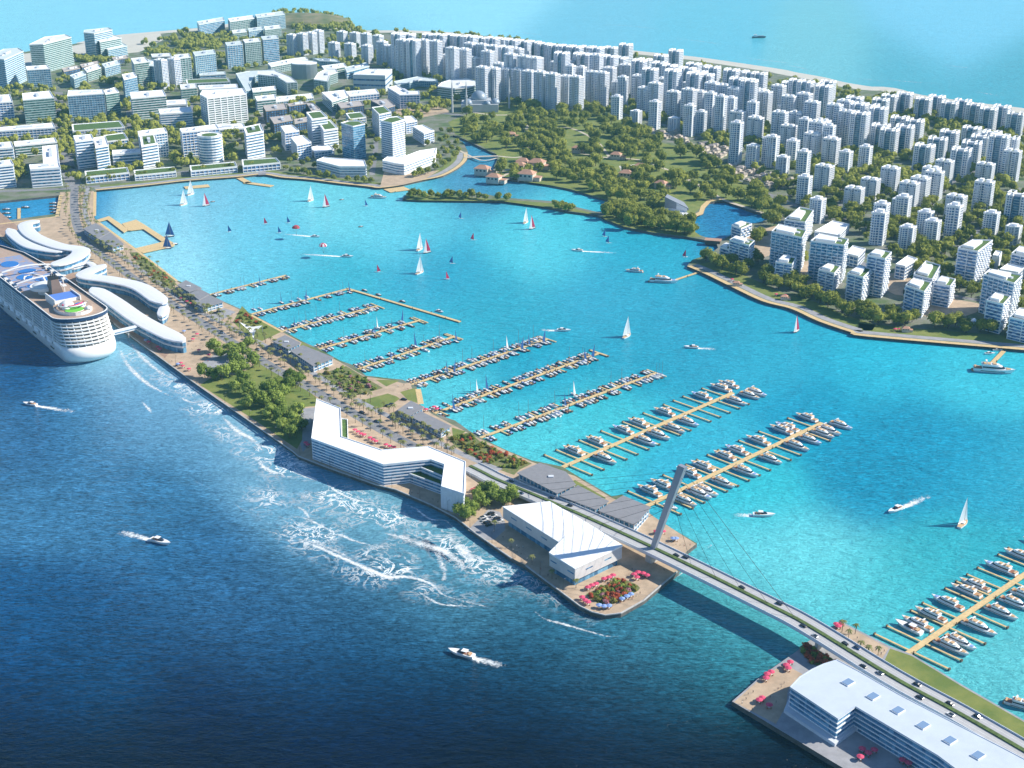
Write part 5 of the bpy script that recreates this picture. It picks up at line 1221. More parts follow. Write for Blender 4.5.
for pts, w in [([(690,150),(715,168),(748,186),(800,207),(845,221),(900,234),(960,248),(1060,270)],12),([(845,221),(836,211),(838,204),(848,198),(866,190),(900,176)],10),([(75,187),(67,165),(63,140),(59,112),(57,92)],22),([(-20,192),(60,189),(100,186)],12),([(-20,136),(60,134),(130,128),(200,124),(262,120)],12),
    ([(262,175),(262,150),(262,120),(256,100)],11),([(395,114),(440,113),(470,117)],14),([(62,165),(120,176),(180,172),(262,163)],8),([(900,234),(930,205),(955,180),(1000,160)],9),([(770,216),(800,232),(860,262),(930,290),(1010,305),(1060,312)],9),([(560,98),(640,118),(700,136),(760,152),(830,170)],10),
    ([(372,112),(376,140),(372,175)],8),([(330,100),(334,130),(300,165)],7),([(262,104),(330,98),(395,96),(440,98)],10),([(130,128),(128,100),(124,80)],10),([(190,124),(190,100),(182,80),(178,62)],9),([(960,248),(985,225),(1040,205)],9)]:
    px_band('street', pts, w, AS2, 0.035+0.0*w)
for pts in [[(903,290),(922,288),(960,300),(985,306),(960,318),(930,318),(906,306)],[(884,276),(900,272),(916,284),(905,296),(886,290)],[(800,262),(815,262),(812,284),(800,284)],[(742,238),(772,234),(780,250),(760,258),(748,252)],[(748,234),(775,226),(778,230),(755,240)]]:
    px_sheet('courtyard', pts, PAVE, 0.05, 2)
px_sheet('courtyard', [(400,107),(440,104),(450,112),(420,118),(392,116)], PAVE, 0.06)
px_sheet('swimming_pool', [(960,327),(966,320),(975,318),(977,321),(969,328)], mat('pool_tile_water',(0.20,0.45,0.62),0.1), 0.09)
BEACH = mat('beach_sand', (0.52,0.50,0.44), 0.9, var=0.06, vscale=0.02)
band('beach', [tuple(G(u,v+1.2,1)[:2]) for u,v in COAST[2:31]], 48, LAND+0.02, BEACH)
px_sheet('beach', [(72,46),(84,43.5),(118,36.5),(160,32.5),(163,40),(140,52),(118,54),(90,56),(72,62)], BEACH, 0.03)
px_sheet('beach', [(0,57),(30,53),(45,52),(40,64),(10,70)], BEACH, 0.03)

# ------------------------------------------------------------------ buildings placed by their roof corners
FOOT = []          # (x, y, radius) of what stands, so that trees keep clear
def h_from(u, v, vb):
    g = G(u, vb, LAND); lo, hi = LAND, 320.0
    for _ in range(30):
        m = (lo+hi)/2
        if pixel((g.x, g.y, m))[1] > v: lo = m
        else: hi = m
    return lo-LAND
def by_roof(label, quad, vb, cat='building', name='office_building', group=None, **kw):
    fu, fv = max(quad, key=lambda q: q[1]+0.001*q[0]); h = max(5.0, h_from(fu, fv, vb))
    P = ccw(xy(quad, LAND+h)); c = centroid(P)
    r = max(math.hypot(p[0]-c[0], p[1]-c[1]) for p in P)
    for k in range(len(P)):
        q = P[k]; FOOT.append(((c[0]+q[0])/2, (c[1]+q[1])/2, r*0.55+3))
    FOOT.append((c[0], c[1], r*0.6+3))
    return add_building(name, label, cat, P, h, group=group, **kw)
OFF = dict(fh=4.0, bh=1.2, bay=6, pw=0.5, out=0.4)
BLU = dict(fh=4.0, bh=0.9, bay=4.5, pw=0.35, out=0.25, glass=GLASSB, wall=mat('pale_blue_cladding',(0.42,0.52,0.58),0.4,var=0.05,vscale=0.1))
GRN = dict(fh=4.0, bh=0.9, bay=0, pw=0.4, out=0.3, glass=GLASSG, wall=mat('pale_green_cladding',(0.50,0.60,0.58),0.4,var=0.05,vscale=0.1))
DRK = dict(fh=3.8, bh=0.9, bay=5, pw=0.6, out=0.35, wall=DARKC, roof=mat('roof_warm_grey',(0.42,0.38,0.36),0.8,var=0.1,vscale=0.2))
BRS = dict(fh=4.2, bh=2.0, bay=0, pw=0.4, out=1.0, glass=GLASSB)
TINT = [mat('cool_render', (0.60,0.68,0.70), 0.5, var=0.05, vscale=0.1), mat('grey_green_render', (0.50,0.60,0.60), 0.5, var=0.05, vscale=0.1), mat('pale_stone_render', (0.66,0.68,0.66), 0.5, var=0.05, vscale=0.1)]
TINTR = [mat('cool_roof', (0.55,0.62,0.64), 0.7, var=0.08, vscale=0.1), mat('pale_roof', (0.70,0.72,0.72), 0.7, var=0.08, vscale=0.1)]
LEFT = [
 ('white curved slab tower at the far corner by the sea, half out of view',[(-14,58),(4,49.5),(18,48.5),(23,51.5),(4,60)],90,dict(fh=4,bh=1.9,bay=0,pw=0,out=0.9,glass=GLASSB)),
 ('tall crescent slab tower with sloping roof, middle of three by the sea',[(29.5,45),(45,37.5),(65,35),(71,37.5),(43,44.5)],73,dict(fh=4,bh=1.9,bay=0,pw=0,out=0.9,glass=GLASSB)),
 ('tall slab tower beside the white beach with stepped side',[(84,33),(84.5,30.5),(108,28),(112,30),(94,34)],60,dict(fh=4,bh=1.8,bay=0,pw=0,out=0.9,glass=GLASSB)),
 ('lower stepped wing against the slab tower by the beach',[(96,38),(112,35),(121,38),(100,42)],60,dict(fh=4,bh=1.8,bay=0,pw=0,out=0.9,glass=GLASSB)),
 ('lowest stepped wing towards the white beach',[(104,47),(120,42),(127,46),(108,50)],60,dict(fh=4,bh=1.8,bay=0,pw=0,out=0.9,glass=GLASSB)),
 ('blue glass block in front of the crescent slab tower',[(26,67),(47,65.5),(50,69),(27,70.5)],89,BLU),
 ('grey gridded block cut by the picture edge above the long low roofs',[(-8,96),(10,95),(12.5,102),(-8,103.5)],125,OFF),
 ('green glass office block with notched roof beside the main street',[(22.5,94),(50,91.5),(54,98),(23,100.5)],124,GRN),
 ('wide pale blue gridded office block across the main street',[(67.5,96.5),(104,94),(103,90),(68.5,91)],121,BLU),
 ('greenish rear block joined behind the wide gridded office block',[(104,91),(115,88),(119,92.5),(105.5,94.5)],117,GRN),
 ('white five storey block, lowest of the stepped trio below the crescent tower',[(70,76),(83,71.5),(86,74.5),(74,79)],88,OFF),
 ('white five storey block, middle of the stepped trio below the crescent tower',[(84,69),(98,64.5),(101,68),(87,72.5)],82,OFF),
 ('white five storey block, highest of the stepped trio towards the slab tower',[(102,64.5),(118,60.5),(120,64),(105,68)],77,OFF),
 ('dark roofed low block at the foot of the crescent tower',[(62,69),(78,66),(80,68.5),(64,72)],76,DRK),
 ('dark roofed low block at the foot of the stepped slab tower',[(80,65),(98,61.5),(100,64),(82,67.5)],70,DRK),
 ('dark roofed low block under the beach end of the slab tower',[(112,58),(127,55.5),(128,58),(114,60.5)],65,DRK),
 ('narrow blue apartment slab, front of the close pair east of the main street',[(122,75),(134,73),(137,77),(124,80)],102,BLU),
 ('narrow pale apartment slab just behind the blue one east of the main street',[(131,59),(145,57.5),(149,62),(134,64)],88,OFF),
 ('long flat roofed terrace office along the picture edge, rear one',[(-6,128.5),(53,123.5),(55,128),(-6,132)],142,OFF),
 ('white office wing with ribbon windows at the picture edge, upper one',[(-6,144),(11,142.5),(13,148),(-6,149.5)],166,BRS),
 ('long white office bar behind the courtyard trees',[(14,142.5),(55,138.5),(57,142.5),(15,146.5)],157,OFF),
 ('white office bar running down to the basin beside the main street',[(43,147),(57,145.5),(58.5,163),(44,164)],182,BRS),
 ('white front office wing with ribbon windows by the basin',[(30,165.5),(58.5,163.5),(60,168),(31,170)],188,BRS),
 ('white front office wing at the picture edge by the basin',[(-6,162.5),(10.5,160.5),(13,165),(-6,167)],189,BRS),
 ('long low building with green roof, the farther of two',[(72,125),(120,121.5),(124.5,127.5),(73,131.5)],138,dict(OFF,green=2.5,plant=0)),
 ('low building with short green roof behind the twin towers',[(104,136),(124,133.5),(128,139.5),(106,142)],150,dict(OFF,green=2.0,plant=0)),
 ('white slab tower with blue shaded flank, rear of the twin by the street',[(74,136.5),(91,135),(93,139.5),(76,141.5)],169,BRS),
 ('white banded tower on the green podium nearest the main street',[(94.5,138.5),(105,137),(108,145.5),(96,147.5)],172,BRS),
 ('two low white bars east of the banded tower',[(113,151),(139,149.5),(140,153),(113,155)],167,BRS),
 ('grey gridded office block behind the two white ridge roofs',[(130,93),(163,90.5),(166,96),(131.5,99)],120,OFF),
 ('low white ridge roofed block, farther one',[(156,101.5),(186,100),(187,104.5),(157.5,106)],117,BRS),
 ('low white ridge roofed block with green terrace, nearer one',[(159,110),(190,107.5),(192,112.5),(160.5,114.5)],128,BRS),
 ('huge white framed hotel with curved balcony grid',[(200.5,95),(203,91),(243,89),(246,94),(207,98.5)],127,dict(fh=3.8,bh=1.7,bay=13,pw=1.6,out=0.9,glass=GLASSG)),
 ('low porch building at the foot of the framed hotel',[(208,126),(243,124),(246,129),(209,131)],136,OFF),
 ('white slab behind the banded waterfront tower with green ledge',[(138,132),(165,128.5),(167,132.5),(139,136)],160,OFF),
 ('white banded waterfront tower with green roof ledge, west of the round tower',[(140.5,137),(155,135),(157.5,143.5),(142,146)],169,dict(BRS,green=3.0)),
 ('white slab joined to the round waterfront tower',[(180,129.5),(216,125),(219,129),(182,133)],157,OFF),
 ('white banded waterfront tower east of the round tower',[(244,128),(260,124.5),(263,131.5),(246.5,134.5)],160,dict(BRS,green=3.0)),
 ('low podium with green terrace below the waterfront tower by the street',[(85,172),(127,168),(129,173),(86,177.5)],184,dict(OFF,green=2.0,plant=0)),
 ('low podium with green terrace west of the round tower',[(134,171),(174,167.5),(176,172),(135,176)],181,dict(OFF,green=2.0,plant=0)),
 ('low podium with green terrace below the round tower',[(190,166.5),(235,162.5),(237,167),(191,171.5)],177,dict(OFF,green=2.0,plant=0)),
 ('low podium with green terrace east of the round tower',[(242,160.5),(276,158.5),(280,163),(243,166.5)],173,dict(OFF,green=2.0,plant=0)),
 ('white slab apartment block, front of the far curved row',[(225,43),(241,41.5),(242.5,44.5),(227,46)],69,OFF),
 ('white slab apartment block, middle of the far curved row',[(243,40),(259,38.5),(260.5,41.5),(245,43)],67,OFF),
 ('white slab apartment block, last of the far curved row',[(261,37),(277,35.5),(278.5,38.5),(263,40)],65,OFF),
 ('pale blue apartment tower with shaded flank, western of the middle pair',[(174,55.5),(189,54),(190.5,57.5),(176,59)],83,OFF),
 ('pale blue apartment tower with shaded flank, eastern of the middle pair',[(193,52.5),(214,50),(215.5,53.5),(195,56)],78,OFF),
 ('pale apartment block behind the stepped white one',[(151,54.5),(170,53.5),(171.5,56.5),(152.5,57.5)],76,OFF),
 ('white apartment tower, westernmost of the middle cluster',[(149,60),(140,65),(154,67),(160,62)],86,OFF),
 ('stepped white apartment block of the middle cluster',[(153,66),(165,64),(168,68),(155,70)],84,BRS),
 ('pale seaside hotel beside the beach wood, western one',[(197,22),(223,17.5),(224.5,20.5),(199,25)],37,OFF),
 ('long pale seaside hotel, middle one of three',[(228,19),(253,15.5),(255,18.5),(230,22)],35,OFF),
 ('long pale seaside hotel, eastern one of three',[(255,15),(283,11.5),(285,14.5),(257,18)],32,OFF),
 ('low pale block in front of the seaside hotels, western one',[(232,31),(246,29.5),(247,32),(233,33.5)],41,OFF),
 ('low pale block in front of the seaside hotels, middle one',[(248,29),(262,27),(263,29.5),(249,31.5)],39,OFF),
 ('low pale block in front of the seaside hotels, eastern one',[(264,27),(280,25.5),(281,28),(265,30)],38,OFF),
 ('thin flat roofed hall behind the green roofed block',[(199,73.5),(225,72),(226,74.5),(200,76)],80,OFF),
 ('wide green roofed low block behind the framed hotel',[(186,80),(228,78.5),(230,82),(187,84)],89,dict(OFF,green=3,plant=0)),
 ('wide flat roofed office directly behind the framed hotel',[(198,86),(237,84.5),(238,88),(200,90)],97,GRN),
 ('small white office west of the framed hotel',[(180,85),(196,84),(197,88),(181,89.5)],101,OFF),
 ('white curved ring building beyond the framed hotel',[(236,74),(250,71.5),(276,70),(276,73),(256,75.5),(249,84),(252,90),(246,91)],97,OFF),
 ('flat roofed office inside the curved ring building',[(252,89),(275,86.5),(276,90),(253,92.5)],99,GRN),
 ('pale curved roofed block west of the dark courtyard offices',[(255,97),(275,95),(276,99),(257,101)],113,OFF),
 ('long curved pale bar behind the glass drum',[(268,64),(290,59.5),(306,57.5),(308,60),(293,63),(271,67)],74,OFF),
 ('low bar to the east of the glass drum',[(313,58.5),(336,59.5),(340,62.5),(320,61.5)],69,OFF),
 ('white terraced block east of the glass drum, rear one',[(322,66.5),(344,63.5),(346,66.5),(325,70.5)],77,BRS),
 ('white terraced block in front of the museum box',[(345,68),(366,63),(369,66.5),(347,72)],79,BRS),
 ('white crescent building open to the south',[(314,80),(318,73.5),(326,69.5),(336,69.5),(337.5,72.5),(330,75),(327.5,82)],92,OFF),
 ('plain grey box museum with large opening',[(353,75),(368,69.5),(392,69.5),(385,76)],92,dict(fh=9,bh=7,bay=0,pw=0,out=0.3,wall=mat('museum_panels',(0.52,0.57,0.60),0.6,var=0.04,vscale=0.1))),
 ('white C shaped building with curved end wall',[(258,71.5),(275,71),(290,77),(297,82.5),(287,83),(277,77),(258,75)],95,OFF),
 ('long white roofed block behind the dark courtyard offices',[(272,98),(312,94),(313.5,97.5),(275,102)],105,OFF),
 ('white angular block beside the tree lined avenue',[(322,93),(345,90.5),(348,97),(332,102)],112,OFF),
 ('wide white roofed block below the museum box',[(346,92),(376,89.5),(379,93.5),(350,96.5)],106,OFF),
 ('dark courtyard office, western upper block',[(263,106),(285,104),(287,109),(266,111.5)],124,DRK),
 ('dark courtyard office, thin linking bar',[(287.5,104.5),(304,102),(306,104),(289,106.5)],117,DRK),
 ('dark courtyard office, eastern block with pale roof',[(306,103),(313,103.5),(320,109.5),(312,112)],120,DRK),
 ('dark lower office with sunken courtyard, western part',[(270,118),(291,115.5),(293,120.5),(274,124)],138,DRK),
 ('dark lower office with sunken courtyard, eastern part',[(294.5,120),(308,117.5),(308.5,121.5),(295,124)],136,DRK),
 ('dark office with white parapet beside the avenue trees',[(337,103.5),(361,101.5),(364,105.5),(341,108.5)],116,DRK),
 ('dark office with white roof beside the green roofed tower',[(371,101),(388,99.5),(395,106),(385,109),(377,104)],118,DRK),
 ('white tower with green roof, western of the stepped pair',[(307,113),(321,111.5),(327,117.5),(312,119.5)],147,dict(BRS,green=2.5,plant=0)),
 ('white tower with green roof, eastern of the stepped pair',[(318,122),(330,120.5),(337.5,128.5),(324,130.5)],151,dict(BRS,green=2.5,plant=0)),
 ('small white block with green roof between the towers',[(346,114),(361,112.5),(366,117.5),(350,119.5)],126,dict(OFF,green=2.5,plant=0)),
 ('white tower with green roof behind the waterfront skyscraper',[(372,108),(384,106.5),(391,112.5),(379,115)],138,dict(OFF,green=2.5,plant=0)),
 ('plain white box block, upper of the stepped pair by the trees',[(281,127),(292,125.5),(299,131),(285,133)],151,dict(OFF,plant=0)),
 ('plain white box block, lower of the stepped pair by the trees',[(291,138),(303,136),(311,142.5),(297,145.5)],160,dict(OFF,plant=0)),
 ('low white link between the box blocks and green roofed towers',[(311,148),(328,144),(334,150),(315,153)],158,dict(OFF,plant=0)),
 ('blue glass waterfront tower with curved green roof',[(341,123.5),(348,121.5),(360,121.5),(365,124.5),(353,127)],161,dict(BLU,fh=3.6,bh=0.5,green=3,plant=0,bay=0)),
 ('white boat shaped podium under the blue glass tower',[(317,161),(324,158),(345,159.5),(364,161),(366,167),(340,167)],177,dict(BRS,plant=0)),
 ('white ribbed waterfront tower beside the channel mouth',[(381,121),(388,118),(398,117),(404,120),(392,123.5)],160,dict(fh=3.4,bh=1.7,bay=0,pw=0,out=1.0,green=3,plant=0)),
 ('white curved podium sweeping out from the ribbed tower',[(383,161),(388,157.5),(404,157.5),(420,151.5),(436,149),(434,154),(420,159),(404,165),(396,164)],175,dict(BRS,plant=0)),
 ('small white block behind the ribbed tower',[(404,117),(412,116.5),(417,121),(406,123)],134,dict(OFF,plant=0)),
 ('small white box block with slit window facing the channel',[(413,127),(423,125.5),(434,131),(424,134)],145,dict(OFF,plant=0)),
 ('white L shaped school like block near the plaza',[(388,88),(397,86),(407,91.5),(419,91.5),(419.5,95),(400,95.5)],109,OFF),
 ('long bent white building beneath the tower blocks',[(394,82),(418,77),(436,79.5),(438,82.5),(419,81),(398,85.5)],91,OFF),
 ('white oval building with open roof ring',[(438,87),(442,83),(452,80),(466,79),(476,81.5),(478,85),(468,88),(455,89)],100,BRS),
]
for i_, (lb, q, vb, kw) in enumerate(LEFT):
    if kw is OFF: kw = dict(OFF, bh=(1.0,1.3,0.9)[i_%3], bay=(6,4.5,0)[i_%3], glass=(GLASS,GLASSB,GLASSG)[i_%3])
    elif kw is BRS: kw = dict(BRS, bh=(1.7,1.4)[i_%2])
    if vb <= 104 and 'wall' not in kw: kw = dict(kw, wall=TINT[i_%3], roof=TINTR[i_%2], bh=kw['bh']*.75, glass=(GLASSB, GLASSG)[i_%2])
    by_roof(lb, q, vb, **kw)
def round_tower(label, u, v, vb, rad, glass=GLASS, wall=WHITE, **kw):
    h = h_from(u, v, vb-1.5); g = G(u, v, LAND+h)
    P = [(g.x+rad*math.cos(2*math.pi*i/20), g.y+rad*math.sin(2*math.pi*i/20)) for i in range(20)]
    FOOT.append((g.x, g.y, rad+3)); return add_building('round_tower', label, 'building', P, h, glass=glass, wall=wall, **kw)
round_tower('round white banded tower on the waterfront', 209.5, 135, 163.5, 18, glass=GLASSB, fh=4.2, bh=1.9, bay=0, out=1.0, plant=0, green=6)
round_tower('broad round glass drum building behind the curved bar', 304, 63, 79, 27, fh=30, bh=1, bay=2.2, pw=0.5, out=0.3, plant=0, wall=mat('drum_panels',(0.40,0.46,0.47),0.5), glass=mat('drum_core',(0.30,0.36,0.38),0.5))
# mosque
mq = G(480,110,LAND); t = thing('mosque', 'grey domed mosque with four slender minarets at the park edge', 'mosque', tuple(mq)); FOOT.append((mq.x,mq.y,60))
MQ = mat('mosque_stone', (0.45,0.47,0.50), 0.6, var=0.06, vscale=0.1); MD = mat('dome_lead', (0.24,0.30,0.38), 0.4)
b = MB(); b.box(-34,34,-24,26,0,14); b.box(-20,20,-16,18,14,20); b.build('prayer_hall', MQ, t)
for x, y, r, z in ((-2,2,15,20),(28,-8,9,14),(-22,-14,9,14),(14,-18,6,14)):
    b = MB(); b.dome((x,y,z), r, r*1.02, 18, 6); o = b.build('dome', MD, t, True)
    b = MB(); b.tube([(x,y,z+r),(x,y,z+r*1.3)], 0.3, 5); b.build('finial', METAL, o)
for x, y in ((-50,-26),(-24,-34),(26,34),(54,18)):
    b = MB(); b.tube([(x,y,0),(x,y,30),(x,y,30.1),(x,y,32),(x,y,32.1),(x,y,50),(x,y,60)], [2.0,1.6,2.6,2.6,1.4,1.2,0.05], 8); b.build('minaret', MQ, t)

# ------------------------------------------------------------------ apartment blocks along the residential promenade
BAL = dict(fh=3.3, bh=0.8, bay=12, pw=0.8, out=0.5, pd=0.4, glass=GLASS, stag=1.5)
BLG = dict(fh=3.3, bh=0.6, bay=6, pw=0.4, out=0.4, pd=0.4, glass=GLASSB, stag=1.1)
NM = dict(name='apartment_block', cat='apartment block')
for lb, q, vb, kw in [
 ('small white four storey block standing between pond and inlet',[(732,226),(742,222),(751.5,224.5),(741,229)],240,BAL),
 ('white balconied block beside the small pond block',[(730,240.5),(736,237),(754,241.5),(749,246)],268,BAL),
 ('lower wing of the block beside the pond',[(720.5,247.5),(727,244),(732,245.5),(729,250)],262,BAL),
 ('large glazed apartment block with green roof ledge nearest the pond',[(772,232),(779,225),(806,231),(802,238.5)],274,dict(BLG,green=0)),
 ('tall terraced block behind the glazed block nearest the pond',[(785,220),(800,208),(813,211),(805,223)],246,BAL),
 ('large glazed apartment block, second from the pond',[(811,241.5),(820,234.5),(848,240),(844,246)],284,BLG),
 ('long low roofed block with green strip behind the second glazed block',[(815,232),(833,221.5),(849,225),(838,236)],244,dict(OFF,plant=0)),
 ('small white block in front of the glazed block nearest the pond',[(776,262.5),(784,256),(796,258.5),(792,265)],284,BAL),
 ('small white block in front of the second glazed block',[(819,270),(829,264),(840,267),(834,274)],293,BAL),
 ('white balconied block with green corner terrace, centre of the promenade',[(848,274),(860,266),(871,270),(863,278)],304,BAL),
 ('white balconied tower just behind the centre promenade block',[(868,256),(876,250),(891,253),(885,259.5)],298,BAL),
 ('low parking block with blank end wall behind the promenade towers',[(846,254),(853,246.5),(865,249.5),(858,257)],268,dict(OFF,plant=0)),
 ('low three storey block with sunlit end beside the main residential road',[(896,265),(908,256.5),(917,259.5),(905,267)],280,dict(OFF,plant=0)),
 ('white stepped block, rear of the three sided group',[(914,275),(926,262),(940,266),(932,280)],300,BAL),
 ('white stepped block with green terrace, front of the three sided group',[(906,286),(914,279),(931,283),(924,292.5)],318,BAL),
 ('white stepped block, east of the three sided group',[(934,284),(942,277),(955,280),(950,287)],308,BAL),
 ('tall white slab with long green roof strip',[(958.5,248.5),(973,240.5),(992,241),(977.5,252)],288,dict(BAL,green=0)),
 ('large glazed apartment block with flat screen roof at the east end',[(984,275),(990,270),(1022,276),(1014,284)],322,BLG),
 ('low white roof block behind the east end glazed block',[(1000,270),(1008,264.5),(1024,268),(1018,273)],290,dict(OFF,plant=0)),
 ('small white block with green terrace in front of the east end block',[(987,301),(996,293.5),(1010,297),(1003,305)],334,BAL),
 ('white block with green roof ledge cut by the picture edge',[(1012,254),(1020,247),(1045,252),(1038,260)],285,BAL),
 ('slim blank tower slab lit along one edge',[(993,256),(996,251.5),(1001.5,252.5),(999,257)],272,dict(OFF,plant=0,solid=(0,1,2,3))),
 ('white block at the picture edge below the promenade end trees',[(1010,318),(1020,309),(1045,312),(1036,324)],345,BAL),
 ]:
    t = by_roof(lb, q, vb, **NM, **kw)
    if 'stag' in kw:                                  # white roof screen over a planted terrace at one end
        h = max(o.bound_box[1][2] for o in t.children if o.name.startswith('roof')) - 1.1
        P = ccw(xy(q, t.location.z+h)); c = centroid(P); P = [(x-c[0], y-c[1]) for x, y in P]
        b = MB(); b.prism([(x*.62+c_[0]*.18, y*.62+c_[1]*.18) for (x, y), c_ in zip(offset(P, -.5), [P[-1]]*len(P))], h-.2, h+3.2); b.build('penthouse', WHITE, t)
        b = MB(); b.prism(offset(P, -1.0), h+.02, h+.1); b.build('terrace_garden', GREENR, t)
for (u,v,z,w_,l_,rz,lb) in [(837,228,0,0,0,0,'')]: pass
def green_ledge(quad, z, par=None): pass

# ------------------------------------------------------------------ apartment tower kinds
RZ = R(-36)
def tower_h(H):      # two wings with a deep glazed recess, framed crowns
    t = thing('apartment_tower', cat='apartment tower')
    g = MB(); g.box(-5.2,5.2,-5.5,6.5,0,H-1.5); g.build('glazed_recess', GLASSB, t)
    for s in (-1,1):
        P = ccw([(s*5.0,-8.5),(s*13,-8.5),(s*13,8.5),(s*5.0,8.5)])
        g = MB(); g.prism(offset(P,-0.35), 0, H-0.4); g.build('glazing', GLASS, t)
        w = bands(P, 0, H, 3.1, 0.3, 1.05, 4.2, 0.9, 0.3)
        w.box(s*5.2-.5+s*0.4,s*5.2+.5+s*0.4,-9.3,9.0,0,H+1); w.box(s*12.2-.9,s*12.2+.9,-9.2,-8.4,0,H+1)
        w.build('wing_wall', WHITE, t)
        r = MB(); r.prism(offset(P,0.4), H, H+0.5)
        for x in (s*5.6,s*12.4): r.box(x-.5,x+.5,-8.6,8.6,H+.5,H+3.6)
        r.box(min(s*5.1,s*12.9),max(s*5.1,s*12.9),-8.6,-7.9,H+2.6,H+3.6); r.box(min(s*5.1,s*12.9),max(s*5.1,s*12.9),7.9,8.6,H+2.6,H+3.6)
        r.build('crown_frame', ROOFW, t)
    r = MB(); r.box(-5,5,-3,5,H-1.5,H+1.5); r.build('lift_room', WHITE2, t)
    b = MB()
    for k in range(1, int(H/3.1)): b.box(-4.4,4.4,-6.6,-5.4,k*3.1-.15,k*3.1+.85)
    b.build('balcony', mat('balcony_glass',(0.30,0.42,0.50),0.2), t)
    return t
def tower_s(H):      # slab with balcony bands and a punched end wall
    t = thing('apartment_tower', cat='apartment tower')
    P = ccw([(-11,-7.5),(-2,-7.5),(-2,-5.5),(2,-5.5),(2,-7.5),(11,-7.5),(11,7.5),(-11,7.5)])
    g = MB(); g.prism(offset(P,-0.4), 0, H-0.4); g.build('glazing', GLASS, t)
    w = bands(P, 0, H, 3.1, 0.35, 1.0, 3.7, 0.8, 0.35)
    w.build('wall', WHITE, t)
    for x0, x1 in ((-9.6,-3.4),(3.4,9.6)):
        b = MB(); b.box(x1-.3,x1,-9.0,-7.4,0,H-1)
        for k in range(1, int(H/3.1)): b.box(x0,x1,-9.0,-7.5,k*3.1-.2,k*3.1+.75)
        b.build('balcony', WHITE, t)
    r = MB(); r.prism(offset(P,0.3), H, H+.4); r.ring(offset(P,.35), offset(P,-.2), H+.4, H+1.6); rf = r.build('roof', ROOFW, t)
    r = MB(); r.box(-7,-2,-3,4,H+.4,H+3.8); r.build('lift_room', WHITE, rf); r = MB(); r.box(2,7.5,-3,4,H+.4,H+3.4); r.build('lift_room', WHITE, rf)
    r = MB(); r.box(-1.5,1.5,-2,5,H+.4,H+.9); r.build('roof_garden', GREENR, rf)
    return t
def tower_p(H):      # slim tower with rounded bay and vertical fins
    t = thing('apartment_tower', cat='apartment tower')
    P = [(-7,-4)]+[(-5+5*math.cos(a)*1.0+1.5, -5+3*math.sin(a)) for a in (R(200),R(235),R(270),R(305),R(340))]+[(3,-5.5),(8,-5.5),(8,7),(-7,7)]
    P = ccw(P)
    g = MB(); g.prism(offset(P,-0.35), 0, H-0.4); g.build('glazing', GLASS, t)
    w = bands(P, 0, H, 3.1, 0.35, 1.0, 3.6, 0.8, 0.35); 
    for x in (-7,2.6,8): w.box(x-.6,x+.6,-6.2,-3.6,0,H+2.2)
    w.build('wall', WHITE, t)
    r = MB(); r.prism(offset(P,0.3), H, H+.4); r.ring(offset(P,.35), offset(P,-.2), H+.4, H+1.8); rf = r.build('roof', ROOFW, t)
    r = MB(); r.box(-4,4,-1,5,H+.4,H+4.2); r.build('lift_room', WHITE, rf)
    return t
PROTO = {}
def proto(kind, h):
    H = min((36, 48, 60, 72, 86, 100), key=lambda x: abs(x-h))
    if (kind, H) not in PROTO: PROTO[kind, H] = {'h': tower_h, 's': tower_s, 'p': tower_p}[kind](H)
    return PROTO[kind, H], H
TW = []
def tw(area, u, v, vb, kind, h=None):
    hh = h or h_from(u, v+2, vb-1); hh = max(22, min(115, hh)); g = G(u, v, LAND+hh)
    # keep towers from standing in each other
    for a in TW:
        if math.hypot(a[1]-g.x, a[2]-g.y) < 20.5: return
    for f in FOOT:
        if math.hypot(f[0]-g.x, f[1]-g.y) < f[2]+6: return
    TW.append((area, g.x, g.y, kind, hh)); FOOT.append((g.x, g.y, 16))
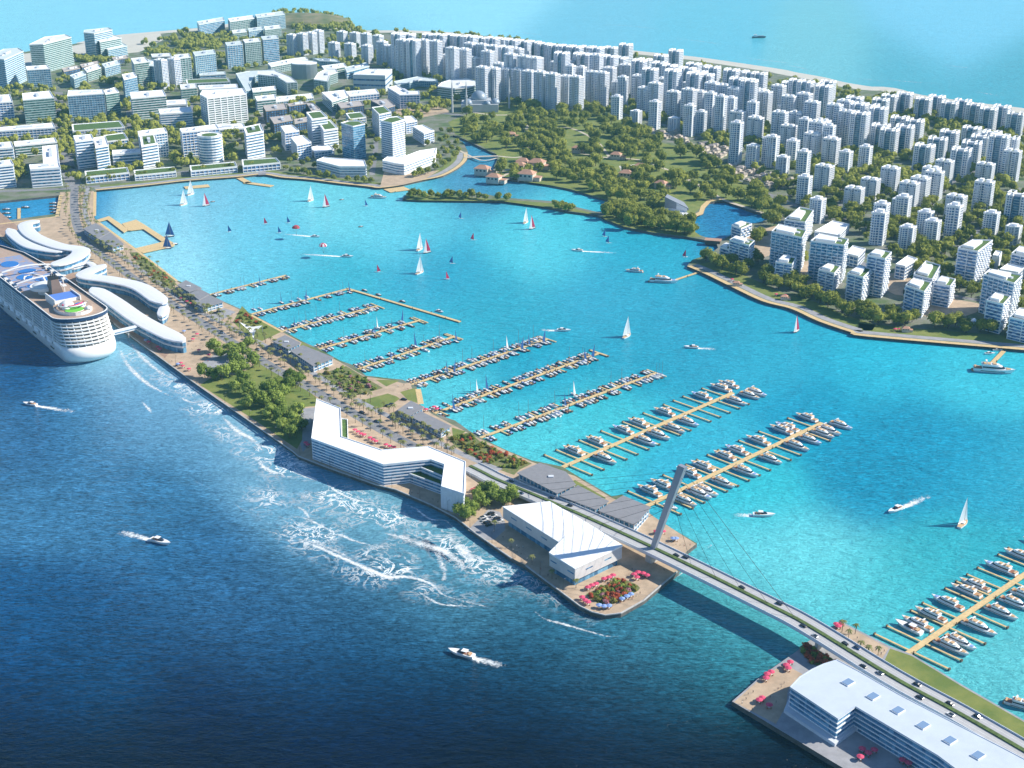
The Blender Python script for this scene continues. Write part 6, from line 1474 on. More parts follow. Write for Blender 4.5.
NEAR = [(805,177,206,'p'),(825,166,192,'s'),(818,199,225,'p'),(855,188,213,'s'),(871,179,202,'s'),(891,168,196,'s'),(882,204,236,'p'),(880,213,247,'p'),(857,217,235,'p'),(900,199,222,'p'),
 (904,197,227,'p'),(908,227,254,'p'),(933,221,249,'p'),(926,212,240,'p'),(955,206,241,'p'),(910,183,212,'s'),(921,178,208,'s'),(935,172,202,'s'),(957,196,222,'s'),(966,190,220,'s'),(985,182,215,'s'),(992,213,241,'p'),(1014,226,247,'p'),(1019,195,228,'h'),
 (925,146,173,'h'),(938,139,165,'h'),(950,132,158,'h'),(962,150,181,'h'),(972,143,172,'h'),(981,137,165,'h'),(992,133,162,'h'),(945,161,187,'s'),(932,168,195,'s'),(1013,151,184,'s'),(986,164,188,'s'),(985,177,214,'s'),(970,184,214,'s'),(972,128,150,'h'),
 (905,127,156,'h'),(915,121,148,'h'),(890,130,158,'h'),(881,126,154,'h'),(900,118,144,'h'),(890,96,119,'h'),(905,94,118,'h'),(881,100,124,'h'),(924,99,122,'h'),(937,97,120,'h'),(950,103,127,'h'),(963,101,124,'h'),(975,105,128,'h'),(989,109,134,'h'),(1002,107,132,'h'),(1016,114,138,'h'),
 (765,92,128,'s'),(779,86,118,'s'),(790,83,112,'h'),(805,94,133,'s'),(816,84,112,'h'),(828,82,111,'h'),(785,106,124,'s'),(781,120,142,'s'),(789,126,152,'s'),(773,137,170,'p'),(835,105,146,'s'),(845,101,140,'s'),(855,98,134,'h'),(813,134,163,'s'),(832,139,168,'s'),(804,152,182,'p'),(846,152,178,'p'),(866,147,174,'p'),
 (783,157,178,'p'),(769,138,166,'p'),(756,118,146,'s'),(737,123,166,'p'),(747,129,166,'p'),(753,146,170,'p'),(741,100,122,'s'),(761,90,124,'s'),(724,87,118,'s'),(711,96,126,'s'),(696,94,124,'p'),(674,92,122,'s'),(655,102,132,'p'),(690,106,139,'p'),(674,118,131,'p'),(636,111,124,'p'),(690,83,112,'s'),(678,68,96,'h'),(664,79,110,'s'),
 (645,88,118,'s'),(639,76,106,'s'),(645,60,88,'h'),(661,56,84,'h'),(676,51,80,'h'),(617,97,122,'p'),(617,82,108,'p'),(593,72,105,'s'),(610,68,100,'s'),(626,65,96,'s'),(637,60,88,'h'),(626,45,72,'h'),(611,48,74,'h'),(593,53,80,'s'),(575,57,84,'s'),(557,62,96,'s'),(537,58,90,'s'),(512,64,96,'s'),(523,66,96,'s'),(568,62,94,'s'),
 (489,62,96,'s'),(500,64,94,'s'),(512,57,86,'s'),(488,52,80,'s'),(474,58,84,'s'),(460,56,80,'s'),(448,55,80,'s'),(442,57,80,'s'),(416,50,76,'s'),(401,47,78,'s'),(430,50,76,'s'),(382,42,68,'s'),(390,46,70,'s'),(367,46,66,'s'),(350,44,63,'s'),(334,43,62,'s'),
 (292,35,58,'s'),(302,34,58,'s'),(311,33,57,'s'),(318,31,56,'s'),(342,32,50,'s'),(355,33,50,'s'),(366,34,52,'s'),(378,36,56,'s'),(892,177,199,'p'),(738,112,140,'s'),(701,112,136,'p'),(720,106,132,'s'),(793,141,168,'p'),(823,121,150,'s'),(797,113,140,'s')]
for u, v, vb, k in NEAR: tw(0, u, v, vb, k)
def row(pts, step, kind, h):
    L = sum(math.hypot(pts[i+1][0]-pts[i][0], pts[i+1][1]-pts[i][1]) for i in range(len(pts)-1)); d = 0.0
    while d < L:
        q = d
        for i in range(len(pts)-1):
            l = math.hypot(pts[i+1][0]-pts[i][0], pts[i+1][1]-pts[i][1])
            if q <= l:
                tw(1, pts[i][0]+(pts[i+1][0]-pts[i][0])*q/l+rnd.uniform(-1,1), pts[i][1]+(pts[i+1][1]-pts[i][1])*q/l+rnd.uniform(-.6,.6), 0, rnd.choice(kind), h+rnd.uniform(-4,6)); break
            q -= l
        d += step
row([(398,34),(456,36),(520,41),(560,46),(602,49)], 10.5, 'h', 72)
row([(402,40),(456,42),(515,49),(560,53),(600,56)], 11.5, 'hs', 74)
row([(404,45),(470,50),(540,58)], 12, 's', 76)
row([(640,68),(690,73),(740,80),(775,84)], 11, 'h', 72)
row([(684,63),(730,70),(775,76),(830,88)], 9.5, 'h', 62)
row([(700,73),(770,84)], 12, 'h', 66)
row([(860,104),(880,108)], 10, 'h', 55)
row([(700,80),(740,90)], 12, 's', 66)
row([(570,66),(640,80),(700,92),(760,104)], 11, 'sp', 58)
row([(790,96),(850,112),(880,118)], 12, 'hs', 56)
row([(780,112),(830,126),(880,140)], 13, 'sp', 50)
row([(560,52),(620,58),(700,70)], 10, 'h', 66)
row([(470,66),(540,72),(580,78)], 12, 's', 60)
row([(160,60),(220,58)], 14, 's', 50)
row([(1000,136),(1024,142)], 10, 'h', 56)
names = {'h':'twin winged white tower with blue recess','s':'white slab tower with paired balconies','p':'slim white tower with rounded bay'}
objs = [(a, g, y, k, h) for a, g, y, k, h in TW]
for (a, x, y, k, h), r, c in by_place(objs, lambda t: pixel((t[1], t[2], LAND+t[4])), 16):
    pr, H = proto(k, h)
    put(pr, (x, y, LAND), RZ+rnd.choice((0,0,0,0.05,-0.06)), (1,1,h/H), '%s, %s from the left, %s of towers' % (names[k], c, rowname(r)), 'white apartment towers of the residential quarter', 'apartment tower')

# villas
def villa(kind):
    t = thing('villa', cat='villa'); b = MB(); W1, D1 = 12, 9
    b.box(-W1/2,W1/2,-D1/2,D1/2,0,6.2); b.box(W1/2,W1/2+5,-D1/2+2,D1/2,0,3.4); b.build('wall', mat('villa_plaster',(0.55,0.48,0.40),0.8,var=0.1,vscale=0.1), t)
    b = MB()
    if kind: b.add([(-6.7,-5.2,6.2),(6.7,-5.2,6.2),(6.7,5.2,6.2),(-6.7,5.2,6.2),(-2.5,0,9),(2.5,0,9)], [(0,1,5,4),(1,2,5),(2,3,4,5),(3,0,4),(3,2,1,0)])
    else: b.box(-6.3,6.3,-4.8,4.8,6.2,6.7); b.box(-3,2,-2,3,6.7,8.6)
    b.box(W1/2-.2,W1/2+5.3,-D1/2+1.7,D1/2+.3,3.4,3.8)
    b.build('roof', mat('villa_tiles',(0.45,0.25,0.17),0.8,var=0.1,vscale=0.1) if kind == 2 else mat('villa_roof',(0.42,0.36,0.32),0.8,var=0.15,vscale=0.05), t)
    for x in (-3.5,0,3.5):
        b = MB(); b.box(x-.9,x+.9,-D1/2-.05,-D1/2+.05,3.8,5.3); b.build('window', WSCR, t)
    return t
VL = [villa(0), villa(1)]
vs_ = []
for poly, nmz in [([(646,131),(684,133),(686,143),(652,139)],0),([(686,145),(714,144),(737,158),(733,165),(708,163)],0),([(718,166),(752,160),(771,170),(774,191),(745,184)],0),([(760,171),(797,180),(792,192),(762,188)],0)]:
    P = xy(poly); x0, x1 = min(p[0] for p in P), max(p[0] for p in P); y0, y1 = min(p[1] for p in P), max(p[1] for p in P)
    c_, s_ = math.cos(RZ), math.sin(RZ)
    for i in range(-30, 30):
        for j in range(-30, 30):
            cx, cy = (x0+x1)/2, (y0+y1)/2; a, q = i*21+rnd.uniform(-2,2), j*17+rnd.uniform(-2,2); p = (cx+a*c_-q*s_, cy+a*s_+q*c_)
            if inside(p, P) and all(math.hypot(f[0]-p[0], f[1]-p[1]) > f[2]+6 for f in FOOT): vs_.append(p)
vs_ = [v for v in vs_]
for (p, r, c) in by_place(vs_, lambda q: pixel((q[0],q[1],LAND)), 22):
    k = rnd.randrange(2); put(VL[k], (p[0],p[1],LAND), RZ+rnd.choice((0,math.pi/2)), rnd.uniform(.7,.95), '%s villa among garden trees, %s from the left, %s of villas' % (('flat roofed','hip roofed')[k], c, rowname(r)), 'villas between park and towers', 'villa')
for p in vs_: FOOT.append((p[0], p[1], 6))
# park pavilions on the lagoon
PV = villa(2)
for k, (u, v, sc, rz) in enumerate([(482.5,174,1.7,-20),(494,182,1.6,-20),(519,170,1.6,-20),(523,165.5,1.5,-20),(537,168.5,1.9,-20),(527,180,1.9,-20),(577,152,1.2,-20),(616,159,1.3,-20),(626,178.5,1.5,-20),(661,188,1.3,-30),(640,170.5,1.3,-20),(511,138,1.2,0)]):
    p = G(u, v, LAND); put(PV, (p.x,p.y,LAND-1.2 if k < 6 else LAND), R(rz), sc, 'red tiled pavilion %s' % ['at the outer end of the lagoon causeway','on the lower lagoon platform','at the root of the lagoon causeway','hidden highest in the lagoon group','with long roof beside the park bank','standing out over the lagoon water','alone on the open park lawn','above the pale court','below the pale court among trees','deep in the trees behind the chapel','beside the grey domed hut','by the winding sand path'][k], 'red tiled pavilions in the park', 'pavilion'); FOOT.append((p.x,p.y,14))
for pts, lb in (([(482,175),(500,171.5),(518,168)],'upper pale footbridge of the lagoon causeway'),([(494,182),(510,178),(525,174)],'lower pale footbridge of the lagoon causeway'),([(464,157.5),(480,156.5),(498,156)],'slender pale footbridge across the channel'),([(489,172),(496,180)],'short cross bridge between the lagoon pavilions')):
    o = band('footbridge', [tuple(G(u,v,LAND)[:2]) for u,v in pts], 7, LAND+0.3, [PATH, CONC], 1.2, sm=False, kind=None); tag(o, lb, 'footbridge')
# chapel and dam house
c = G(677,213.5,LAND); t = thing('chapel', 'angular grey slate roofed hall on a white terrace beside the pond', 'hall', tuple(c)); FOOT.append((c.x,c.y,24))
loc = lambda u, v, z: (lambda p: (p.x-c.x, p.y-c.y, z-LAND))(G(u, v, z))
b = MB(); A_, B_, C_, D_ = loc(664.5,211,LAND), loc(687,213,LAND), loc(684,206,LAND), loc(667,202,LAND)
b.add([(A_[0],A_[1],0),(B_[0],B_[1],0),(C_[0],C_[1],0),(D_[0],D_[1],0),(A_[0],A_[1],19),(B_[0],B_[1],6),(C_[0],C_[1],5),(D_[0],D_[1],11)], [(0,1,5,4),(1,2,6,5),(2,3,7,6),(3,0,4,7)]); b.build('wall', WHITE2, t)
b = MB(); b.add([(A_[0],A_[1],19.2),(B_[0]+2,B_[1],6.2),(C_[0],C_[1],5.2),(D_[0],D_[1],11.2)], [(0,1,2),(0,2,3)]); b.add([(A_[0]-.3,A_[1]-.3,19.3),(B_[0]+2,B_[1]-.3,6.3),(B_[0]+2,B_[1]-.3,3.5),(A_[0]-.3,A_[1]-.3,5)], [(0,3,2,1)]); b.build('roof', mat('slate',(0.22,0.24,0.29),0.5,var=0.05,vscale=0.3), t)
b = MB(); b.prism(ccw([loc(u,v,LAND)[:2] for u,v in ((664,213),(676,211),(689,214),(688,218.5),(676,218))]), 0, 1.0); b.build('terrace', WHITE, t)
c = G(713,242.5,LAND); t = thing('dam_house', 'low brown timber deck house on the pond dam', 'boathouse', tuple(c), R(-15)); FOOT.append((c.x,c.y,12))
b = MB(); b.box(-9,9,-5,5,-2,3.4); b.build('wall', DARKW, t); b = MB(); b.box(-10,10,-6,6,3.4,3.9); b.build('roof', mat('copper_roof',(0.42,0.25,0.17),0.7), t)
for k, (u, v, lb) in enumerate([(905.5,331.5,'in the middle of the residential promenade'),(736,285.5,'near the bay corner'),(738.5,252,'beside the pond side block'),(784,299.5,'where the promenade curves')]):
    p = G(u, v, LAND); put(PV, (p.x,p.y,LAND), R(-10), 0.62, 'small red kiosk %s' % lb, 'kiosks on the promenade', 'kiosk')
# ------------------------------------------------------------------ trees
BARK = mat('bark', (0.10,0.07,0.05), 0.9)
def leaf_mat(name, a, c):
    m = bpy.data.materials.new(name); m.use_nodes = True; nt = m.node_tree; b = nt.nodes['Principled BSDF']; b.inputs['Roughness'].default_value = .85
    b.inputs['Specular IOR Level'].default_value = 0.15
    oi = nt.nodes.new('ShaderNodeObjectInfo'); ge = nt.nodes.new('ShaderNodeNewGeometry'); n = nt.nodes.new('ShaderNodeTexNoise'); n.inputs['Scale'].default_value = .35; n.inputs['Detail'].default_value = 3
    nt.links.new(ge.outputs['Position'], n.inputs['Vector'])
    ad = nt.nodes.new('ShaderNodeMath'); ad.operation = 'MULTIPLY_ADD'; ad.inputs[1].default_value = 0.55; nt.links.new(oi.outputs['Random'], ad.inputs[0])
    mr = nt.nodes.new('ShaderNodeMapRange'); mr.inputs[1].default_value, mr.inputs[2].default_value, mr.inputs[3].default_value, mr.inputs[4].default_value = .35, .65, 0, .45
    nt.links.new(n.outputs['Fac'], mr.inputs[0]); nt.links.new(mr.outputs[0], ad.inputs[2])
    mx = nt.nodes.new('ShaderNodeMix'); mx.data_type = 'RGBA'; mx.inputs[6].default_value = (*a,1); mx.inputs[7].default_value = (*c,1); nt.links.new(ad.outputs[0], mx.inputs[0])
    nt.links.new(mx.outputs[2], b.inputs['Base Color'])
    tl = nt.nodes.new('ShaderNodeBsdfTranslucent'); nt.links.new(mx.outputs[2], tl.inputs[0]); ms = nt.nodes.new('ShaderNodeMixShader'); ms.inputs[0].default_value = .36
    nt.links.new(b.outputs[0], ms.inputs[1]); nt.links.new(tl.outputs[0], ms.inputs[2]); nt.links.new(ms.outputs[0], nt.nodes['Material Output'].inputs[0])
    return m
LEAF = leaf_mat('leaves_summer', (0.09,0.135,0.018), (0.47,0.48,0.10)); LEAFD = leaf_mat('leaves_fresh', (0.09,0.16,0.025), (0.40,0.48,0.11)); LEAFP = leaf_mat('palm_leaves', (0.17,0.20,0.06), (0.34,0.34,0.15))
def crown(mb, r, h, z0, nl, leaves, q, seed, lobe=.42):
    """clumps of leaves on several lobes, uneven outline"""
    rr = random.Random(seed); lobes = []
    for i in range(nl):
        a = rr.uniform(0, 6.283); d = r*(0.0 if i == 0 else rr.uniform(.35,.68)); z = z0+h*rr.uniform(.28,.72) if i else z0+h*.66
        lobes.append((d*math.cos(a), d*math.sin(a), z, r*rr.uniform(lobe*.8,lobe*1.25)))
    for x, y, z, s in lobes:                      # inner mass, lumpy
        secs = []
        for i in range(5):
            t = math.pi*(i+.35)/4.7; k = 7
            secs.append([(x+s*.82*math.sin(t)*math.cos(6.283*j/k+i)*(1+rr.uniform(-.18,.18)), y+s*.82*math.sin(t)*math.sin(6.283*j/k+i)*(1+rr.uniform(-.18,.18)), z+s*.78*math.cos(math.pi-t)) for j in range(k)])
        mb.loft(secs)
    for i in range(leaves):
        x, y, z, s = lobes[rr.randrange(nl)]
        v = Vector((rr.gauss(0,1), rr.gauss(0,1), rr.gauss(.25,1))).normalized(); c = Vector((x,y,z))+v*s*rr.uniform(.85,1.22)
        n = (v+Vector((rr.gauss(0,.45),rr.gauss(0,.45),rr.gauss(.2,.45)))).normalized(); a = n.orthogonal().normalized(); b = n.cross(a); e = q*rr.uniform(.6,1.3); th = rr.uniform(0,3)
        a, b = a*math.cos(th)+b*math.sin(th), b*math.cos(th)-a*math.sin(th)
        mb.add([c-a*e-b*e*.5, c+a*e*.3-b*e*.8, c+a*e+b*e*.4, c-a*e*.2+b*e*.8], [(0,1,2,3)])
def tree(name, r, h, th, lm, seed, nl=9, leaves=420, q=.75, cat='tree'):
    t = thing(name, cat=cat); b = MB()
    b.tube([(0,0,-.3),(.1,0,th*.6),(.0,.1,th+h*.35)], [.42,.3,.12], 6)
    rr = random.Random(seed)
    for k in range(4):
        a = k*1.57+rr.random(); b.tube([(0,0,th*.75),(r*.3*math.cos(a),r*.3*math.sin(a),th+h*.2),(r*.55*math.cos(a),r*.55*math.sin(a),th+h*.42)], [.2,.13,.05], 5)
    b.build('trunk', BARK, t)
    b = MB(); crown(b, r, h, th, nl, leaves, q, seed); b.build('crown', lm, t); return t
PT = [tree('park_tree', 6.5, 9, 2.2, LEAF, s, 9+s%3, 380) for s in range(5)]
QT = [tree('quay_tree', 6.2, 8.5, 2.2, LEAF, 70+s, 8+s, 340) for s in range(3)]
RT = [tree('promenade_tree', 6.5, 9.5, 2.2, LEAF, 80+s, 9+s, 460, .65) for s in range(3)]
LT = [tree('lawn_tree', 6.5, 9.5, 2.4, LEAFD, 20+s, 10, 620, .6) for s in range(3)]
CT = [tree('city_tree', 5.2, 8, 1.8, LEAF, 40+s, 7, 200, .8) for s in range(3)]
def palm(seed):
    rr = random.Random(seed); t = thing('palm_tree', cat='palm tree'); H = 8+rr.uniform(-1,1.5)
    b = MB(); b.tube([(0,0,-.2),(.15,0,H*.5),(.3,.1,H)], [.26,.2,.16], 6); b.build('trunk', BARK, t); b = MB()
    for k in range(15):
        a = k*6.283/15*2.0+rr.uniform(-.2,.2); up = rr.uniform(.1,1.0); L = rr.uniform(2.8,3.8); pts = []
        for i in range(5):
            s = i/4; pts.append(Vector((.3+math.cos(a)*L*s, .1+math.sin(a)*L*s, H+up*2.2*s-3.0*s*s)))
        w = .62
        for i in range(4):
            n = Vector((-math.sin(a), math.cos(a), 0)); w0, w1 = w*(1-.8*(i/4)**2), w*(1-.8*((i+1)/4)**2)
            b.add([pts[i]-n*w0-Vector((0,0,w0*.4)), pts[i], pts[i+1], pts[i+1]-n*w1-Vector((0,0,w1*.4))], [(0,1,2,3)]); b.add([pts[i], pts[i]+n*w0-Vector((0,0,w0*.4)), pts[i+1]+n*w1-Vector((0,0,w1*.4)), pts[i+1]], [(0,1,2,3)])
    b.build('crown', LEAFP, t); return t
PM_ = [palm(s) for s in range(3)]
def plant_many(protos, pts, where, group, cat, s0, s1, desc, per=16, stretch=.12):
    for (p, r, c) in by_place(pts, lambda q: pixel((q[0],q[1],LAND)), per):
        k = rnd.randrange(len(protos)); s = rnd.uniform(s0, s1)
        put(protos[k], (p[0],p[1],LAND+.02), rnd.random()*6.28, (s,s,s*rnd.uniform(1-stretch,1+stretch)), '%s %s, %s from left, %s' % (desc, where, c, rowname(r)), group, cat)
# the big lawn on the long pier
plant_many(LT, [tuple(G(u,v,LAND)[:2]) for u,v in [(205,377),(213,380),(222,380),(214,352),(221,358),(229,353),(236,360),(243,357),(248,350),(238,368),(232,376),(244,372),(253,367),(236,392),(243,386),(248,395),(249,408),(258,401),(264,407),(268,396),(272,402),(281,388),(288,391),(296,388),(291,380),(300,384),(279,412),(271,418),(284,423),(276,405),(296,418),(302,430),(290,438),(284,430),(294,427),(283,399)]],
    'on the big pier lawn', 'broad trees on the pier lawn', 'tree', .95, 1.3, 'broad fresh green tree', 12)
plant_many(LT, [tuple(G(u,v,LAND)[:2]) for u,v in [(462,517),(468,520),(473,514),(466,510),(485,497),(490,505),(482,507),(492,498),(503,505),(509,500),(512,505),(478,500)]], 'beside the zigzag building end', 'broad trees by the car park', 'tree', .85, 1.1, 'broad fresh green tree', 7)
# palms and light street trees along the pier roads
pp = []
for line, off in ((ROADL,9),(ROADL,-9),([(88,188),(85,212),(98,238),(124,258),(158,282),(186,304),(228,326),(262,344),(292,361),(318,376),(352,397),(392,418),(434,440),(466,456)],6),(ROADL,15)):
    L_ = smooth_line([tuple(G(u,v,LAND)[:2]) for u,v in line], 8); acc = 0; nx = rnd.uniform(3,12)
    for i in range(1, len(L_)):
        a, q = Vector(L_[i-1]), Vector(L_[i]); l = (q-a).length; acc += l
        if acc > nx:
            d = (q-a).normalized(); pp.append((q.x-d.y*off+rnd.uniform(-2.5,2.5), q.y+d.x*off+rnd.uniform(-2.5,2.5))); nx += rnd.uniform(9.5,15)
pav = [G(u,v,LAND) for u,v in [(98,232),(115,244),(190,290),(208,303),(287,343),(310,354),(322,360),(411,410),(430,421)]]
zz_ = xy([(317,399),(340,408),(341,436.5),(382,450),(428.5,446.5),(465,461.5),(463.5,493),(442,486),(383.5,464),(312,438)], 21)
pp = [p for p in pp if all((Vector(p)-q.xy).length > 13 for q in pav) and not inside(p, zz_) and pixel((p[0],p[1],3))[0] < 458]
pp += [tuple(G(u,v,LAND)[:2]) for u,v in [(494,532),(511,548),(532,563),(576,588),(552,579),(400,420),(406,425),(417,431),(424,434),(436,439),(448,442),(345,404),(352,410),(360,412),(372,417),(380,428),(150,262),(158,268),(146,268),(166,282),(152,276),(138,262),(860,652),(868,656),(855,634),(878,655),(842,632),(848,640)]]
plant_many(PM_, pp, 'along the long pier', 'palms along the pier roads', 'palm tree', .75, 1.0, 'feathery pale palm', 26)
# bushes of the gardens
def bush(name, m, seed):
    t = MB(); crown(t, 1.8, 1.9, 0.1, 5, 90, .3, seed, .5); o = t.build(name, m); return tag(o, cat='bush')
BSH = [(bush('garden_bush', LEAFD, 61),'green'),(bush('garden_bush', leaf_mat('red_bloom',(.45,.07,.04),(.62,.20,.10)), 62),'red'),(bush('garden_bush', leaf_mat('pink_bloom',(.42,.14,.20),(.60,.36,.38)), 63),'pink'),(bush('garden_bush', leaf_mat('yellow_green',(.20,.20,.04),(.34,.30,.08)), 64),'yellow green')]
for lb, poly, n, wts in (('in the garden at the pier tip',[(587,594),(600,589),(620,580),(633,584),(638,589),(632,593),(615,603),(600,604)],52,(0,0,1,1,2,3)),('in the sloping flower garden',[(322,374),(345,367),(366,379),(380,388),(356,399),(344,394)],64,(0,0,0,3,2)),
    ('in the wild garden',[(449,438),(469,434),(479,441),(507,455),(530,464),(518,469),(492,466),(470,455)],84,(0,0,3,3,1)),('by the bathing deck',[(130,253),(137,253),(174,281),(170,289),(153,282)],48,(0,0,3,1)),('under the bridge',[(802,652),(808,645),(834,661),(845,670),(812,664)],30,(1,1,0)),('by the sail canopy',[(236,322),(243,309),(252,318),(270,328),(262,332)],20,(0,3,1))):
    P = xy(poly); pts = []
    x0, x1 = min(p[0] for p in P), max(p[0] for p in P); y0, y1 = min(p[1] for p in P), max(p[1] for p in P); tries = 0
    while len(pts) < n and tries < 9000:
        tries += 1; p = (rnd.uniform(x0,x1), rnd.uniform(y0,y1))
        if inside(p, P) and all(math.hypot(p[0]-q[0], p[1]-q[1]) > 2.3 for q in pts): pts.append(p)
    for (p, r, c) in by_place(pts, lambda q: pixel((q[0],q[1],LAND)), 20):
        o, cn = BSH[rnd.choice(wts)]; s = rnd.uniform(.7,1.5); put(o, (p[0],p[1],LAND), rnd.random()*6, s, '%s bush %s, %s from left, %s' % (cn, lb, c, rowname(r)), 'garden bushes', 'bush')
# park and waterfront trees
def scatter(poly, n, gap, avoid=(), foot=0.0, seed=1):
    rr = random.Random(seed); P = xy(poly); A = [xy(a) for a in avoid]; pts = []
    # even in the picture, so that far places are not overfilled
    u0, u1 = min(p[0] for p in poly), max(p[0] for p in poly); v0, v1 = min(p[1] for p in poly), max(p[1] for p in poly); tries = 0
    while len(pts) < n and tries < n*60:
        tries += 1; g = G(rr.uniform(u0,u1), rr.uniform(v0,v1), LAND); p = (g.x, g.y)
        if not inside(p, P) or any(inside(p, a) for a in A): continue
        if any(math.hypot(p[0]-q[0], p[1]-q[1]) < gap for q in pts): continue
        if any(math.hypot(p[0]-f[0], p[1]-f[1]) < f[2]+foot for f in FOOT): continue
        if inside(p, POND): continue
        pts.append(p)
    return pts
CLEAR = [[(560,132),(586,131),(590,140),(584,152),(563,151)],[(600,160),(645,162),(642,172),(606,172)],[(660,158),(690,164),(712,174),(705,182),(680,176),(664,168)],[(494,150),(512,150),(530,153),(533,160),(505,163),(496,158)],[(577,158),(592,158),(590,168),(578,166)],[(612,172),(622,172),(632,180),(610,180)],[(476,112),(520,108),(520,117),(480,118)],[(663,200),(692,200),(690,219),(662,218)],[(543,183),(556,181),(600,196),(615,202),(600,200),(570,190)]]
pk = scatter(PARK, 285, 12, CLEAR, 2, 3)
plant_many(PT, pk, 'in the lagoon park', 'park trees', 'tree', 1.15, 1.75, 'bushy olive green tree', 20)
isl = [tuple(G(u,v,LAND)[:2]) for u,v in [(411,198),(418,197.5),(425,198.5),(432,197),(438,198),(445,198.5),(452,197.5),(459,198),(466,199),(472,198),(479,199),(485,200),(497,200.5),(507,201),(414,196.5),(449,196.3),(469,196.8),(555,207),(561,209),(566,208.5),(572,210.5),(558,209.5),(568,211.5)]]
plant_many(QT, isl, 'on the narrow lagoon island', 'trees on the lagoon island', 'tree', .8, 1.15, 'bushy olive green tree', 12)
cape = [tuple(G(u,v,LAND)[:2]) for u,v in [(610,214),(616,217),(622,220),(628,222),(634,224),(641,225),(647,227),(654,228.5),(661,229.5),(668,231),(676,232.5),(684,233.5),(690,235),(613,210),(620,212),(630,216),(640,219),(650,222),(660,224),(624,208),(634,211),(645,214),(656,218),(688,229),(692,233)]]
plant_many(RT, cape, 'on the pond cape', 'trees on the cape', 'tree', .95, 1.3, 'bushy olive green tree', 13)
prm = [tuple(G(u,v,LAND)[:2]) for u,v in [(706,261),(716,266),(722,270),(730,265),(736,274),(742,276),(752,262),(748,270),(758,264),(764,283),(772,286),(778,288),(768,278),(790,290),(798,295),(806,299),(812,296),(800,288),(792,284),(820,303),(828,307),(836,310),(842,313),(833,303),(848,316),(862,319),(870,322),(878,325),(866,314),(874,317),(858,311),(889,322),(896,325),(905,326),(892,317),(912,322),(934,327),(940,326),(948,329),(955,327),(966,333),(980,332),(988,333),(1013,334),(1020,336),(757,243),(760,240),(740,252),(735,250),(925,276),(918,274),(912,270),(906,244),(912,247),(918,250),(926,252),(898,238),(892,236),(762,212),(768,222),(774,226),(777,214),(783,218),(790,222),(778,206),(800,226),(803,262)]]
plant_many(RT, prm, 'by the promenade', 'trees along the residential promenade', 'tree', 1.1, 1.5, 'large rounded olive tree', 13)
qy = [tuple(G(u,v,LAND)[:2]) for u,v in [(88,183),(92,182.6),(97,182),(102,181.5),(108,181),(113,180.5),(118,180),(123,179.5),(136,179),(141,178.5),(146,178),(154,177),(168,175.5),(173,175),(192,174),(197,173.5),(202,173),(206,172.6),(213,172.5),(218,172),(223,171.6),(228,171),(233,171),(241,170.5),(246,170),(251,169.6),(256,169),(262,169),(268,169),(286,170),(291,173),(297,174),(304,174),(310,176),(320,177),(327,178),(334,180),(348,181),(356,182),(364,183),(371,183),
    (415,177),(421,176),(428,174),(436,170),(443,167),(449,163),(455,158),(458,152),(452,150),(446,155),(440,160),(432,164),(449,145),(443,150),(437,156),(456,145),(446,140),(440,143),(434,138),(427,146),(450,134),(442,132),(372,163),(376,158),(373,150),(377,143),(372,138),(370,168),(16,168),(20,165),(24,171),(18,173),(22,176),(68,170),(69,178),(64,172),(60,128),(62,133),(70,131),(61,118),(68,121),(70,128),(129,136),(131,143),(174,158),(180,157),(190,160),(290,163),(296,160),(302,166),(308,162),(314,168),(340,155),(336,150)]]
plant_many(QT, qy, 'behind the city quay', 'trees behind the city quay', 'tree', .72, 1.1, 'rounded street tree', 16)
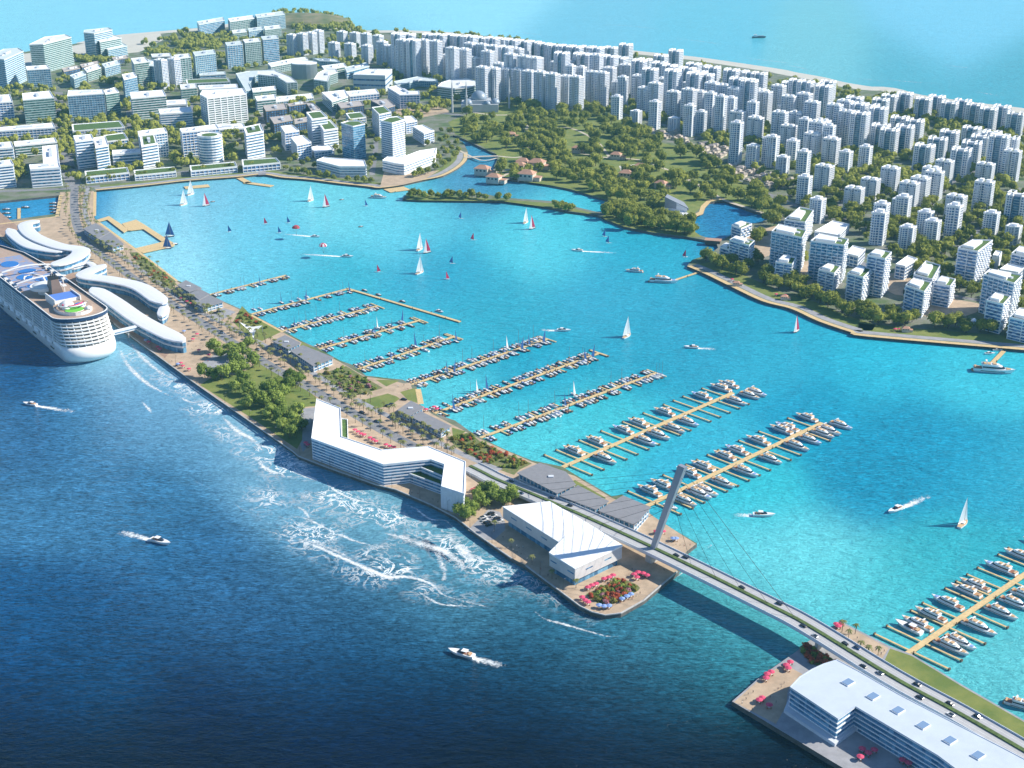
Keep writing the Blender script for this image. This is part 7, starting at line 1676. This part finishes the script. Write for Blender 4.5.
# town trees: the ones that show largest one by one, the rest as one cover
TOWN = [(-5,186),(90,180),(262,160),(330,150),(380,140),(440,110),(520,98),(600,108),(700,140),(790,200),(1030,330),(1030,125),(870,95),(770,78),(640,56),(520,45),(400,36),(290,26),(210,32),(60,60),(-5,80)]
tt = scatter(TOWN, 1900, 9, [PARK], -1, 9)
tt = sorted(tt, key=lambda p: p[1])
plant_many(CT, tt[:270], 'between the town blocks', 'trees between the town blocks', 'tree', 1.1, 1.8, 'small dark green tree', 27)
cov = MB()
rest = tt[270:]+scatter([(165,44),(175,34),(215,30),(240,36),(222,46),(190,50)], 60, 9, (), 0, 5)+scatter([(150,52),(200,46),(230,44),(228,50),(150,58)], 20, 9, (), 2, 6)+scatter([(345,30),(362,31),(362,34),(350,35)], 8, 9, (), 0, 6)+scatter([(388,33),(400,32),(470,37),(530,43),(520,44),(440,38)], 26, 9, (), 0, 6)+scatter([(76,62),(88,56),(120,50),(140,54),(120,62),(90,70)], 30, 9, (), 2, 8)+scatter([(268,14),(300,11),(330,16),(352,24),(352,31),(300,31)], 130, 12, (), 3, 8)
for i, p in enumerate(rest):
    m_ = MB(); s = rnd.uniform(8,12); crown(m_, s, s*1.3, 0.6, 4, 26, 1.5, 100+i%40, .5)
    cov.add([(x+p[0], y+p[1], z+LAND) for x,y,z in m_.v], m_.f)
tag(cov.build('tree_cover', LEAF), kind='stuff')
# green knoll at the far coast
k0 = G(300,24,LAND); b = MB(); b.dome((0,0,0), 150, 30, 24, 6); o = b.build('hill', mat('hill_green',(0.09,0.12,0.04),0.9,rgb2=(0.24,0.20,0.12),vscale=0.02)); o.location = (k0.x, k0.y, LAND-1); o.scale = (1,.6,1); tag(o, kind='structure')
# ------------------------------------------------------------------ haze
if 1:
    hz = MB(); hz.box(-4200, 4200, -60, 9000, -2.5, 458, 0)
    hm = bpy.data.materials.new('haze_air'); hm.use_nodes = True
    nt = hm.node_tree
    for n in list(nt.nodes):
        if n.type == 'BSDF_PRINCIPLED': nt.nodes.remove(n)
    pv = nt.nodes.new('ShaderNodeVolumePrincipled')
    pv.inputs['Color'].default_value = (0.28, 0.78, 1.0, 1)
    pv.inputs['Density'].default_value = HAZE
    pv.inputs['Anisotropy'].default_value = 0.0
    nt.links.new(pv.outputs[0], nt.nodes['Material Output'].inputs['Volume'])
    tag(hz.build('haze', hm), kind='stuff')
